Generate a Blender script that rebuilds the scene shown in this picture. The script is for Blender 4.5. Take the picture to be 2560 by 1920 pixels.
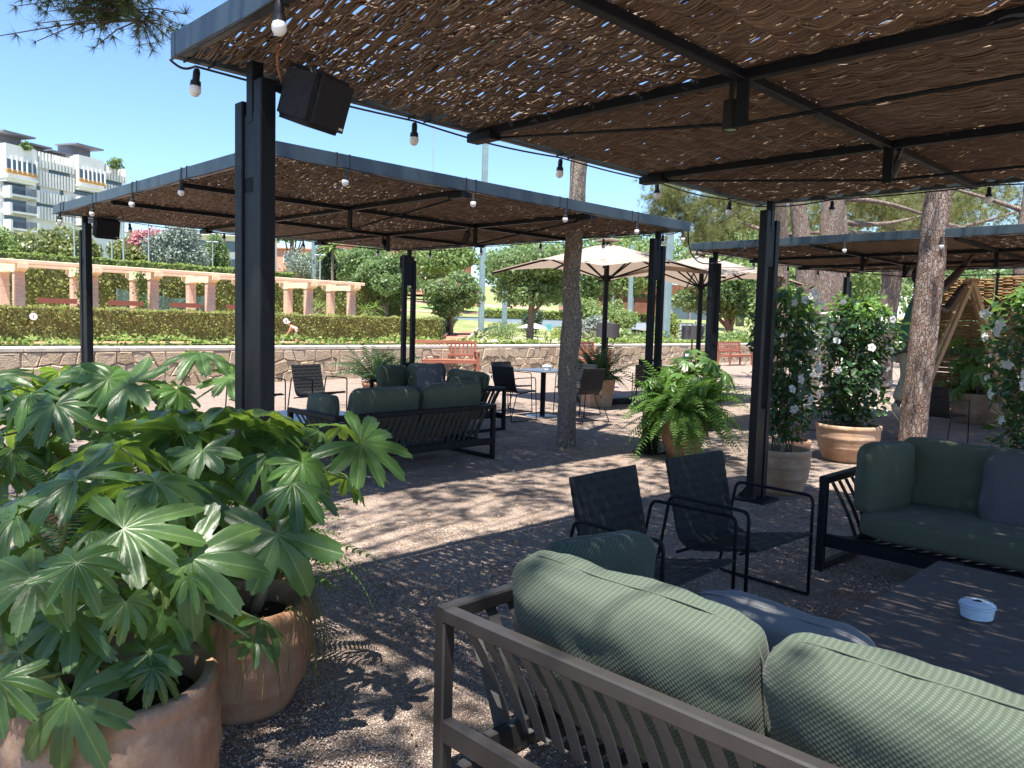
import bpy, bmesh, math, random
import numpy as np
from mathutils import Vector, Matrix, Euler, noise

for o in list(bpy.data.objects):
    bpy.data.objects.remove(o, do_unlink=True)
scene = bpy.context.scene
COL = scene.collection
R = math.radians

# ---------------------------------------------------------------- camera
cam_d = bpy.data.cameras.new("camera")
cam = bpy.data.objects.new("camera", cam_d)
COL.objects.link(cam)
cam_d.sensor_width = 36.0
cam_d.lens = 27.70
cam_d.clip_start = 0.05
cam_d.clip_end = 4000.0
cam.matrix_world = Matrix(((0.99962, -0.02743, 0.0, 0.0),
                           (0.00215, 0.07838, -0.99692, 0.0),
                           (0.02734, 0.99655, 0.07841, 1.5),
                           (0, 0, 0, 1)))
scene.camera = cam

# ---------------------------------------------------------------- sky and sun
SUN_DIR = Vector((-0.078, -0.29, 1.0)).normalized()
world = bpy.data.worlds.new("World")
scene.world = world
world.use_nodes = True
wn = world.node_tree.nodes
wl = world.node_tree.links
wn.clear()
sky = wn.new("ShaderNodeTexSky")
sky.sky_type = 'NISHITA'
sky.sun_disc = False
sky.sun_elevation = math.asin(SUN_DIR.z)
sky.sun_rotation = R(195)
sky.altitude = 100
sky.air_density = 1.0
sky.dust_density = 0.0
sky.ozone_density = 7.5
bg = wn.new("ShaderNodeBackground")
bg.inputs["Strength"].default_value = 0.075
wo = wn.new("ShaderNodeOutputWorld")
wl.new(sky.outputs[0], bg.inputs[0])
wl.new(bg.outputs[0], wo.inputs[0])

sun_d = bpy.data.lights.new("sun", 'SUN')
sun_d.energy = 4.05
sun_d.angle = R(0.55)
sun_d.color = (1.0, 0.95, 0.87)
sun = bpy.data.objects.new("sun", sun_d)
COL.objects.link(sun)
sun.location = SUN_DIR * 60
sun.rotation_euler = (-SUN_DIR).to_track_quat('-Z', 'Y').to_euler()

scene.view_settings.view_transform = 'Standard'
scene.view_settings.look = 'None'
scene.view_settings.exposure = 1.9
scene.view_settings.gamma = 1.0
scene.view_settings.use_curve_mapping = False
scene.render.engine = 'CYCLES'
scene.cycles.max_bounces = 8
scene.cycles.transparent_max_bounces = 8

# ---------------------------------------------------------------- helpers
SQ = math.sqrt(0.5)
def AB(a, b, z=0.0):
    """terrace axes (45 degrees to the view) to world"""
    return Vector((SQ * (a - b), SQ * (a + b), z))

WD = Vector((0.663, 0.749, 0)).normalized()      # along the garden wall
ND = Vector((-WD.y, WD.x, 0))                     # away from the terrace
def WN(w, n, z=0.0):
    p = WD * w + ND * n
    return Vector((p.x, p.y, z))

def tag(o, label=None, cat=None, group=None, kind=None):
    if label: o["label"] = label
    if cat: o["category"] = cat
    if group: o["group"] = group
    if kind: o["kind"] = kind
    return o

def thing(name, label, cat, loc=(0, 0, 0), rz=0.0, group=None):
    o = bpy.data.objects.new(name, None)
    o.empty_display_size = 0.075
    COL.objects.link(o)
    o.location = loc
    o.rotation_euler = (0, 0, R(rz))
    return tag(o, label, cat, group)

def link(name, mesh, parent=None, loc=None, rot=None, scale=None):
    o = bpy.data.objects.new(name, mesh)
    COL.objects.link(o)
    if parent is not None: o.parent = parent
    if loc is not None: o.location = loc
    if rot is not None: o.rotation_euler = rot
    if scale is not None: o.scale = scale if hasattr(scale, '__len__') else (scale,) * 3
    return o

def copy_tree(o, parent=None):
    c = o.copy()
    COL.objects.link(c)
    c.parent = parent
    for ch in list(o.children):
        copy_tree(ch, c)
    return c

def np_mesh(name, V, F, mat=None, smooth=False, uv=None):
    """V (n,3), F (m,k) arrays with a constant number of corners"""
    V = np.asarray(V, dtype=np.float32); F = np.asarray(F, dtype=np.int32)
    me = bpy.data.meshes.new(name)
    k = F.shape[1]
    me.vertices.add(len(V)); me.vertices.foreach_set("co", V.ravel())
    me.loops.add(F.size); me.loops.foreach_set("vertex_index", F.ravel())
    me.polygons.add(len(F))
    me.polygons.foreach_set("loop_start", np.arange(0, F.size, k, dtype=np.int32))
    if uv is not None:
        l = me.uv_layers.new(name="UVMap")
        l.data.foreach_set("uv", np.asarray(uv, dtype=np.float32)[F.ravel()].ravel())
    me.update(calc_edges=True)
    if smooth: me.polygons.foreach_set("use_smooth", np.ones(len(F), dtype=bool))
    if mat: me.materials.append(mat)
    return me

def scatter(name, TV, TF, X, P, mat, smooth=False):
    """copies of a template (TV,TF) with 3x3 matrices X and positions P, joined"""
    TV = np.asarray(TV, float); TF = np.asarray(TF)
    N = len(P)
    V = np.einsum('nij,vj->nvi', X, TV) + np.asarray(P)[:, None, :]
    F = TF[None] + (np.arange(N) * len(TV))[:, None, None]
    return np_mesh(name, V.reshape(-1, 3), F.reshape(-1, TF.shape[1]), mat, smooth)

def rand_rot(rng, n):
    q = rng.normal(size=(n, 4)); q /= np.linalg.norm(q, axis=1)[:, None]
    w, x, y, z = q.T
    return np.stack([np.stack([1-2*(y*y+z*z), 2*(x*y-z*w), 2*(x*z+y*w)], 1),
                     np.stack([2*(x*y+z*w), 1-2*(x*x+z*z), 2*(y*z-x*w)], 1),
                     np.stack([2*(x*z-y*w), 2*(y*z+x*w), 1-2*(x*x+y*y)], 1)], 1)

def frames(dirs, normals):
    """rotation matrices with Y along dirs and Z close to normals"""
    y = dirs / np.linalg.norm(dirs, axis=1)[:, None]
    x = np.cross(y, normals); x /= (np.linalg.norm(x, axis=1)[:, None] + 1e-9)
    z = np.cross(x, y)
    return np.stack([x, y, z], 2)

class MB:
    def __init__(s): s.v = []; s.f = []
    def add(s, V, F):
        b = len(s.v)
        s.v.extend([tuple(p) for p in V]); s.f.extend([tuple(i + b for i in f) for f in F])
        return s
    def box(s, c, size, rz=0.0, ch=0.0):
        x, y, z = [q / 2 for q in size]
        ca, sa = math.cos(rz), math.sin(rz)
        if ch <= 0:
            V = [(i, j, k) for k in (-z, z) for j in (-y, y) for i in (-x, x)]
            F = [(0, 2, 3, 1), (4, 5, 7, 6), (0, 1, 5, 4), (2, 6, 7, 3), (0, 4, 6, 2), (1, 3, 7, 5)]
        else:
            ring = [(x, y - ch), (x - ch, y), (-x + ch, y), (-x, y - ch), (-x, -y + ch), (-x + ch, -y), (x - ch, -y), (x, -y + ch)]
            inner = [(px - math.copysign(ch, px) if abs(abs(px) - x) < 1e-9 else px, py - math.copysign(ch, py) if abs(abs(py) - y) < 1e-9 else py) for px, py in ring]
            V = [(a, b, -z) for a, b in inner] + [(a, b, -z + ch) for a, b in ring] + [(a, b, z - ch) for a, b in ring] + [(a, b, z) for a, b in inner]
            F = [tuple(range(7, -1, -1)), tuple(range(24, 32))]
            for l in range(3):
                for i in range(8):
                    j = (i + 1) % 8
                    F.append((l * 8 + i, l * 8 + j, l * 8 + 8 + j, l * 8 + 8 + i))
        return s.add([(c[0] + a * ca - b * sa, c[1] + a * sa + b * ca, c[2] + d) for a, b, d in V], F)
    def bar(s, p, q, w, h, up=(0, 0, 1), ch=None):
        """rectangular bar p-q, width w (sideways), height h (along up), small chamfers"""
        p = Vector(p); q = Vector(q); d = (q - p).normalized(); u = Vector(up)
        sd = d.cross(u)
        if sd.length < 1e-6: sd = d.cross(Vector((1, 0, 0)))
        sd.normalize(); u = sd.cross(d)
        if ch is None: ch = min(w, h) * 0.12
        x, y = w / 2, h / 2
        ring = [(x, y - ch), (x - ch, y), (-x + ch, y), (-x, y - ch), (-x, -y + ch), (-x + ch, -y), (x - ch, -y), (x, -y + ch)]
        V = [p + sd * a + u * b for a, b in ring] + [q + sd * a + u * b for a, b in ring]
        F = [tuple(range(8)), tuple(range(15, 7, -1))] + [((i + 1) % 8, i, 8 + i, 8 + (i + 1) % 8) for i in range(8)]
        return s.add(V, F)
    def tube(s, pts, r, n=8, cap=True):
        pts = [Vector(p) for p in pts]; m = len(pts)
        rr = r if hasattr(r, '__len__') else [r] * m
        V = []; ref = None
        for i, p in enumerate(pts):
            d = (pts[min(i + 1, m - 1)] - pts[max(i - 1, 0)]).normalized()
            if ref is None: ref = d.orthogonal().normalized()
            ref = (ref - d * ref.dot(d))
            if ref.length < 1e-6: ref = d.orthogonal()
            ref.normalize(); b = d.cross(ref)
            for k in range(n):
                a = 2 * math.pi * k / n
                V.append(p + (ref * math.cos(a) + b * math.sin(a)) * rr[i])
        F = []
        for i in range(m - 1):
            for k in range(n):
                l = (k + 1) % n
                F.append((i * n + k, i * n + l, (i + 1) * n + l, (i + 1) * n + k))
        if cap: F += [tuple(range(n - 1, -1, -1)), tuple(range((m - 1) * n, m * n))]
        return s.add(V, F)
    def lathe(s, prof, n=32, c=(0, 0, 0), wob=0.0):
        V = []; m = len(prof)
        for r, z in prof:
            for k in range(n):
                a = 2 * math.pi * k / n
                q = r * (1 + wob * math.sin(3 * a + z * 9))
                V.append((c[0] + q * math.cos(a), c[1] + q * math.sin(a), c[2] + z))
        F = []
        for i in range(m - 1):
            for k in range(n):
                l = (k + 1) % n
                F.append((i * n + k, i * n + l, (i + 1) * n + l, (i + 1) * n + k))
        F.append(tuple(range(n - 1, -1, -1)))
        F.append(tuple(range((m - 1) * n, m * n)))
        return s.add(V, F)
    def mesh(s, name, mat, smooth=False, angle=None):
        me = bpy.data.meshes.new(name)
        me.from_pydata([tuple(p) for p in s.v], [], s.f)
        if smooth:
            me.polygons.foreach_set("use_smooth", np.ones(len(me.polygons), dtype=bool))
            if angle: me.set_sharp_from_angle(angle=R(angle))
        if mat: me.materials.append(mat)
        me.update()
        return me
    def build(s, name, mat, parent=None, smooth=False, angle=None, loc=None, rot=None):
        return link(name, s.mesh(name, mat, smooth, angle), parent, loc, rot)

def round_path(pts, rad=0.04, seg=4):
    pts = [Vector(p) for p in pts]; out = [pts[0]]
    for i in range(1, len(pts) - 1):
        a, b, c = pts[i - 1], pts[i], pts[i + 1]
        r = min(rad, (a - b).length * .45, (c - b).length * .45)
        p0 = b + (a - b).normalized() * r; p1 = b + (c - b).normalized() * r
        for k in range(seg + 1):
            t = k / seg
            out.append(p0 * (1 - t) ** 2 + b * 2 * t * (1 - t) + p1 * t * t)
    out.append(pts[-1])
    return out

def bez(p0, p1, p2, n):
    p0, p1, p2 = Vector(p0), Vector(p1), Vector(p2)
    return [p0 * (1 - t) ** 2 + p1 * 2 * t * (1 - t) + p2 * t * t for t in [i / n for i in range(n + 1)]]

def text_mesh(body, size, mat, extrude=0.002):
    cu = bpy.data.curves.new("lettering", 'FONT')
    cu.body = body; cu.size = size; cu.extrude = extrude
    cu.align_x = 'CENTER'; cu.align_y = 'CENTER'
    to = bpy.data.objects.new("lettering", cu)
    COL.objects.link(to)
    dg = bpy.context.evaluated_depsgraph_get()
    me = bpy.data.meshes.new_from_object(to.evaluated_get(dg))
    bpy.data.objects.remove(to, do_unlink=True)
    me.materials.clear(); me.materials.append(mat)
    return me

# ---------------------------------------------------------------- materials
class NT:
    def __init__(s, name):
        s.m = bpy.data.materials.new(name); s.m.use_nodes = True
        s.t = s.m.node_tree; s.n = s.t.nodes; s.l = s.t.links
        s.p = s.n["Principled BSDF"]; s.out = s.n["Material Output"]
        s.tc = None
    def coord(s, kind="Object"):
        if s.tc is None: s.tc = s.n.new("ShaderNodeTexCoord")
        return s.tc.outputs[kind]
    def node(s, typ, **kw):
        n = s.n.new(typ)
        for k, v in kw.items(): setattr(n, k, v)
        return n
    def noise(s, scale, detail=4, rough=.55, vec=None, kind="Object", stretch=None):
        n = s.n.new("ShaderNodeTexNoise")
        n.inputs["Scale"].default_value = scale; n.inputs["Detail"].default_value = detail
        n.inputs["Roughness"].default_value = rough
        v = vec if vec is not None else s.coord(kind)
        if stretch is not None:
            mp = s.n.new("ShaderNodeMapping"); mp.inputs["Scale"].default_value = stretch
            s.l.new(v, mp.inputs["Vector"]); v = mp.outputs[0]
        s.l.new(v, n.inputs["Vector"])
        return n.outputs[0]
    def voro(s, scale, feature='F1', vec=None, kind="Object", rnd=1.0):
        n = s.n.new("ShaderNodeTexVoronoi"); n.feature = feature
        n.inputs["Scale"].default_value = scale; n.inputs["Randomness"].default_value = rnd
        s.l.new(vec if vec is not None else s.coord(kind), n.inputs["Vector"])
        return n
    def ramp(s, fac, stops):
        r = s.n.new("ShaderNodeValToRGB"); e = r.color_ramp.elements
        while len(e) < len(stops): e.new(0.5)
        for i, (p, c) in enumerate(stops):
            e[i].position = p; e[i].color = (*c, 1) if len(c) == 3 else c
        s.l.new(fac, r.inputs[0])
        return r.outputs[0]
    def math(s, op, a, b=None, c=None, clamp=False):
        n = s.n.new("ShaderNodeMath"); n.operation = op; n.use_clamp = clamp
        for i, x in enumerate((a, b, c)):
            if x is None: continue
            if isinstance(x, (int, float)): n.inputs[i].default_value = x
            else: s.l.new(x, n.inputs[i])
        return n.outputs[0]
    def mix(s, fac, a, b, blend='MIX'):
        n = s.n.new("ShaderNodeMix"); n.data_type = 'RGBA'; n.blend_type = blend
        for i, x in ((0, fac), (6, a), (7, b)):
            if isinstance(x, (int, float)): n.inputs[i].default_value = x
            elif isinstance(x, tuple): n.inputs[i].default_value = (*x, 1)
            else: s.l.new(x, n.inputs[i])
        return n.outputs[2]
    def rnd(s):
        return s.n.new("ShaderNodeObjectInfo").outputs["Random"]
    def island(s):
        return s.n.new("ShaderNodeNewGeometry").outputs["Random Per Island"]
    def bump(s, h, strength=.4, dist=.01):
        b = s.n.new("ShaderNodeBump"); b.inputs["Strength"].default_value = strength
        b.inputs["Distance"].default_value = dist
        s.l.new(h, b.inputs["Height"]); s.l.new(b.outputs[0], s.p.inputs["Normal"])
        return b
    def set(s, col=None, rough=None, metal=None, spec=None):
        for nm, x in (("Base Color", col), ("Roughness", rough), ("Metallic", metal), ("Specular IOR Level", spec)):
            if x is None: continue
            if isinstance(x, (int, float)): s.p.inputs[nm].default_value = x
            elif isinstance(x, tuple): s.p.inputs[nm].default_value = (*x, 1)
            else: s.l.new(x, s.p.inputs[nm])
        return s

def plain(name, c, rough=.5, metal=0., spec=.5, var=.15, scale=8., bump=0., bscale=60., rvar=.1):
    t = NT(name)
    n = t.noise(scale)
    lo = tuple(max(0, x * (1 - var)) for x in c); hi = tuple(min(1, x * (1 + var)) for x in c)
    t.set(t.ramp(n, [(.3, lo), (.7, hi)]), None, metal, spec)
    n2 = t.noise(scale * 3.1)
    t.set(None, t.math('MULTIPLY_ADD', n2, rvar * 2, rough - rvar))
    if bump: t.bump(t.noise(bscale), bump, .01)
    return t.m

def leafy(name, c1, c2, rough=.45, trans=.35, tcol=None, spec=.4, by='island', patch=0.):
    """foliage: colour varies leaf by leaf, light shines through the blade"""
    t = NT(name)
    r = t.island() if by == 'island' else t.rnd()
    col = t.mix(r, c1, c2)
    n = t.noise(3.0, 2)
    col = t.mix(t.math('MULTIPLY', n, .35), col, tuple(x * .55 for x in c1))
    if patch:
        pn = t.ramp(t.noise(.7, 5, .65), [(.5, (0, 0, 0)), (.66, (1, 1, 1))])
        col = t.mix(t.math('MULTIPLY', pn, patch), col, (.24, .19, .08))
    t.set(col, rough, 0, spec)
    tr = t.node("ShaderNodeBsdfTranslucent")
    tc = tcol or (c2[0] * 1.9, c2[1] * 2.0, c2[2] * .9)
    t.l.new(t.mix(.7, col, tc), tr.inputs[0])
    ms = t.node("ShaderNodeMixShader"); ms.inputs[0].default_value = trans
    t.l.new(t.p.outputs[0], ms.inputs[1]); t.l.new(tr.outputs[0], ms.inputs[2])
    t.l.new(ms.outputs[0], t.out.inputs[0])
    return t.m

MT = {}
# steel
MT['steel'] = plain('dark painted steel', (.0065, .008, .012), .5, 0, .2, .3, 5, .05, 90)
MT['fascia'] = plain('weathered green grey steel', (.032, .046, .056), .38, 0, .5, .25, 3, .04, 60)
MT['bronze'] = plain('brown grey powder coat', (.036, .033, .032), .4, .2, .5, .2, 6, .05, 160)
MT['black'] = plain('black rubber', (.012, .012, .013), .55, 0, .4, .2, 8)
MT['speaker'] = plain('dark speaker cloth', (.018, .02, .026), .75, 0, .3, .15, 40, .3, 500)
MT['chrome'] = plain('bright tin', (.6, .6, .6), .3, .9, .5, .1)
MT['bulb'] = plain('opal glass', (.82, .8, .76), .18, 0, .5, .03)
MT['white'] = plain('white enamel', (.78, .8, .82), .25, 0, .5, .03)
MT['whitecloth'] = plain('white cloth', (.78, .76, .72), .8, 0, .2, .05)
MT['galv'] = plain('green painted mast', (.2, .28, .3), .5, .1, .5, .12, 2)
MT['greypole'] = plain('grey galvanised pole', (.35, .4, .42), .5, .3, .5, .1, 2)
MT['dark'] = plain('dark void', (.01, .01, .01), .8)

# wicker
def wicker(name, c1, c2, c3, rough=.6):
    t = NT(name)
    r = t.island()
    n = t.noise(25, 3, .6)
    col = t.ramp(r, [(0., c1), (.55, c2), (1., c3)])
    col = t.mix(t.math('MULTIPLY', n, .5), col, tuple(x * .45 for x in c1))
    t.set(col, rough, 0, .35)
    t.bump(t.noise(160, 3), .5, .004)
    tr = t.node('ShaderNodeBsdfTranslucent'); t.l.new(t.mix(.5, col, (.5, .33, .19)), tr.inputs[0])  # warm see-through glow added to lift the shade under the roofs
    ms = t.node('ShaderNodeMixShader'); ms.inputs[0].default_value = .32
    t.l.new(t.p.outputs[0], ms.inputs[1]); t.l.new(tr.outputs[0], ms.inputs[2]); t.l.new(ms.outputs[0], t.out.inputs[0])
    return t.m
MT['wicker'] = wicker('brown willow', (.24, .168, .12), (.35, .26, .19), (.47, .365, .275))
MT['fence'] = wicker('golden willow', (.24, .14, .06), (.36, .22, .1), (.48, .32, .16))

# fabric with a coarse weave laid along the cushion
def weave(name, c1, c2, f=310., rough=.85, strength=.6, thr=.1):
    t = NT(name)
    uv = t.node("ShaderNodeUVMap"); sp = t.node("ShaderNodeSeparateXYZ")
    t.l.new(uv.outputs[0], sp.inputs[0])
    n = t.noise(9, 3)
    u = t.math('MULTIPLY_ADD', n, .004, sp.outputs[0]); v = t.math('MULTIPLY_ADD', n, .004, sp.outputs[1])
    a = t.math('SINE', t.math('MULTIPLY', u, f)); b = t.math('SINE', t.math('MULTIPLY', v, f))
    w = t.math('MULTIPLY', a, b)
    fac = t.math('MULTIPLY_ADD', w, 1.1, thr, clamp=True)
    big = t.noise(5, 4)
    col = t.mix(fac, c1, c2)
    col = t.mix(t.math('MULTIPLY', big, .4), col, tuple(x * .7 for x in c1))
    t.set(col, rough, 0, .15)
    t.p.inputs["Sheen Weight"].default_value = .08
    t.bump(w, strength, .002)
    return t.m
MT['weave'] = weave('green basket weave', (.055, .073, .054), (.112, .134, .1), 380, .85, .2)
MT['greencloth'] = weave('dark green cloth', (.085, .1, .068), (.125, .14, .098), 1500, .9, .25)
MT['greycloth'] = weave('grey cloth', (.2, .2, .195), (.26, .26, .255), 1700, .9, .25)
MT['bluecloth'] = weave('slate cloth', (.09, .093, .1), (.125, .128, .135), 1700, .9, .25)
MT['strap'] = plain('grey webbing strap', (.06, .059, .057), .7, 0, .3, .12, 30, .3, 700)
MT['webbing'] = plain('black woven webbing', (.014, .0145, .016), .6, 0, .35, .25, 60, .3, 500)
MT['tabletop'] = plain('dark brown laminate', (.08, .064, .056), .55, 0, .3, .15, 20, .05, 300)
MT['bluetop'] = plain('grey metal top', (.11, .13, .16), .3, .3, .5, .1, 6)

# terracotta, wood, bark, stone
def terracotta(name, c, pale):
    t = NT(name)
    a = t.noise(5, 6, .65); b = t.noise(28, 4)
    col = t.ramp(a, [(.25, tuple(x * .72 for x in c)), (.5, c), (.72, pale)])
    col = t.mix(t.math('MULTIPLY', b, .3), col, tuple(x * .6 for x in c))
    st = t.ramp(t.noise(3.2, 6, .7, stretch=(1, 1, .35)), [(.52, (0, 0, 0)), (.7, (1, 1, 1))])
    col = t.mix(t.math('MULTIPLY', st, .5), col, (.4, .33, .26))
    t.set(col, .86, 0, .2)
    t.bump(t.math('ADD', t.noise(40, 5), t.noise(9, 3)), .35, .012)
    return t.m
MT['terra'] = terracotta('terracotta', (.38, .19, .11), (.5, .31, .2))
MT['terra_old'] = terracotta('limey terracotta', (.27, .16, .1), (.37, .28, .21))
MT['terra_pale'] = terracotta('pale terracotta', (.48, .3, .19), (.58, .43, .31))
MT['soil'] = plain('potting soil', (.03, .022, .016), .95, 0, .1, .4, 40, .8, 120)

def wood(name, c1, c2, scale=6., stretch=(1, 14, 14), rough=.6):
    t = NT(name)
    n = t.noise(scale, 5, .6, stretch=stretch)
    col = t.ramp(n, [(.3, c1), (.7, c2)])
    col = t.mix(t.math('MULTIPLY', t.rnd(), .3), col, tuple(x * .6 for x in c1))
    t.set(col, rough, 0, .35); t.bump(n, .25, .004)
    return t.m
MT['redwood'] = wood('red stained bench wood', (.24, .075, .045), (.36, .135, .085))
MT['ladder'] = wood('old pine ladder', (.3, .18, .09), (.48, .32, .18), 5, (14, 14, 1))
def bark(name, c1, c2, c3, sc=1.0):
    t = NT(name)
    mp = t.node("ShaderNodeMapping"); mp.inputs["Scale"].default_value = (1, 1, .36)
    nz = t.noise(6, 3)
    vm = t.node("ShaderNodeVectorMath", operation='MULTIPLY_ADD')
    t.l.new(nz, vm.inputs[0]); vm.inputs[1].default_value = (.22, .22, .3); t.l.new(t.coord(), vm.inputs[2])
    t.l.new(vm.outputs[0], mp.inputs[0])
    e = t.voro(17 * sc, 'DISTANCE_TO_EDGE', mp.outputs[0]); e2 = t.voro(34 * sc, 'DISTANCE_TO_EDGE', mp.outputs[0])
    c = t.voro(17 * sc, 'F1', mp.outputs[0])
    fine = t.noise(45, 5, .7)
    col = t.ramp(c.outputs["Color"], [(.1, c1), (.55, c2), (1., c3)])
    col = t.mix(t.math('MULTIPLY', fine, .55), col, tuple(x * .5 for x in c1))
    crack = t.math('MULTIPLY', e.outputs[0], 9, clamp=True)
    col = t.mix(t.math('MULTIPLY', t.math('SUBTRACT', 1, crack, clamp=True), .55), col, (.05, .034, .027))
    t.set(col, .9, 0, .15)
    h = t.math('ADD', t.math('MULTIPLY', t.math('MINIMUM', e.outputs[0], .12), 5), t.math('ADD', t.math('MULTIPLY', t.math('MINIMUM', e2.outputs[0], .06), 2.5), t.math('MULTIPLY', fine, .35)))
    t.bump(h, .95, .03)
    return t.m
MT['bark_red'] = bark('plated pine bark', (.26, .165, .125), (.36, .27, .225), (.48, .42, .38), 1.7)
MT['bark_grey'] = bark('rough grey bark', (.38, .3, .24), (.52, .43, .36), (.62, .54, .48), 3.2)
MT['bark_far'] = bark('far bark', (.24, .17, .14), (.34, .27, .23), (.44, .38, .33), 1.9)
MT['twig'] = plain('brown twig', (.12, .085, .06), .85, 0, .2, .3, 20)
MT['stem'] = plain('green leaf stalk', (.16, .2, .075), .5, 0, .4, .25, 10)
MT['woodstem'] = plain('pale plant trunk', (.2, .155, .11), .85, 0, .2, .3, 12, .5, 60)
def stone(name, cs):
    t = NT(name)
    col = t.ramp(t.rnd(), [(0, cs[0]), (.35, cs[1]), (.7, cs[2]), (1, cs[3])])
    n = t.noise(7, 6, .65); n2 = t.noise(30, 4)
    col = t.mix(t.math('MULTIPLY', n, .6), col, (.22, .16, .11)); col = t.mix(t.math('MULTIPLY', n2, .25), col, (.62, .54, .42))
    t.set(col, .9, 0, .2); t.bump(t.math('ADD', n, n2), .7, .03)
    return t.m
MT['stone'] = stone('rubble stone', [(.36, .26, .17), (.47, .35, .24), (.42, .33, .24), (.54, .43, .31)])
MT['mortar'] = plain('mortar', (.38, .3, .22), .95, 0, .1, .25, 10, .5, 50)
MT['cap'] = plain('coping stone', (.46, .41, .35), .85, 0, .2, .2, 4, .3, 40)
MT['brick'] = stone('brick', [(.36, .17, .12), (.44, .22, .16), (.5, .27, .2), (.4, .2, .15)])
MT['cream'] = plain('cream painted render', (.72, .57, .4), .8, 0, .2, .12, 1.5)
MT['salmon'] = plain('salmon tile edge', (.7, .52, .37), .8, 0, .2, .12, 1.5)

# foliage
MT['fatsia'] = None
def fatsia_mat(name, c1, c2, tcol, rough=.4, tr=.34):
    t = NT(name)
    uv = t.node("ShaderNodeUVMap"); sp = t.node("ShaderNodeSeparateXYZ"); t.l.new(uv.outputs[0], sp.inputs[0])
    d = t.math('ABSOLUTE', sp.outputs[0]); r = sp.outputs[1]
    vein = t.math('LESS_THAN', t.math('MULTIPLY', d, t.math('ADD', r, .12)), .028)
    side = t.math('SINE', t.math('MULTIPLY_ADD', r, 62, t.math('MULTIPLY', d, -9)))
    rv = t.rnd()
    base = t.mix(rv, c1, c2)
    base = t.mix(t.math('MULTIPLY', t.math('GREATER_THAN', rv, .96), .35), base, (.26, .25, .06))
    n = t.noise(6, 3)
    base = t.mix(t.math('MULTIPLY', n, .5), base, tuple(x * .55 for x in c1))
    spot = t.ramp(t.noise(11, 5, .7), [(.66, (0, 0, 0)), (.74, (1, 1, 1))])
    base = t.mix(t.math('MULTIPLY', spot, t.math('MULTIPLY', t.rnd(), .8)), base, (.19, .15, .05))
    col = t.mix(t.math('MULTIPLY', vein, .5), base, (.19, .27, .09))
    t.set(col, t.math('MULTIPLY_ADD', n, .2, rough - .1), 0, .5)
    t.bump(t.math('ADD', t.math('MULTIPLY', t.noise(16, 2), .3), t.math('MULTIPLY', vein, -1.0)), .25, .01)
    trb = t.node("ShaderNodeBsdfTranslucent")
    t.l.new(t.mix(t.math('MULTIPLY', vein, .5), tcol, (.3, .42, .08)), trb.inputs[0])
    ms = t.node("ShaderNodeMixShader"); ms.inputs[0].default_value = tr
    t.l.new(t.p.outputs[0], ms.inputs[1]); t.l.new(trb.outputs[0], ms.inputs[2]); t.l.new(ms.outputs[0], t.out.inputs[0])
    return t.m
MT['fatsia'] = fatsia_mat('fatsia leaf', (.038, .09, .028), (.08, .15, .042), (.27, .43, .05), .37)
MT['fatsia_bright'] = fatsia_mat('young fatsia leaf', (.075, .16, .035), (.12, .23, .05), (.34, .5, .065), .37)
MT['fern'] = leafy('fern frond', (.08, .17, .04), (.15, .26, .06), .5, .42)
MT['fern_dark'] = leafy('dark fern frond', (.028, .07, .026), (.05, .105, .035), .5, .3)
MT['vine'] = leafy('glossy vine leaf', (.02, .055, .022), (.045, .1, .032), .28, .22, (.16, .3, .05), .6)
MT['vine_new'] = leafy('young vine leaf', (.09, .19, .04), (.14, .26, .06), .35, .4, (.3, .46, .08), .5)
MT['petal'] = leafy('white petal', (.72, .73, .7), (.8, .8, .78), .6, .3, (.8, .8, .75), .3)
MT['needle'] = leafy('pine needles', (.045, .07, .028), (.085, .115, .04), .5, .25)
MT['needle_pale'] = leafy('sunlit pine needles', (.11, .14, .045), (.2, .21, .075), .55, .35, (.32, .34, .1))  # lit copy of the needles, sunlight put into the paler colour
MT['grassblade'] = leafy('dry grass', (.2, .19, .07), (.32, .28, .12), .6, .3)
MT['tree_mid'] = leafy('mid green leaves', (.1, .165, .07), (.2, .28, .12), .5, .4, (.25, .38, .1))
MT['tree_pale'] = leafy('pale green leaves', (.16, .24, .08), (.27, .35, .14), .5, .4, (.3, .42, .12))
MT['tree_dark'] = leafy('dark green leaves', (.03, .06, .035), (.055, .09, .045), .5, .2)
MT['tree_magnolia'] = leafy('olive green leaves', (.12, .16, .05), (.24, .26, .1), .4, .35, (.28, .32, .1))
MT['tree_silver'] = leafy('silver green leaves', (.17, .22, .19), (.28, .33, .29), .6, .2, (.3, .36, .28))
MT['tree_pink'] = leafy('pink blossom', (.42, .14, .18), (.55, .26, .28), .6, .3, (.6, .25, .28))
MT['hedge'] = leafy('clipped hedge', (.2, .25, .075), (.38, .4, .14), .55, .42, (.3, .36, .1), .3, 'island', .55)
MT['hedge_bright'] = leafy('bright clipped hedge', (.17, .25, .06), (.29, .36, .1), .55, .4, (.32, .42, .09))
MT['hedge_core'] = plain('hedge core', (.11, .12, .045), .95, 0, .1, .4, 6)

# ================================================================ GROUND
rng = np.random.default_rng(7)
random.seed(7)

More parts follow.
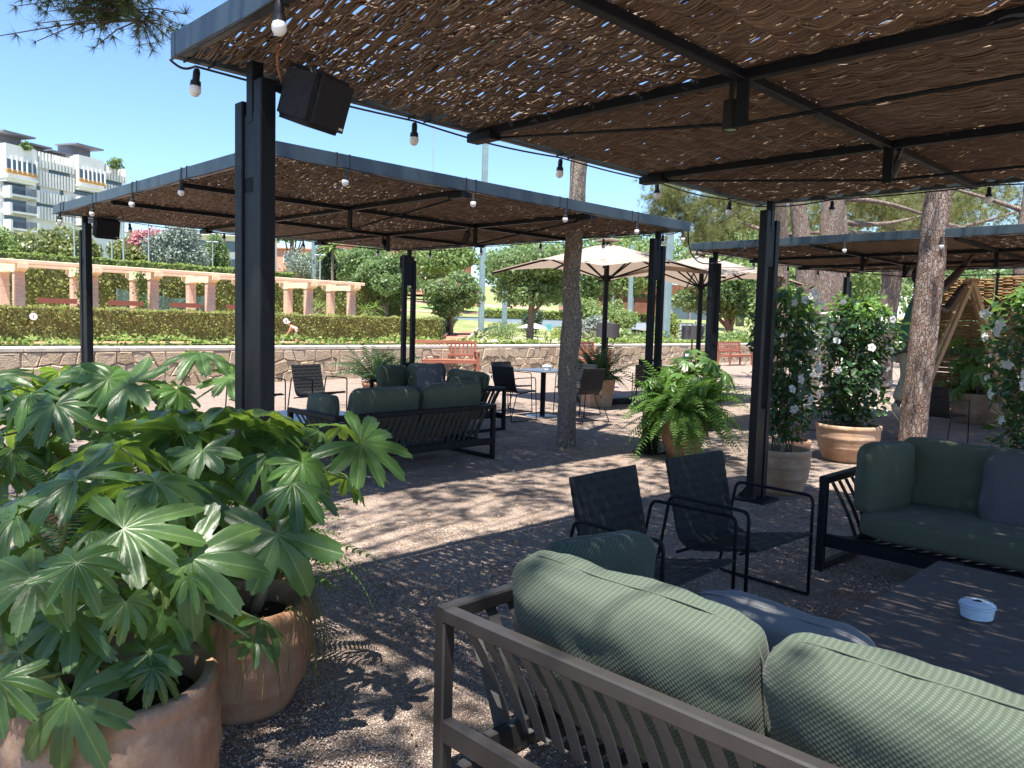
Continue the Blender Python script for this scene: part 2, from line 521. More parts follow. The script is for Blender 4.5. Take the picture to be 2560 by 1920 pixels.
def gravel_material():
    t = NT('gravel')
    v = t.voro(95, 'F1'); v2 = t.voro(95, 'DISTANCE_TO_EDGE')
    big = t.noise(1.1, 5, .6); mid = t.noise(6, 4)
    sep = t.node("ShaderNodeSeparateColor"); t.l.new(v.outputs["Color"], sep.inputs[0])
    col = t.ramp(sep.outputs[0], [(0, (.3, .215, .17)), (.35, (.43, .325, .265)), (.7, (.54, .425, .35)), (1, (.65, .55, .475))])
    col = t.mix(t.math('MULTIPLY', big, .45), col, (.27, .2, .16))
    col = t.mix(t.math('MULTIPLY', t.ramp(t.noise(2.3, 6, .65), [(.5, (0, 0, 0)), (.68, (1, 1, 1))]), .5), col, (.22, .15, .11))
    edge = t.math('SUBTRACT', 1, t.math('MULTIPLY', v2.outputs[0], 7, clamp=True), clamp=True)
    col = t.mix(t.math('MULTIPLY', edge, .55), col, (.07, .055, .045))
    t.set(col, .92, 0, .2)
    h = t.math('ADD', t.math('MULTIPLY', t.math('MINIMUM', v2.outputs[0], .2), 4), t.math('MULTIPLY', t.noise(24, 3), .8))
    t.bump(h, .9, .012)
    return t.m
MT['gravel'] = gravel_material()

def pebble_material():
    t = NT('pebbles')
    col = t.ramp(t.island(), [(0, (.27, .2, .16)), (.35, (.38, .29, .24)), (.75, (.48, .385, .32)), (1, (.6, .51, .44))])
    t.set(col, .85, 0, .25)
    return t.m
MT['pebble'] = pebble_material()

# terrace sheet: everything on the near side of the garden wall, gently uneven
def grid_sheet(name, p0, eu, ev, nu, nv, zf, mat):
    U, Vv = np.meshgrid(np.linspace(0, 1, nu), np.linspace(0, 1, nv))
    P = np.array(p0)[None, None, :2] + U[..., None] * np.array(eu)[None, None, :2] + Vv[..., None] * np.array(ev)[None, None, :2]
    Z = zf(P[..., 0], P[..., 1])
    V = np.concatenate([P, Z[..., None]], 2).reshape(-1, 3)
    i = np.arange(nu * nv).reshape(nv, nu)
    F = np.stack([i[:-1, :-1], i[:-1, 1:], i[1:, 1:], i[1:, :-1]], 2).reshape(-1, 4)
    return np_mesh(name, V, F, mat, True)
def terr_z(x, y):
    return .006 * np.sin(x * 2.3 + 1) * np.sin(y * 1.9) + .004 * np.sin(x * 6.1 + y * 4.3)
o = link('gravel_terrace', grid_sheet('gravel_terrace', WN(-40, -45), WD * 110, ND * 60.9, 180, 120, terr_z, MT['gravel']))
tag(o, kind='structure')

# loose pebbles on the near gravel
n = 60000
px = rng.uniform(-1.5, 2.4, n); py = 1.8 + 3.9 * rng.random(n) ** 1.25
s = rng.uniform(.0032, .0072, n)
PV = np.array([(1, 0, 0), (-1, 0, 0), (0, 1, 0), (0, -1, 0), (0, 0, 1), (0, 0, -.6), (.6, .6, .5), (-.6, .5, .55)]) * np.array([1.25, .95, .7])
PF = np.array([(0, 6, 4), (6, 2, 4), (2, 7, 4), (7, 1, 4), (1, 3, 4), (3, 0, 4), (2, 0, 5), (1, 2, 5), (3, 1, 5), (0, 3, 5), (0, 2, 6), (2, 1, 7)])
X = rand_rot(rng, n); X = X * s[:, None, None]; X[:, 2, :] *= .8
o = link('loose_pebbles', scatter('loose_pebbles', PV, PF, X, np.stack([px, py, terr_z(px, py) + s * .35], 1), MT['pebble'], True))
tag(o, 'loose grey and brown pebbles on the near gravel', 'gravel', kind='stuff')

# fallen leaves, blossoms and twigs lying about
lt = np.array([(0, -1, 0), (.45, -.2, .12), (0, 1, .1), (-.45, -.2, .18)]); lf = np.array([(0, 1, 2, 3)])
n = 900
px = rng.uniform(-2.5, 6, n); py = 2.2 + 9.8 * rng.random(n) ** 1.3
X = rand_rot(rng, n) * .35 + np.eye(3)[None]; X *= rng.uniform(.008, .022, n)[:, None, None]
MT['litter'] = leafy('dry litter', (.16, .1, .05), (.5, .4, .28), .8, .1)
o = link('leaf_litter', scatter('leaf_litter', lt, lf, X, np.stack([px, py, terr_z(px, py) + .012], 1), MT['litter']))
tag(o, 'scattered dry leaves lying on the gravel', 'litter', kind='stuff')

n = 5200
px = rng.uniform(-2.6, 6, n); py = 2.0 + 10 * rng.random(n) ** 1.5
X = frames(np.stack([rng.normal(size=n), rng.normal(size=n), rng.normal(0, .08, n)], 1), np.tile([0, 0, 1.], (n, 1))) * rng.uniform(.05, .09, n)[:, None, None]
ND_V = np.array([(-.016, -.5, 0), (.016, -.5, 0), (.03, .0, .05), (0, .5, 0)])
MT['dryneedle'] = leafy('dry pine needles', (.2, .12, .06), (.36, .25, .14), .8, .1)
o = link('pine_needle_litter', scatter('pine_needle_litter', ND_V, np.array([(0, 1, 2, 3)]), X, np.stack([px, py, terr_z(px, py) + .009], 1), MT['dryneedle']))
tag(o, 'fallen brown pine needles strewn over the gravel', 'litter', kind='stuff')

# garden and hillside beyond the wall
def zt(nn):
    return np.interp(nn, [-400, 15.9, 16.4, 50, 56, 63, 84, 100, 130, 200, 320, 600, 1500], [-.4, -.4, -.3, -.3, -.1, 1.2, 3.0, 4.6, 6.2, 9, 20, 40, 60])
ws = np.concatenate([np.linspace(-1500, -60, 12), np.linspace(-50, 160, 60), np.linspace(180, 2000, 14)])
ns = np.concatenate([np.linspace(-400, 10, 8), [15.9, 16.4], np.linspace(20, 140, 50), np.linspace(150, 1500, 16)])
Wg, Ng = np.meshgrid(ws, ns)
Xg = WD.x * Wg + ND.x * Ng; Yg = WD.y * Wg + ND.y * Ng
V = np.stack([Xg, Yg, zt(Ng)], 2).reshape(-1, 3)
i = np.arange(len(ws) * len(ns)).reshape(len(ns), len(ws))
F = np.stack([i[:-1, :-1], i[:-1, 1:], i[1:, 1:], i[1:, :-1]], 2).reshape(-1, 4)
t = NT('lawn and scrub'); nz = t.noise(.25, 6, .7); nf = t.noise(8, 4)
c = t.ramp(nz, [(.3, (.14, .17, .07)), (.5, (.2, .22, .1)), (.7, (.3, .27, .16))])
t.set(t.mix(t.math('MULTIPLY', nf, .35), c, (.09, .11, .03)), .95, 0, .1); t.bump(nf, .5, .05); MT['lawn'] = t.m
o = link('terrain', np_mesh('terrain', V, F, MT['lawn'], True)); tag(o, kind='structure')

def slope_sheet(name, w0, w1, n0, n1, mat, lift=.03, nw=24, nn=12):
    Wq, Nq = np.meshgrid(np.linspace(w0, w1, nw), np.linspace(n0, n1, nn))
    V = np.stack([WD.x * Wq + ND.x * Nq, WD.y * Wq + ND.y * Nq, zt(Nq) + lift], 2).reshape(-1, 3)
    i = np.arange(nw * nn).reshape(nn, nw)
    F = np.stack([i[:-1, :-1], i[:-1, 1:], i[1:, 1:], i[1:, :-1]], 2).reshape(-1, 4)
    o = link(name, np_mesh(name, V, F, mat, True)); tag(o, kind='structure'); return o
MT['clay'] = plain('red clay', (.42, .2, .12), .95, 0, .1, .12, .6)
MT['sand'] = plain('pale sand', (.52, .42, .3), .95, 0, .1, .12, .6)
MT['grass'] = plain('mown grass', (.19, .26, .1), .95, 0, .1, .25, 1.2, .4, 20)
MT['track'] = plain('red running track', (.5, .25, .18), .9, 0, .1, .08, .5)
MT['hardcourt'] = plain('blue grey court wall', (.3, .36, .44), .7, 0, .3, .08, .5)
slope_sheet('tennis_court', -6, 45.5, 20, 48.6, MT['clay'], .012)
slope_sheet('running_track', 44, 120, 78, 100, MT['track'], .04)
slope_sheet('grass_field', 46, 118, 82, 93, MT['grass'], .08)
slope_sheet('flower_bed_ground', 50, 110, 40, 55, MT['sand'], .02)

# ================================================================ GARDEN WALL
wall = thing('garden_wall', 'long low rubble stone wall with pale coping behind the terrace', 'wall', WN(0, 15.8, 0), math.degrees(math.atan2(WD.y, WD.x)))
b = MB(); b.box((20, .26, .34), (50, .46, .76)); b.build('mortar_core', MT['mortar'], wall)
w = -4.0; k = 0
while w < 44:
    L = random.uniform(1.3, 1.9)
    b = MB(); b.box((w + L / 2, .26, .765), (L - .012, .60, .085), 0, .014)
    b.build('coping_stone', MT['cap'], wall, loc=(0, random.uniform(-.006, .006), random.uniform(-.004, .004)))
    w += L
def jit(i, j, a):
    r = random.Random(i * 7919 + j * 104729)
    return r.uniform(-a, a), r.uniform(-a, a)
sw = .33; rows = [-.02, .22, .46, .72]
cnt = 0
for r in range(3):
    for j in range(6, 105):
        off = .5 * (r % 2)
        def vx(row, col2):       # vertices every half stone on every course line
            dx, dz = jit(col2, row, .1)
            return (col2 * sw / 2 + dx, rows[row] + (dz * .8 if 0 < row < 3 else 0))
        c0 = int(2 * (j + off))
        if c0 * sw / 2 > 37.5 or cnt >= 298: continue
        poly = [vx(r, c0), vx(r, c0 + 1), vx(r, c0 + 2), vx(r + 1, c0 + 2), vx(r + 1, c0 + 1), vx(r + 1, c0)]
        cx = sum(p[0] for p in poly) / 6; cz = sum(p[1] for p in poly) / 6
        d = random.uniform(.02, .055)
        inn = [(cx + (x - cx) * .985, cz + (z - cz) * .97) for x, z in poly]
        top = [(cx + (x - cx) * .86, cz + (z - cz) * .82) for x, z in poly]
        V = [(x, .035, z) for x, z in inn] + [(x, -d * .55, z) for x, z in inn] + [(x + random.uniform(-.01, .01), -d - random.uniform(0, .014), z) for x, z in top]
        F = [(0 + q, (q + 1) % 6, 6 + (q + 1) % 6, 6 + q) for q in range(6)] + [(6 + q, 6 + (q + 1) % 6, 12 + (q + 1) % 6, 12 + q) for q in range(6)] + [tuple(range(12, 18))]
        m = MB().add(V, F); m.build('stone', MT['stone'], wall); cnt += 1
# round white plaque with a dark rim leaning at the wall foot
o = thing('round_wall_plaque', 'white round plaque with dark rim on the stone wall', 'plaque', WN(28.3, 15.76, .35), math.degrees(math.atan2(WD.y, WD.x)))
MB().lathe([(.0, 0), (.21, 0), (.22, .02), (.22, .04), (0, .04)], 28).build('rim', MT['black'], o, True, 40, rot=(R(90), 0, 0))
MB().lathe([(.0, .041), (.165, .041), (.165, .05), (0, .05)], 28).build('plate', MT['white'], o, True, 40, rot=(R(90), 0, 0))

# ================================================================ HEDGES
LEAF = np.array([(0, -.5, 0), (.32, 0, .1), (0, .55, 0), (-.32, 0, .1)]); LEAFF = np.array([(0, 1, 2, 3)])
def hedge(name, label, p0, p1, thick, z0, z1, dens, size, mat, seed=1, cat='hedge', back=False):
    rg = np.random.default_rng(seed)
    p0 = Vector(p0); p1 = Vector(p1); d = (p1 - p0); L = d.length; d.normalize()
    th = thing(name, label, cat, (p0.x, p0.y, z0), math.degrees(math.atan2(d.y, d.x)))
    h = z1 - z0
    b = MB(); b.box((L / 2, thick / 2, h / 2 - .03), (L - .16, thick - .16, h - .14)); b.build('inner_core', MT['hedge_core'], th)  # solid box added inside the leaves to block light
    faces = [((0, 0, 0), (L, 0, 0), (0, 0, h), (0, -1, 0)), ((0, 0, h), (L, 0, 0), (0, thick, 0), (0, 0, 1)),
             ((0, 0, 0), (0, thick, 0), (0, 0, h), (-1, 0, 0)), ((L, 0, 0), (0, thick, 0), (0, 0, h), (1, 0, 0))]
    if back: faces.append(((0, thick, 0), (L, 0, 0), (0, 0, h), (0, 1, 0)))
    PP = []; NN = []
    for o_, u, v, nn in faces:
        ar = Vector(u).length * Vector(v).length
        n_ = int(ar * dens)
        q = rg.random((n_, 2))
        P = np.array(o_)[None] + q[:, :1] * np.array(u)[None] + q[:, 1:] * np.array(v)[None]
        wob = .05 * np.sin(P[:, 0] * 1.7 + P[:, 2] * 2.9) + .04 * np.sin(P[:, 0] * 4.1 - P[:, 1] * 3)
        P = P + np.array(nn)[None] * (rg.normal(-.02, .045, n_) + wob)[:, None]
        PP.append(P); NN.append(np.repeat(np.array(nn, float)[None], n_, 0))
    P = np.concatenate(PP); Nn = np.concatenate(NN)
    dirs = rg.normal(size=P.shape); nr = Nn + rg.normal(size=P.shape) * .55
    X = frames(dirs, nr) * (size * rg.uniform(.7, 1.3, len(P)))[:, None, None]
    f = link('foliage', scatter('foliage', LEAF, LEAFF, X, P, mat), th); tag(f, kind='stuff')
    return th
hedge('low_hedge', 'low clipped green hedge running just behind the stone wall', WN(-6, 17.3), WN(46, 17.3), .8, -.3, .9, 90, .12, MT['hedge_bright'], 3)
hedge('court_hedge', 'broad olive green clipped hedge behind the red clay court', WN(4, 49.1), WN(46.4, 49.1), 1.2, -.3, 1.62, 75, .16, MT['hedge'], 4)
hedge('path_hedge', 'dark hedge running away beside the red stepped path', (-6.25, 68.4, 0), (-6.9, 108, 0), 1.3, -.3, 1.62, 40, .2, MT['tree_dark'], 5)
hedge('colonnade_hedge', 'tall green hedge wall behind the brick colonnade', WN(4, 57.5), WN(49, 57.5), 2.2, .5, 4.45, 36, .22, MT['hedge'], 6)
hedge('upper_hedge', 'bright low clipped hedge along the upper lawn at left', WN(2, 66), WN(43, 66), 1.4, 1.2, 5.6, 26, .24, MT['hedge_bright'], 8)
hedge('field_hedge', 'straight green hedge beyond the blue grey court wall', (-4.0, 104, 0), (22, 112, 0), 1.2, 1.0, 3.1, 25, .26, MT['hedge_bright'], 9)

# stepped red path beside the hedge
sp = thing('stepped_path', 'red stepped path climbing away beside the dark hedge', 'steps', (-5.0, 68, -.3), 90)
for k in range(9):
    b = MB(); b.box((k * 3.4 + 1.7, .1, .07 * (k + 1)), (3.38, 2.2, .14 * (k + 1)), 0, .02); b.build('step', MT['track'], sp)
for sy in (-1.15, 1.35):
    b = MB(); b.bar((0, sy, .2), (30.6, sy, 1.35), .18, .35); b.build('kerb', MT['sand'], sp)

# ================================================================ COLONNADE
def brick_box_mat():
    t = NT('brickwork')
    br = t.node("ShaderNodeTexBrick"); br.inputs["Scale"].default_value = 1.0
    br.inputs["Color1"].default_value = (.5, .28, .21, 1); br.inputs["Color2"].default_value = (.6, .4, .31, 1); br.inputs["Mortar"].default_value = (.55, .42, .34, 1)
    br.inputs["Brick Width"].default_value = .24; br.inputs["Row Height"].default_value = .075; br.inputs["Mortar Size"].default_value = .014
    mp = t.node("ShaderNodeMapping"); mp.inputs["Rotation"].default_value = (R(90), 0, 0)
    t.l.new(t.coord(), mp.inputs[0]); t.l.new(mp.outputs[0], br.inputs[0])
    t.set(br.outputs[0], .9, 0, .2); t.bump(br.outputs["Fac"], -.5, .02)
    return t.m
MT['brickwork'] = brick_box_mat()
CW = [15.49, 19.56, 23.34, 27.29, 31.2, 35.29, 39.34]
crz = math.degrees(math.atan2(WD.y, WD.x))
col = thing('brick_colonnade', 'long garden colonnade of brick piers under a salmon and cream beam', 'colonnade', WN(0, 52.5, 0), crz)
b = MB(); b.box((22, 2.2, .62), (44, 6.5, 1.3)); b.build('terrace_base', MT['sand'], col)
for cw in CW:
    for cy in (0.0, 2.8):
        b = MB(); b.box((0, 0, 1.17), (.52, .52, 2.34), 0, .01); pr = b.build('pier', MT['brickwork'], col, loc=(cw, cy, 1.27))
        b = MB(); b.box((0, 0, 2.38), (.6, .6, .06), 0, .01); b.build('pier_cap', MT['cream'], pr)
    b = MB()
    V = [(-.26, -.9, .16), (.26, -.9, .16), (-.26, 3.7, .16), (.26, 3.7, .16), (-.26, -.55, 0), (.26, -.55, 0), (-.26, 3.35, 0), (.26, 3.35, 0), (-.26, -.9, .4), (.26, -.9, .4), (-.26, 3.7, .4), (.26, 3.7, .4)]
    F = [(4, 6, 7, 5), (0, 4, 5, 1), (2, 3, 7, 6), (0, 1, 9, 8), (2, 10, 11, 3), (8, 9, 11, 10), (0, 8, 10, 2, 6, 4), (1, 5, 7, 3, 11, 9)]
    b.add(V, F); cb = b.build('cross_beam', MT['cream'], col, loc=(cw, 0, 3.68))
    for q in range(8):
        b = MB(); b.box((.275, -.4 + q * .5, .2), (.02, .03, .36)); b.build('joint', MT['salmon'], cb)
for cy in (-.55, 3.3):
    b = MB(); b.box((20.1, cy, 4.2), (40, .5, .24), 0, .03); b.build('long_beam', MT['salmon'], col)
# climbers at two piers
for k, (cw, cy) in enumerate(((18.9, -.3), (22.4, -.3), (31.9, -.2))):
    rg = np.random.default_rng(40 + k); n = 420
    P = np.stack([rg.normal(0, .22, n), rg.normal(0, .12, n), rg.uniform(0, 2.9, n)], 1)
    X = rand_rot(rg, n) * (.2 * rg.uniform(.7, 1.2, n))[:, None, None]
    o = thing('wall_climber', ['yellow green climber on the second pier from the left of the colonnade', 'yellow green climber on the third pier of the colonnade', 'yellow green climber at the fifth pier of the colonnade'][k], 'climber', WN(cw, 52.5 + cy, 1.3), 0, 'climbers on the colonnade piers')
    f = link('foliage', scatter('foliage', LEAF, LEAFF, X, P, MT['vine_new']), o); tag(f, kind='stuff')
# benches and tables standing along the colonnade
def far_bench(w, n, z, label):
    th = thing('terrace_bench', label, 'bench', WN(w, n, z), crz, 'dark benches under the colonnade')
    for q in range(3):
        b = MB(); b.box((0, -.1 + q * .16, .44), (2.2, .13, .03)); b.build('seat_slat', MT['redwood'], th)
    b = MB(); b.box((0, .36, .75), (2.2, .04, .3)); b.build('backrest', MT['redwood'], th)
    for x in (-1, 1):
        for y in (-.12, .3):
            b = MB(); b.box((x, y, .22), (.07, .07, .44)); b.build('leg', MT['redwood'], th)
for w_, lb in ((17.3, 'leftmost dark bench under the brick colonnade'), (21.3, 'second dark bench from left under the brick colonnade'), (25.2, 'dark bench in front of the green net under the colonnade'), (29.2, 'fourth dark bench from left under the colonnade')):
    far_bench(w_, 51.4, 1.27, lb)
# windbreak net
t = NT('green net'); t.set((.1, .2, .19), .8, 0, .2); tr = t.node("ShaderNodeBsdfTransparent"); ms = t.node("ShaderNodeMixShader"); ms.inputs[0].default_value = .35
t.l.new(t.p.outputs[0], ms.inputs[1]); t.l.new(tr.outputs[0], ms.inputs[2]); t.l.new(ms.outputs[0], t.out.inputs[0]); MT['net'] = t.m
nt = thing('windbreak_net', 'sagging green windbreak net stretched behind the colonnade piers', 'net', WN(22.6, 56.3, 1.27), crz)
V = []; nx = 16
for q in range(nx + 1):
    x = q * .4; top = 1.75 - .35 * math.sin(math.pi * min(1, x / 6.4)) - (.15 if q > 8 else 0)
    V += [(x, .05 * math.sin(q), .1), (x, .06 * math.sin(q * 1.3), top)]
F = [(2 * q, 2 * q + 2, 2 * q + 3, 2 * q + 1) for q in range(nx)]
MB().add(V, F).build('netting', MT['net'], nt)
for x in (0, 3.2, 6.4):
    MB().tube([(x, .1, 0), (x, .1, 1.8)], .03).build('net_post', MT['galv'], nt)

# number discs on the hedge
def disc_sign(p, txt, label):
    th = thing('number_disc', label, 'sign', p, crz, 'white number discs on the court hedge')
    MB().lathe([(0, 0), (.2, 0), (.2, .03), (0, .03)], 24).build('disc', MT['white'], th, True, 40, rot=(R(90), 0, 0))
    link('numeral', text_mesh(txt, .3, MT['dark']), th, (0, -.036, 0), (R(90), 0, 0))
disc_sign(WN(15.1, 48.85, 1.08), '1', 'white disc numbered 1 on the court hedge at far left')
disc_sign(WN(31.0, 48.85, 1.13), '2', 'white disc on the court hedge above the stooping player')

# ================================================================ MASTS AND POLES
def pole(name, label, x, y, z0, z1, r, mat, head=None, group=None, square=False):
    th = thing(name, label, 'pole', (x, y, z0), 0, group)
    h = z1 - z0
    if square: MB().box((0, 0, h / 2), (r * 2, r * 2, h), R(20), r * .15).build('mast', mat, th)
    else: MB().tube([(0, 0, 0), (0, 0, h * .5), (0, 0, h)], [r, r * .85, r * .7], 10).build('mast', mat, th, True, 50)
    MB().box((0, 0, .05), (r * 4, r * 4, .1), 0, .01).build('foot_plate', mat, th)
    if head:
        for q in (-1, 1): MB().box((q * .35, 0, h + .05), (.55, .3, .14), 0, .03).build('floodlight', MT['greypole'], th)
    return th
G = 'slim lighting poles in the upper garden'
pole('floodlight_mast', 'thick blue green mast rising behind the red bench', -3.5, 85, -.3, 20.5, .27, MT['galv'], square=True)
pole('floodlight_mast', 'thick pale green mast beside the right post of the middle pergola', 7.7, 40, -.3, 9.0, .17, MT['galv'], square=True, group=None)
pole('floodlight_mast', 'pale green mast in front of the brown timber building', 11.7, 80, .2, 9.5, .18, MT['galv'], square=True)
for x, y, z0, z1, lb, hd in ((-41.6, 75, 4.4, 10.4, 'slim grey pole in front of the olive tree at left', 0), (-40.6, 80, 5, 10.2, 'slim grey pole just right of the left pergola post', 0), (-35.5, 72, 4, 11, 'thicker grey pole left of the pink tree', 0),
                             (-36.9, 80, 5, 11, 'slim grey pole right of the pink tree', 0), (-28.2, 90, 5, 12, 'slim grey pole beside the big front post', 0), (-22.1, 90, 5, 8.4, 'short lamp pole before the dark conifer', 1), (-32.0, 84, 4.6, 9.0, 'lamp pole in front of the white house', 1)):
    pole('lighting_pole', lb, x, y, z0, z1, .09, MT['greypole'], hd, G)
pole('floodlight_mast', 'blue green mast left of the dark conifer', -24.1, 95, 4.4, 15.0, .26, MT['galv'], square=True)
pole('floodlight_mast', 'slim blue green mast behind the round trees at centre', -1.1, 92, 1, 5.0, .25, MT['galv'], square=True)
pole('radio_mast', 'very distant thin radio mast above the middle pergola roof', -63.6, 600, 30, 146, .5, MT['greypole'])

# ================================================================ BACKGROUND TREES
def trunk_mesh(name, pts, rad, mat, n=12, seed=0, wob=.08, lump=None):
    """tapered, knobbly trunk along pts (list of (x,y,z)), radii rad"""
    rg = random.Random(seed)
    P = [Vector(p) for p in pts]
    # resample
    out = []; rr = []
    for i in range(len(P) - 1):
        m = max(2, int((P[i + 1] - P[i]).length / max(.12, rad[i] * .7)))
        m = min(m, 26)
        for k in range(m):
            t = k / m
            out.append(P[i].lerp(P[i + 1], t)); rr.append(rad[i] * (1 - t) + rad[i + 1] * t)
    out.append(P[-1]); rr.append(rad[-1])
    for it in range(2):
        out = [out[0]] + [(out[i - 1] + out[i] * 2 + out[i + 1]) / 4 for i in range(1, len(out) - 1)] + [out[-1]]
    b = MB(); b.tube(out, rr, n)
    V = []
    for i, p in enumerate(out):
        for k in range(n):
            v = Vector(b.v[i * n + k]); d = v - p
            q = 1 + wob * noise.noise(Vector((v.x * 6 + seed, v.y * 6, v.z * 3))) + wob * .8 * noise.noise(Vector((v.x * 15, v.y * 15, v.z * 9 + seed)))
            V.append(p + d * q)
    b.v = V + b.v[len(V):]
    return b.mesh(name, mat, True)

def crown_points(rg, lobes, n, shell=.45):
    """points in a set of ellipsoid lobes ((x,y,z),(rx,ry,rz)), biased to the outside"""
    vol = np.array([l[1][0] * l[1][1] * l[1][2] for l in lobes]) ** .75
    idx = rg.choice(len(lobes), n, p=vol / vol.sum())
    d = rg.normal(size=(n, 3)); d /= np.linalg.norm(d, axis=1)[:, None]
    r = 1 - shell * rg.random(n) ** 1.6
    C = np.array([l[0] for l in lobes]); S = np.array([l[1] for l in lobes])
    bump = 1 + .12 * np.sin(d[:, 0] * 7 + idx) * np.sin(d[:, 2] * 6 + 2 * idx) 
    return C[idx] + d * S[idx] * (r * bump)[:, None], d

def leaf_tree(name, label, base, height, crown, mat, n, size, seed, bark='bark_far', trunk_r=.2, group=None, nl=14, lean=(0, 0), cat='tree', forks=3, flowers=None, flat=1.0):
    """crown = (centre height, rx, ry, rz)"""
    rg = np.random.default_rng(seed); rr = random.Random(seed)
    th = thing(name, label, cat, base, 0, group)
    ch, rx, ry, rz = crown
    lobes = []
    for k in range(nl):
        a = rr.uniform(0, 2 * math.pi); u = rr.uniform(-1, 1); q = math.sqrt(1 - u * u) * rr.uniform(.45, .72)
        s = rr.uniform(.36, .55)
        lobes.append(((lean[0] + q * rx * math.cos(a), lean[1] + q * ry * math.sin(a), ch + u * rz * .62 * flat), (rx * s, ry * s, rz * s * .9)))
    lobes.append(((lean[0], lean[1], ch), (rx * .6, ry * .6, rz * .6)))
    P, d = crown_points(rg, lobes, n, .5)
    nr = d + rg.normal(size=d.shape) * .6; nr[:, 2] += .35
    X = frames(rg.normal(size=d.shape), nr) * (size * rg.uniform(.6, 1.35, n))[:, None, None]
    c = link('crown', scatter('crown', LEAF, LEAFF, X, P, MT[mat]), th)
    if trunk_r > 0:
        me = trunk_mesh('trunk', [(0, 0, -.3), (lean[0] * .3, lean[1] * .3, ch * .45), (lean[0], lean[1], ch * 1.0)], [trunk_r * 1.15, trunk_r, trunk_r * .35], MT[bark], 8, seed)
        tk = link('trunk', me, th)
        for k in range(forks):
            l = lobes[k * 2]
            b = MB(); b.tube(bez((lean[0] * .3, lean[1] * .3, ch * .4), (l[0][0] * .4, l[0][1] * .4, ch * .55), l[0], 5), [trunk_r * .6, trunk_r * .55, trunk_r * .45, trunk_r * .35, trunk_r * .25, trunk_r * .12], 6)
            b.build('limb', MT[bark], tk, True)
    if flowers:
        m, fm, fs = flowers
        P2, d2 = crown_points(rg, lobes[:4], m, .15)
        X = rand_rot(rg, m) * fs
        link('blossom', scatter('blossom', LEAF, LEAFF, X, P2, MT[fm]), th)
    return th

G1 = 'round leafy trees beyond the court'
leaf_tree('round_tree', 'round bushy green tree just right of the colonnade end', (-11.6, 72, .2), 7, (4.6, 3.1, 3.0, 2.6), 'tree_mid', 9000, .3, 11, group=G1)
leaf_tree('round_tree', 'round green tree with a few red blossoms beside the blue green mast', (-6.0, 76, .2), 6, (3.9, 3.1, 3.0, 2.3), 'tree_mid', 9000, .3, 12, group=G1, flowers=(90, 'tree_pink', .3))
leaf_tree('round_tree', 'broad green tree directly behind the thin front pine trunk', (1.4, 67, .1), 8, (5.2, 4.4, 4.0, 3.1), 'tree_mid', 13000, .3, 13, group=G1, trunk_r=.28, lean=(.2, 0))
leaf_tree('pale_shrub', 'pale green shrub just right of the thin pine trunk', (5.4, 62, -.2), 4, (2.1, 1.6, 1.5, 2.3), 'tree_pale', 4200, .22, 14, trunk_r=.1, cat='shrub')
leaf_tree('crooked_tree', 'green tree with crooked trunks right of the second parasol pole', (13.4, 48, -.2), 6, (4.0, 3.3, 2.8, 1.7), 'tree_mid', 8500, .24, 15, trunk_r=.24, lean=(-1.0, 0), forks=6)
leaf_tree('pale_shrub', 'pale feathery shrub between the parasol pole and pergola post', (7.2, 56, -.2), 3.5, (2.2, 1.6, 1.4, 1.5), 'tree_pale', 3600, .2, 16, trunk_r=.09, cat='shrub')
leaf_tree('pale_shrub', 'small round grey green shrub left of the pergola post', (4.9, 47, -.2), 2.4, (1.4, 1.1, 1.0, .8), 'tree_silver', 2200, .14, 17, trunk_r=.07, cat='shrub')
leaf_tree('cone_shrub', 'bright green conical shrub behind the second drum lamp', (9.0, 46, -.2), 3, (1.5, .9, .9, 1.5), 'hedge_bright', 2600, .16, 18, trunk_r=.08, cat='shrub')
leaf_tree('round_shrub', 'round silvery shrub low between the two parasols', (10.2, 44, -.2), 2, (1.2, 1.0, 1.0, .8), 'tree_silver', 2200, .14, 19, trunk_r=.07, cat='shrub')
leaf_tree('dark_shrub', 'small dark upright shrub in front of the blue grey court wall', (2.0, 86, -.2), 3, (2.0, 1.2, 1.2, 1.8), 'tree_dark', 2200, .22, 20, trunk_r=.08, cat='shrub')
G2 = 'tall trees on the far slope'
leaf_tree('far_pine', 'pale domed pine behind the round trees', (-9.6, 112, 4), 12, (6.3, 5.2, 4.5, 3.2), 'tree_pale', 6000, .5, 21, group=G2, trunk_r=.35, flat=.7)
leaf_tree('far_tree', 'big pale green tree on the slope above the first parasol', (14, 105, 4), 14, (5.5, 8, 6, 4.6), 'tree_pale', 7500, .5, 22, group=G2, trunk_r=.4)
leaf_tree('far_tree', 'bright green tree on the slope between mast and second parasol', (24, 84, 2), 12, (5, 5.5, 5, 4.4), 'tree_pale', 7500, .4, 23, group=G2, trunk_r=.4)
leaf_tree('far_tree', 'wide green tree on the slope above the second parasol', (30, 105, 4), 16, (7, 9, 7, 5.2), 'tree_mid', 8000, .5, 24, group=G2, trunk_r=.4)
leaf_tree('far_tree', 'green tree on the slope under the scaffolded tower', (43, 120, 5), 16, (8, 9, 7, 5.6), 'tree_pale', 7000, .55, 25, group=G2, trunk_r=.4)
leaf_tree('far_tree', 'green tree in the gap right of the round trees', (-1, 118, 4), 12, (5, 6, 5, 4.2), 'tree_mid', 5500, .5, 26, group=G2, trunk_r=.4)
leaf_tree('far_tree', 'dark green tree low behind the colonnade end', (-17.5, 92, 3), 9, (4.6, 3.6, 3.2, 3.0), 'tree_mid', 5000, .4, 27, group=G2, trunk_r=.3)
leaf_tree('umbrella_pine', 'flat topped umbrella pine in front of the terracotta villa', (-33.8, 120, 5.5), 12, (8.6, 5.6, 4.8, 1.9), 'tree_mid', 6500, .45, 28, group=G2, trunk_r=.42, flat=.5, forks=6)
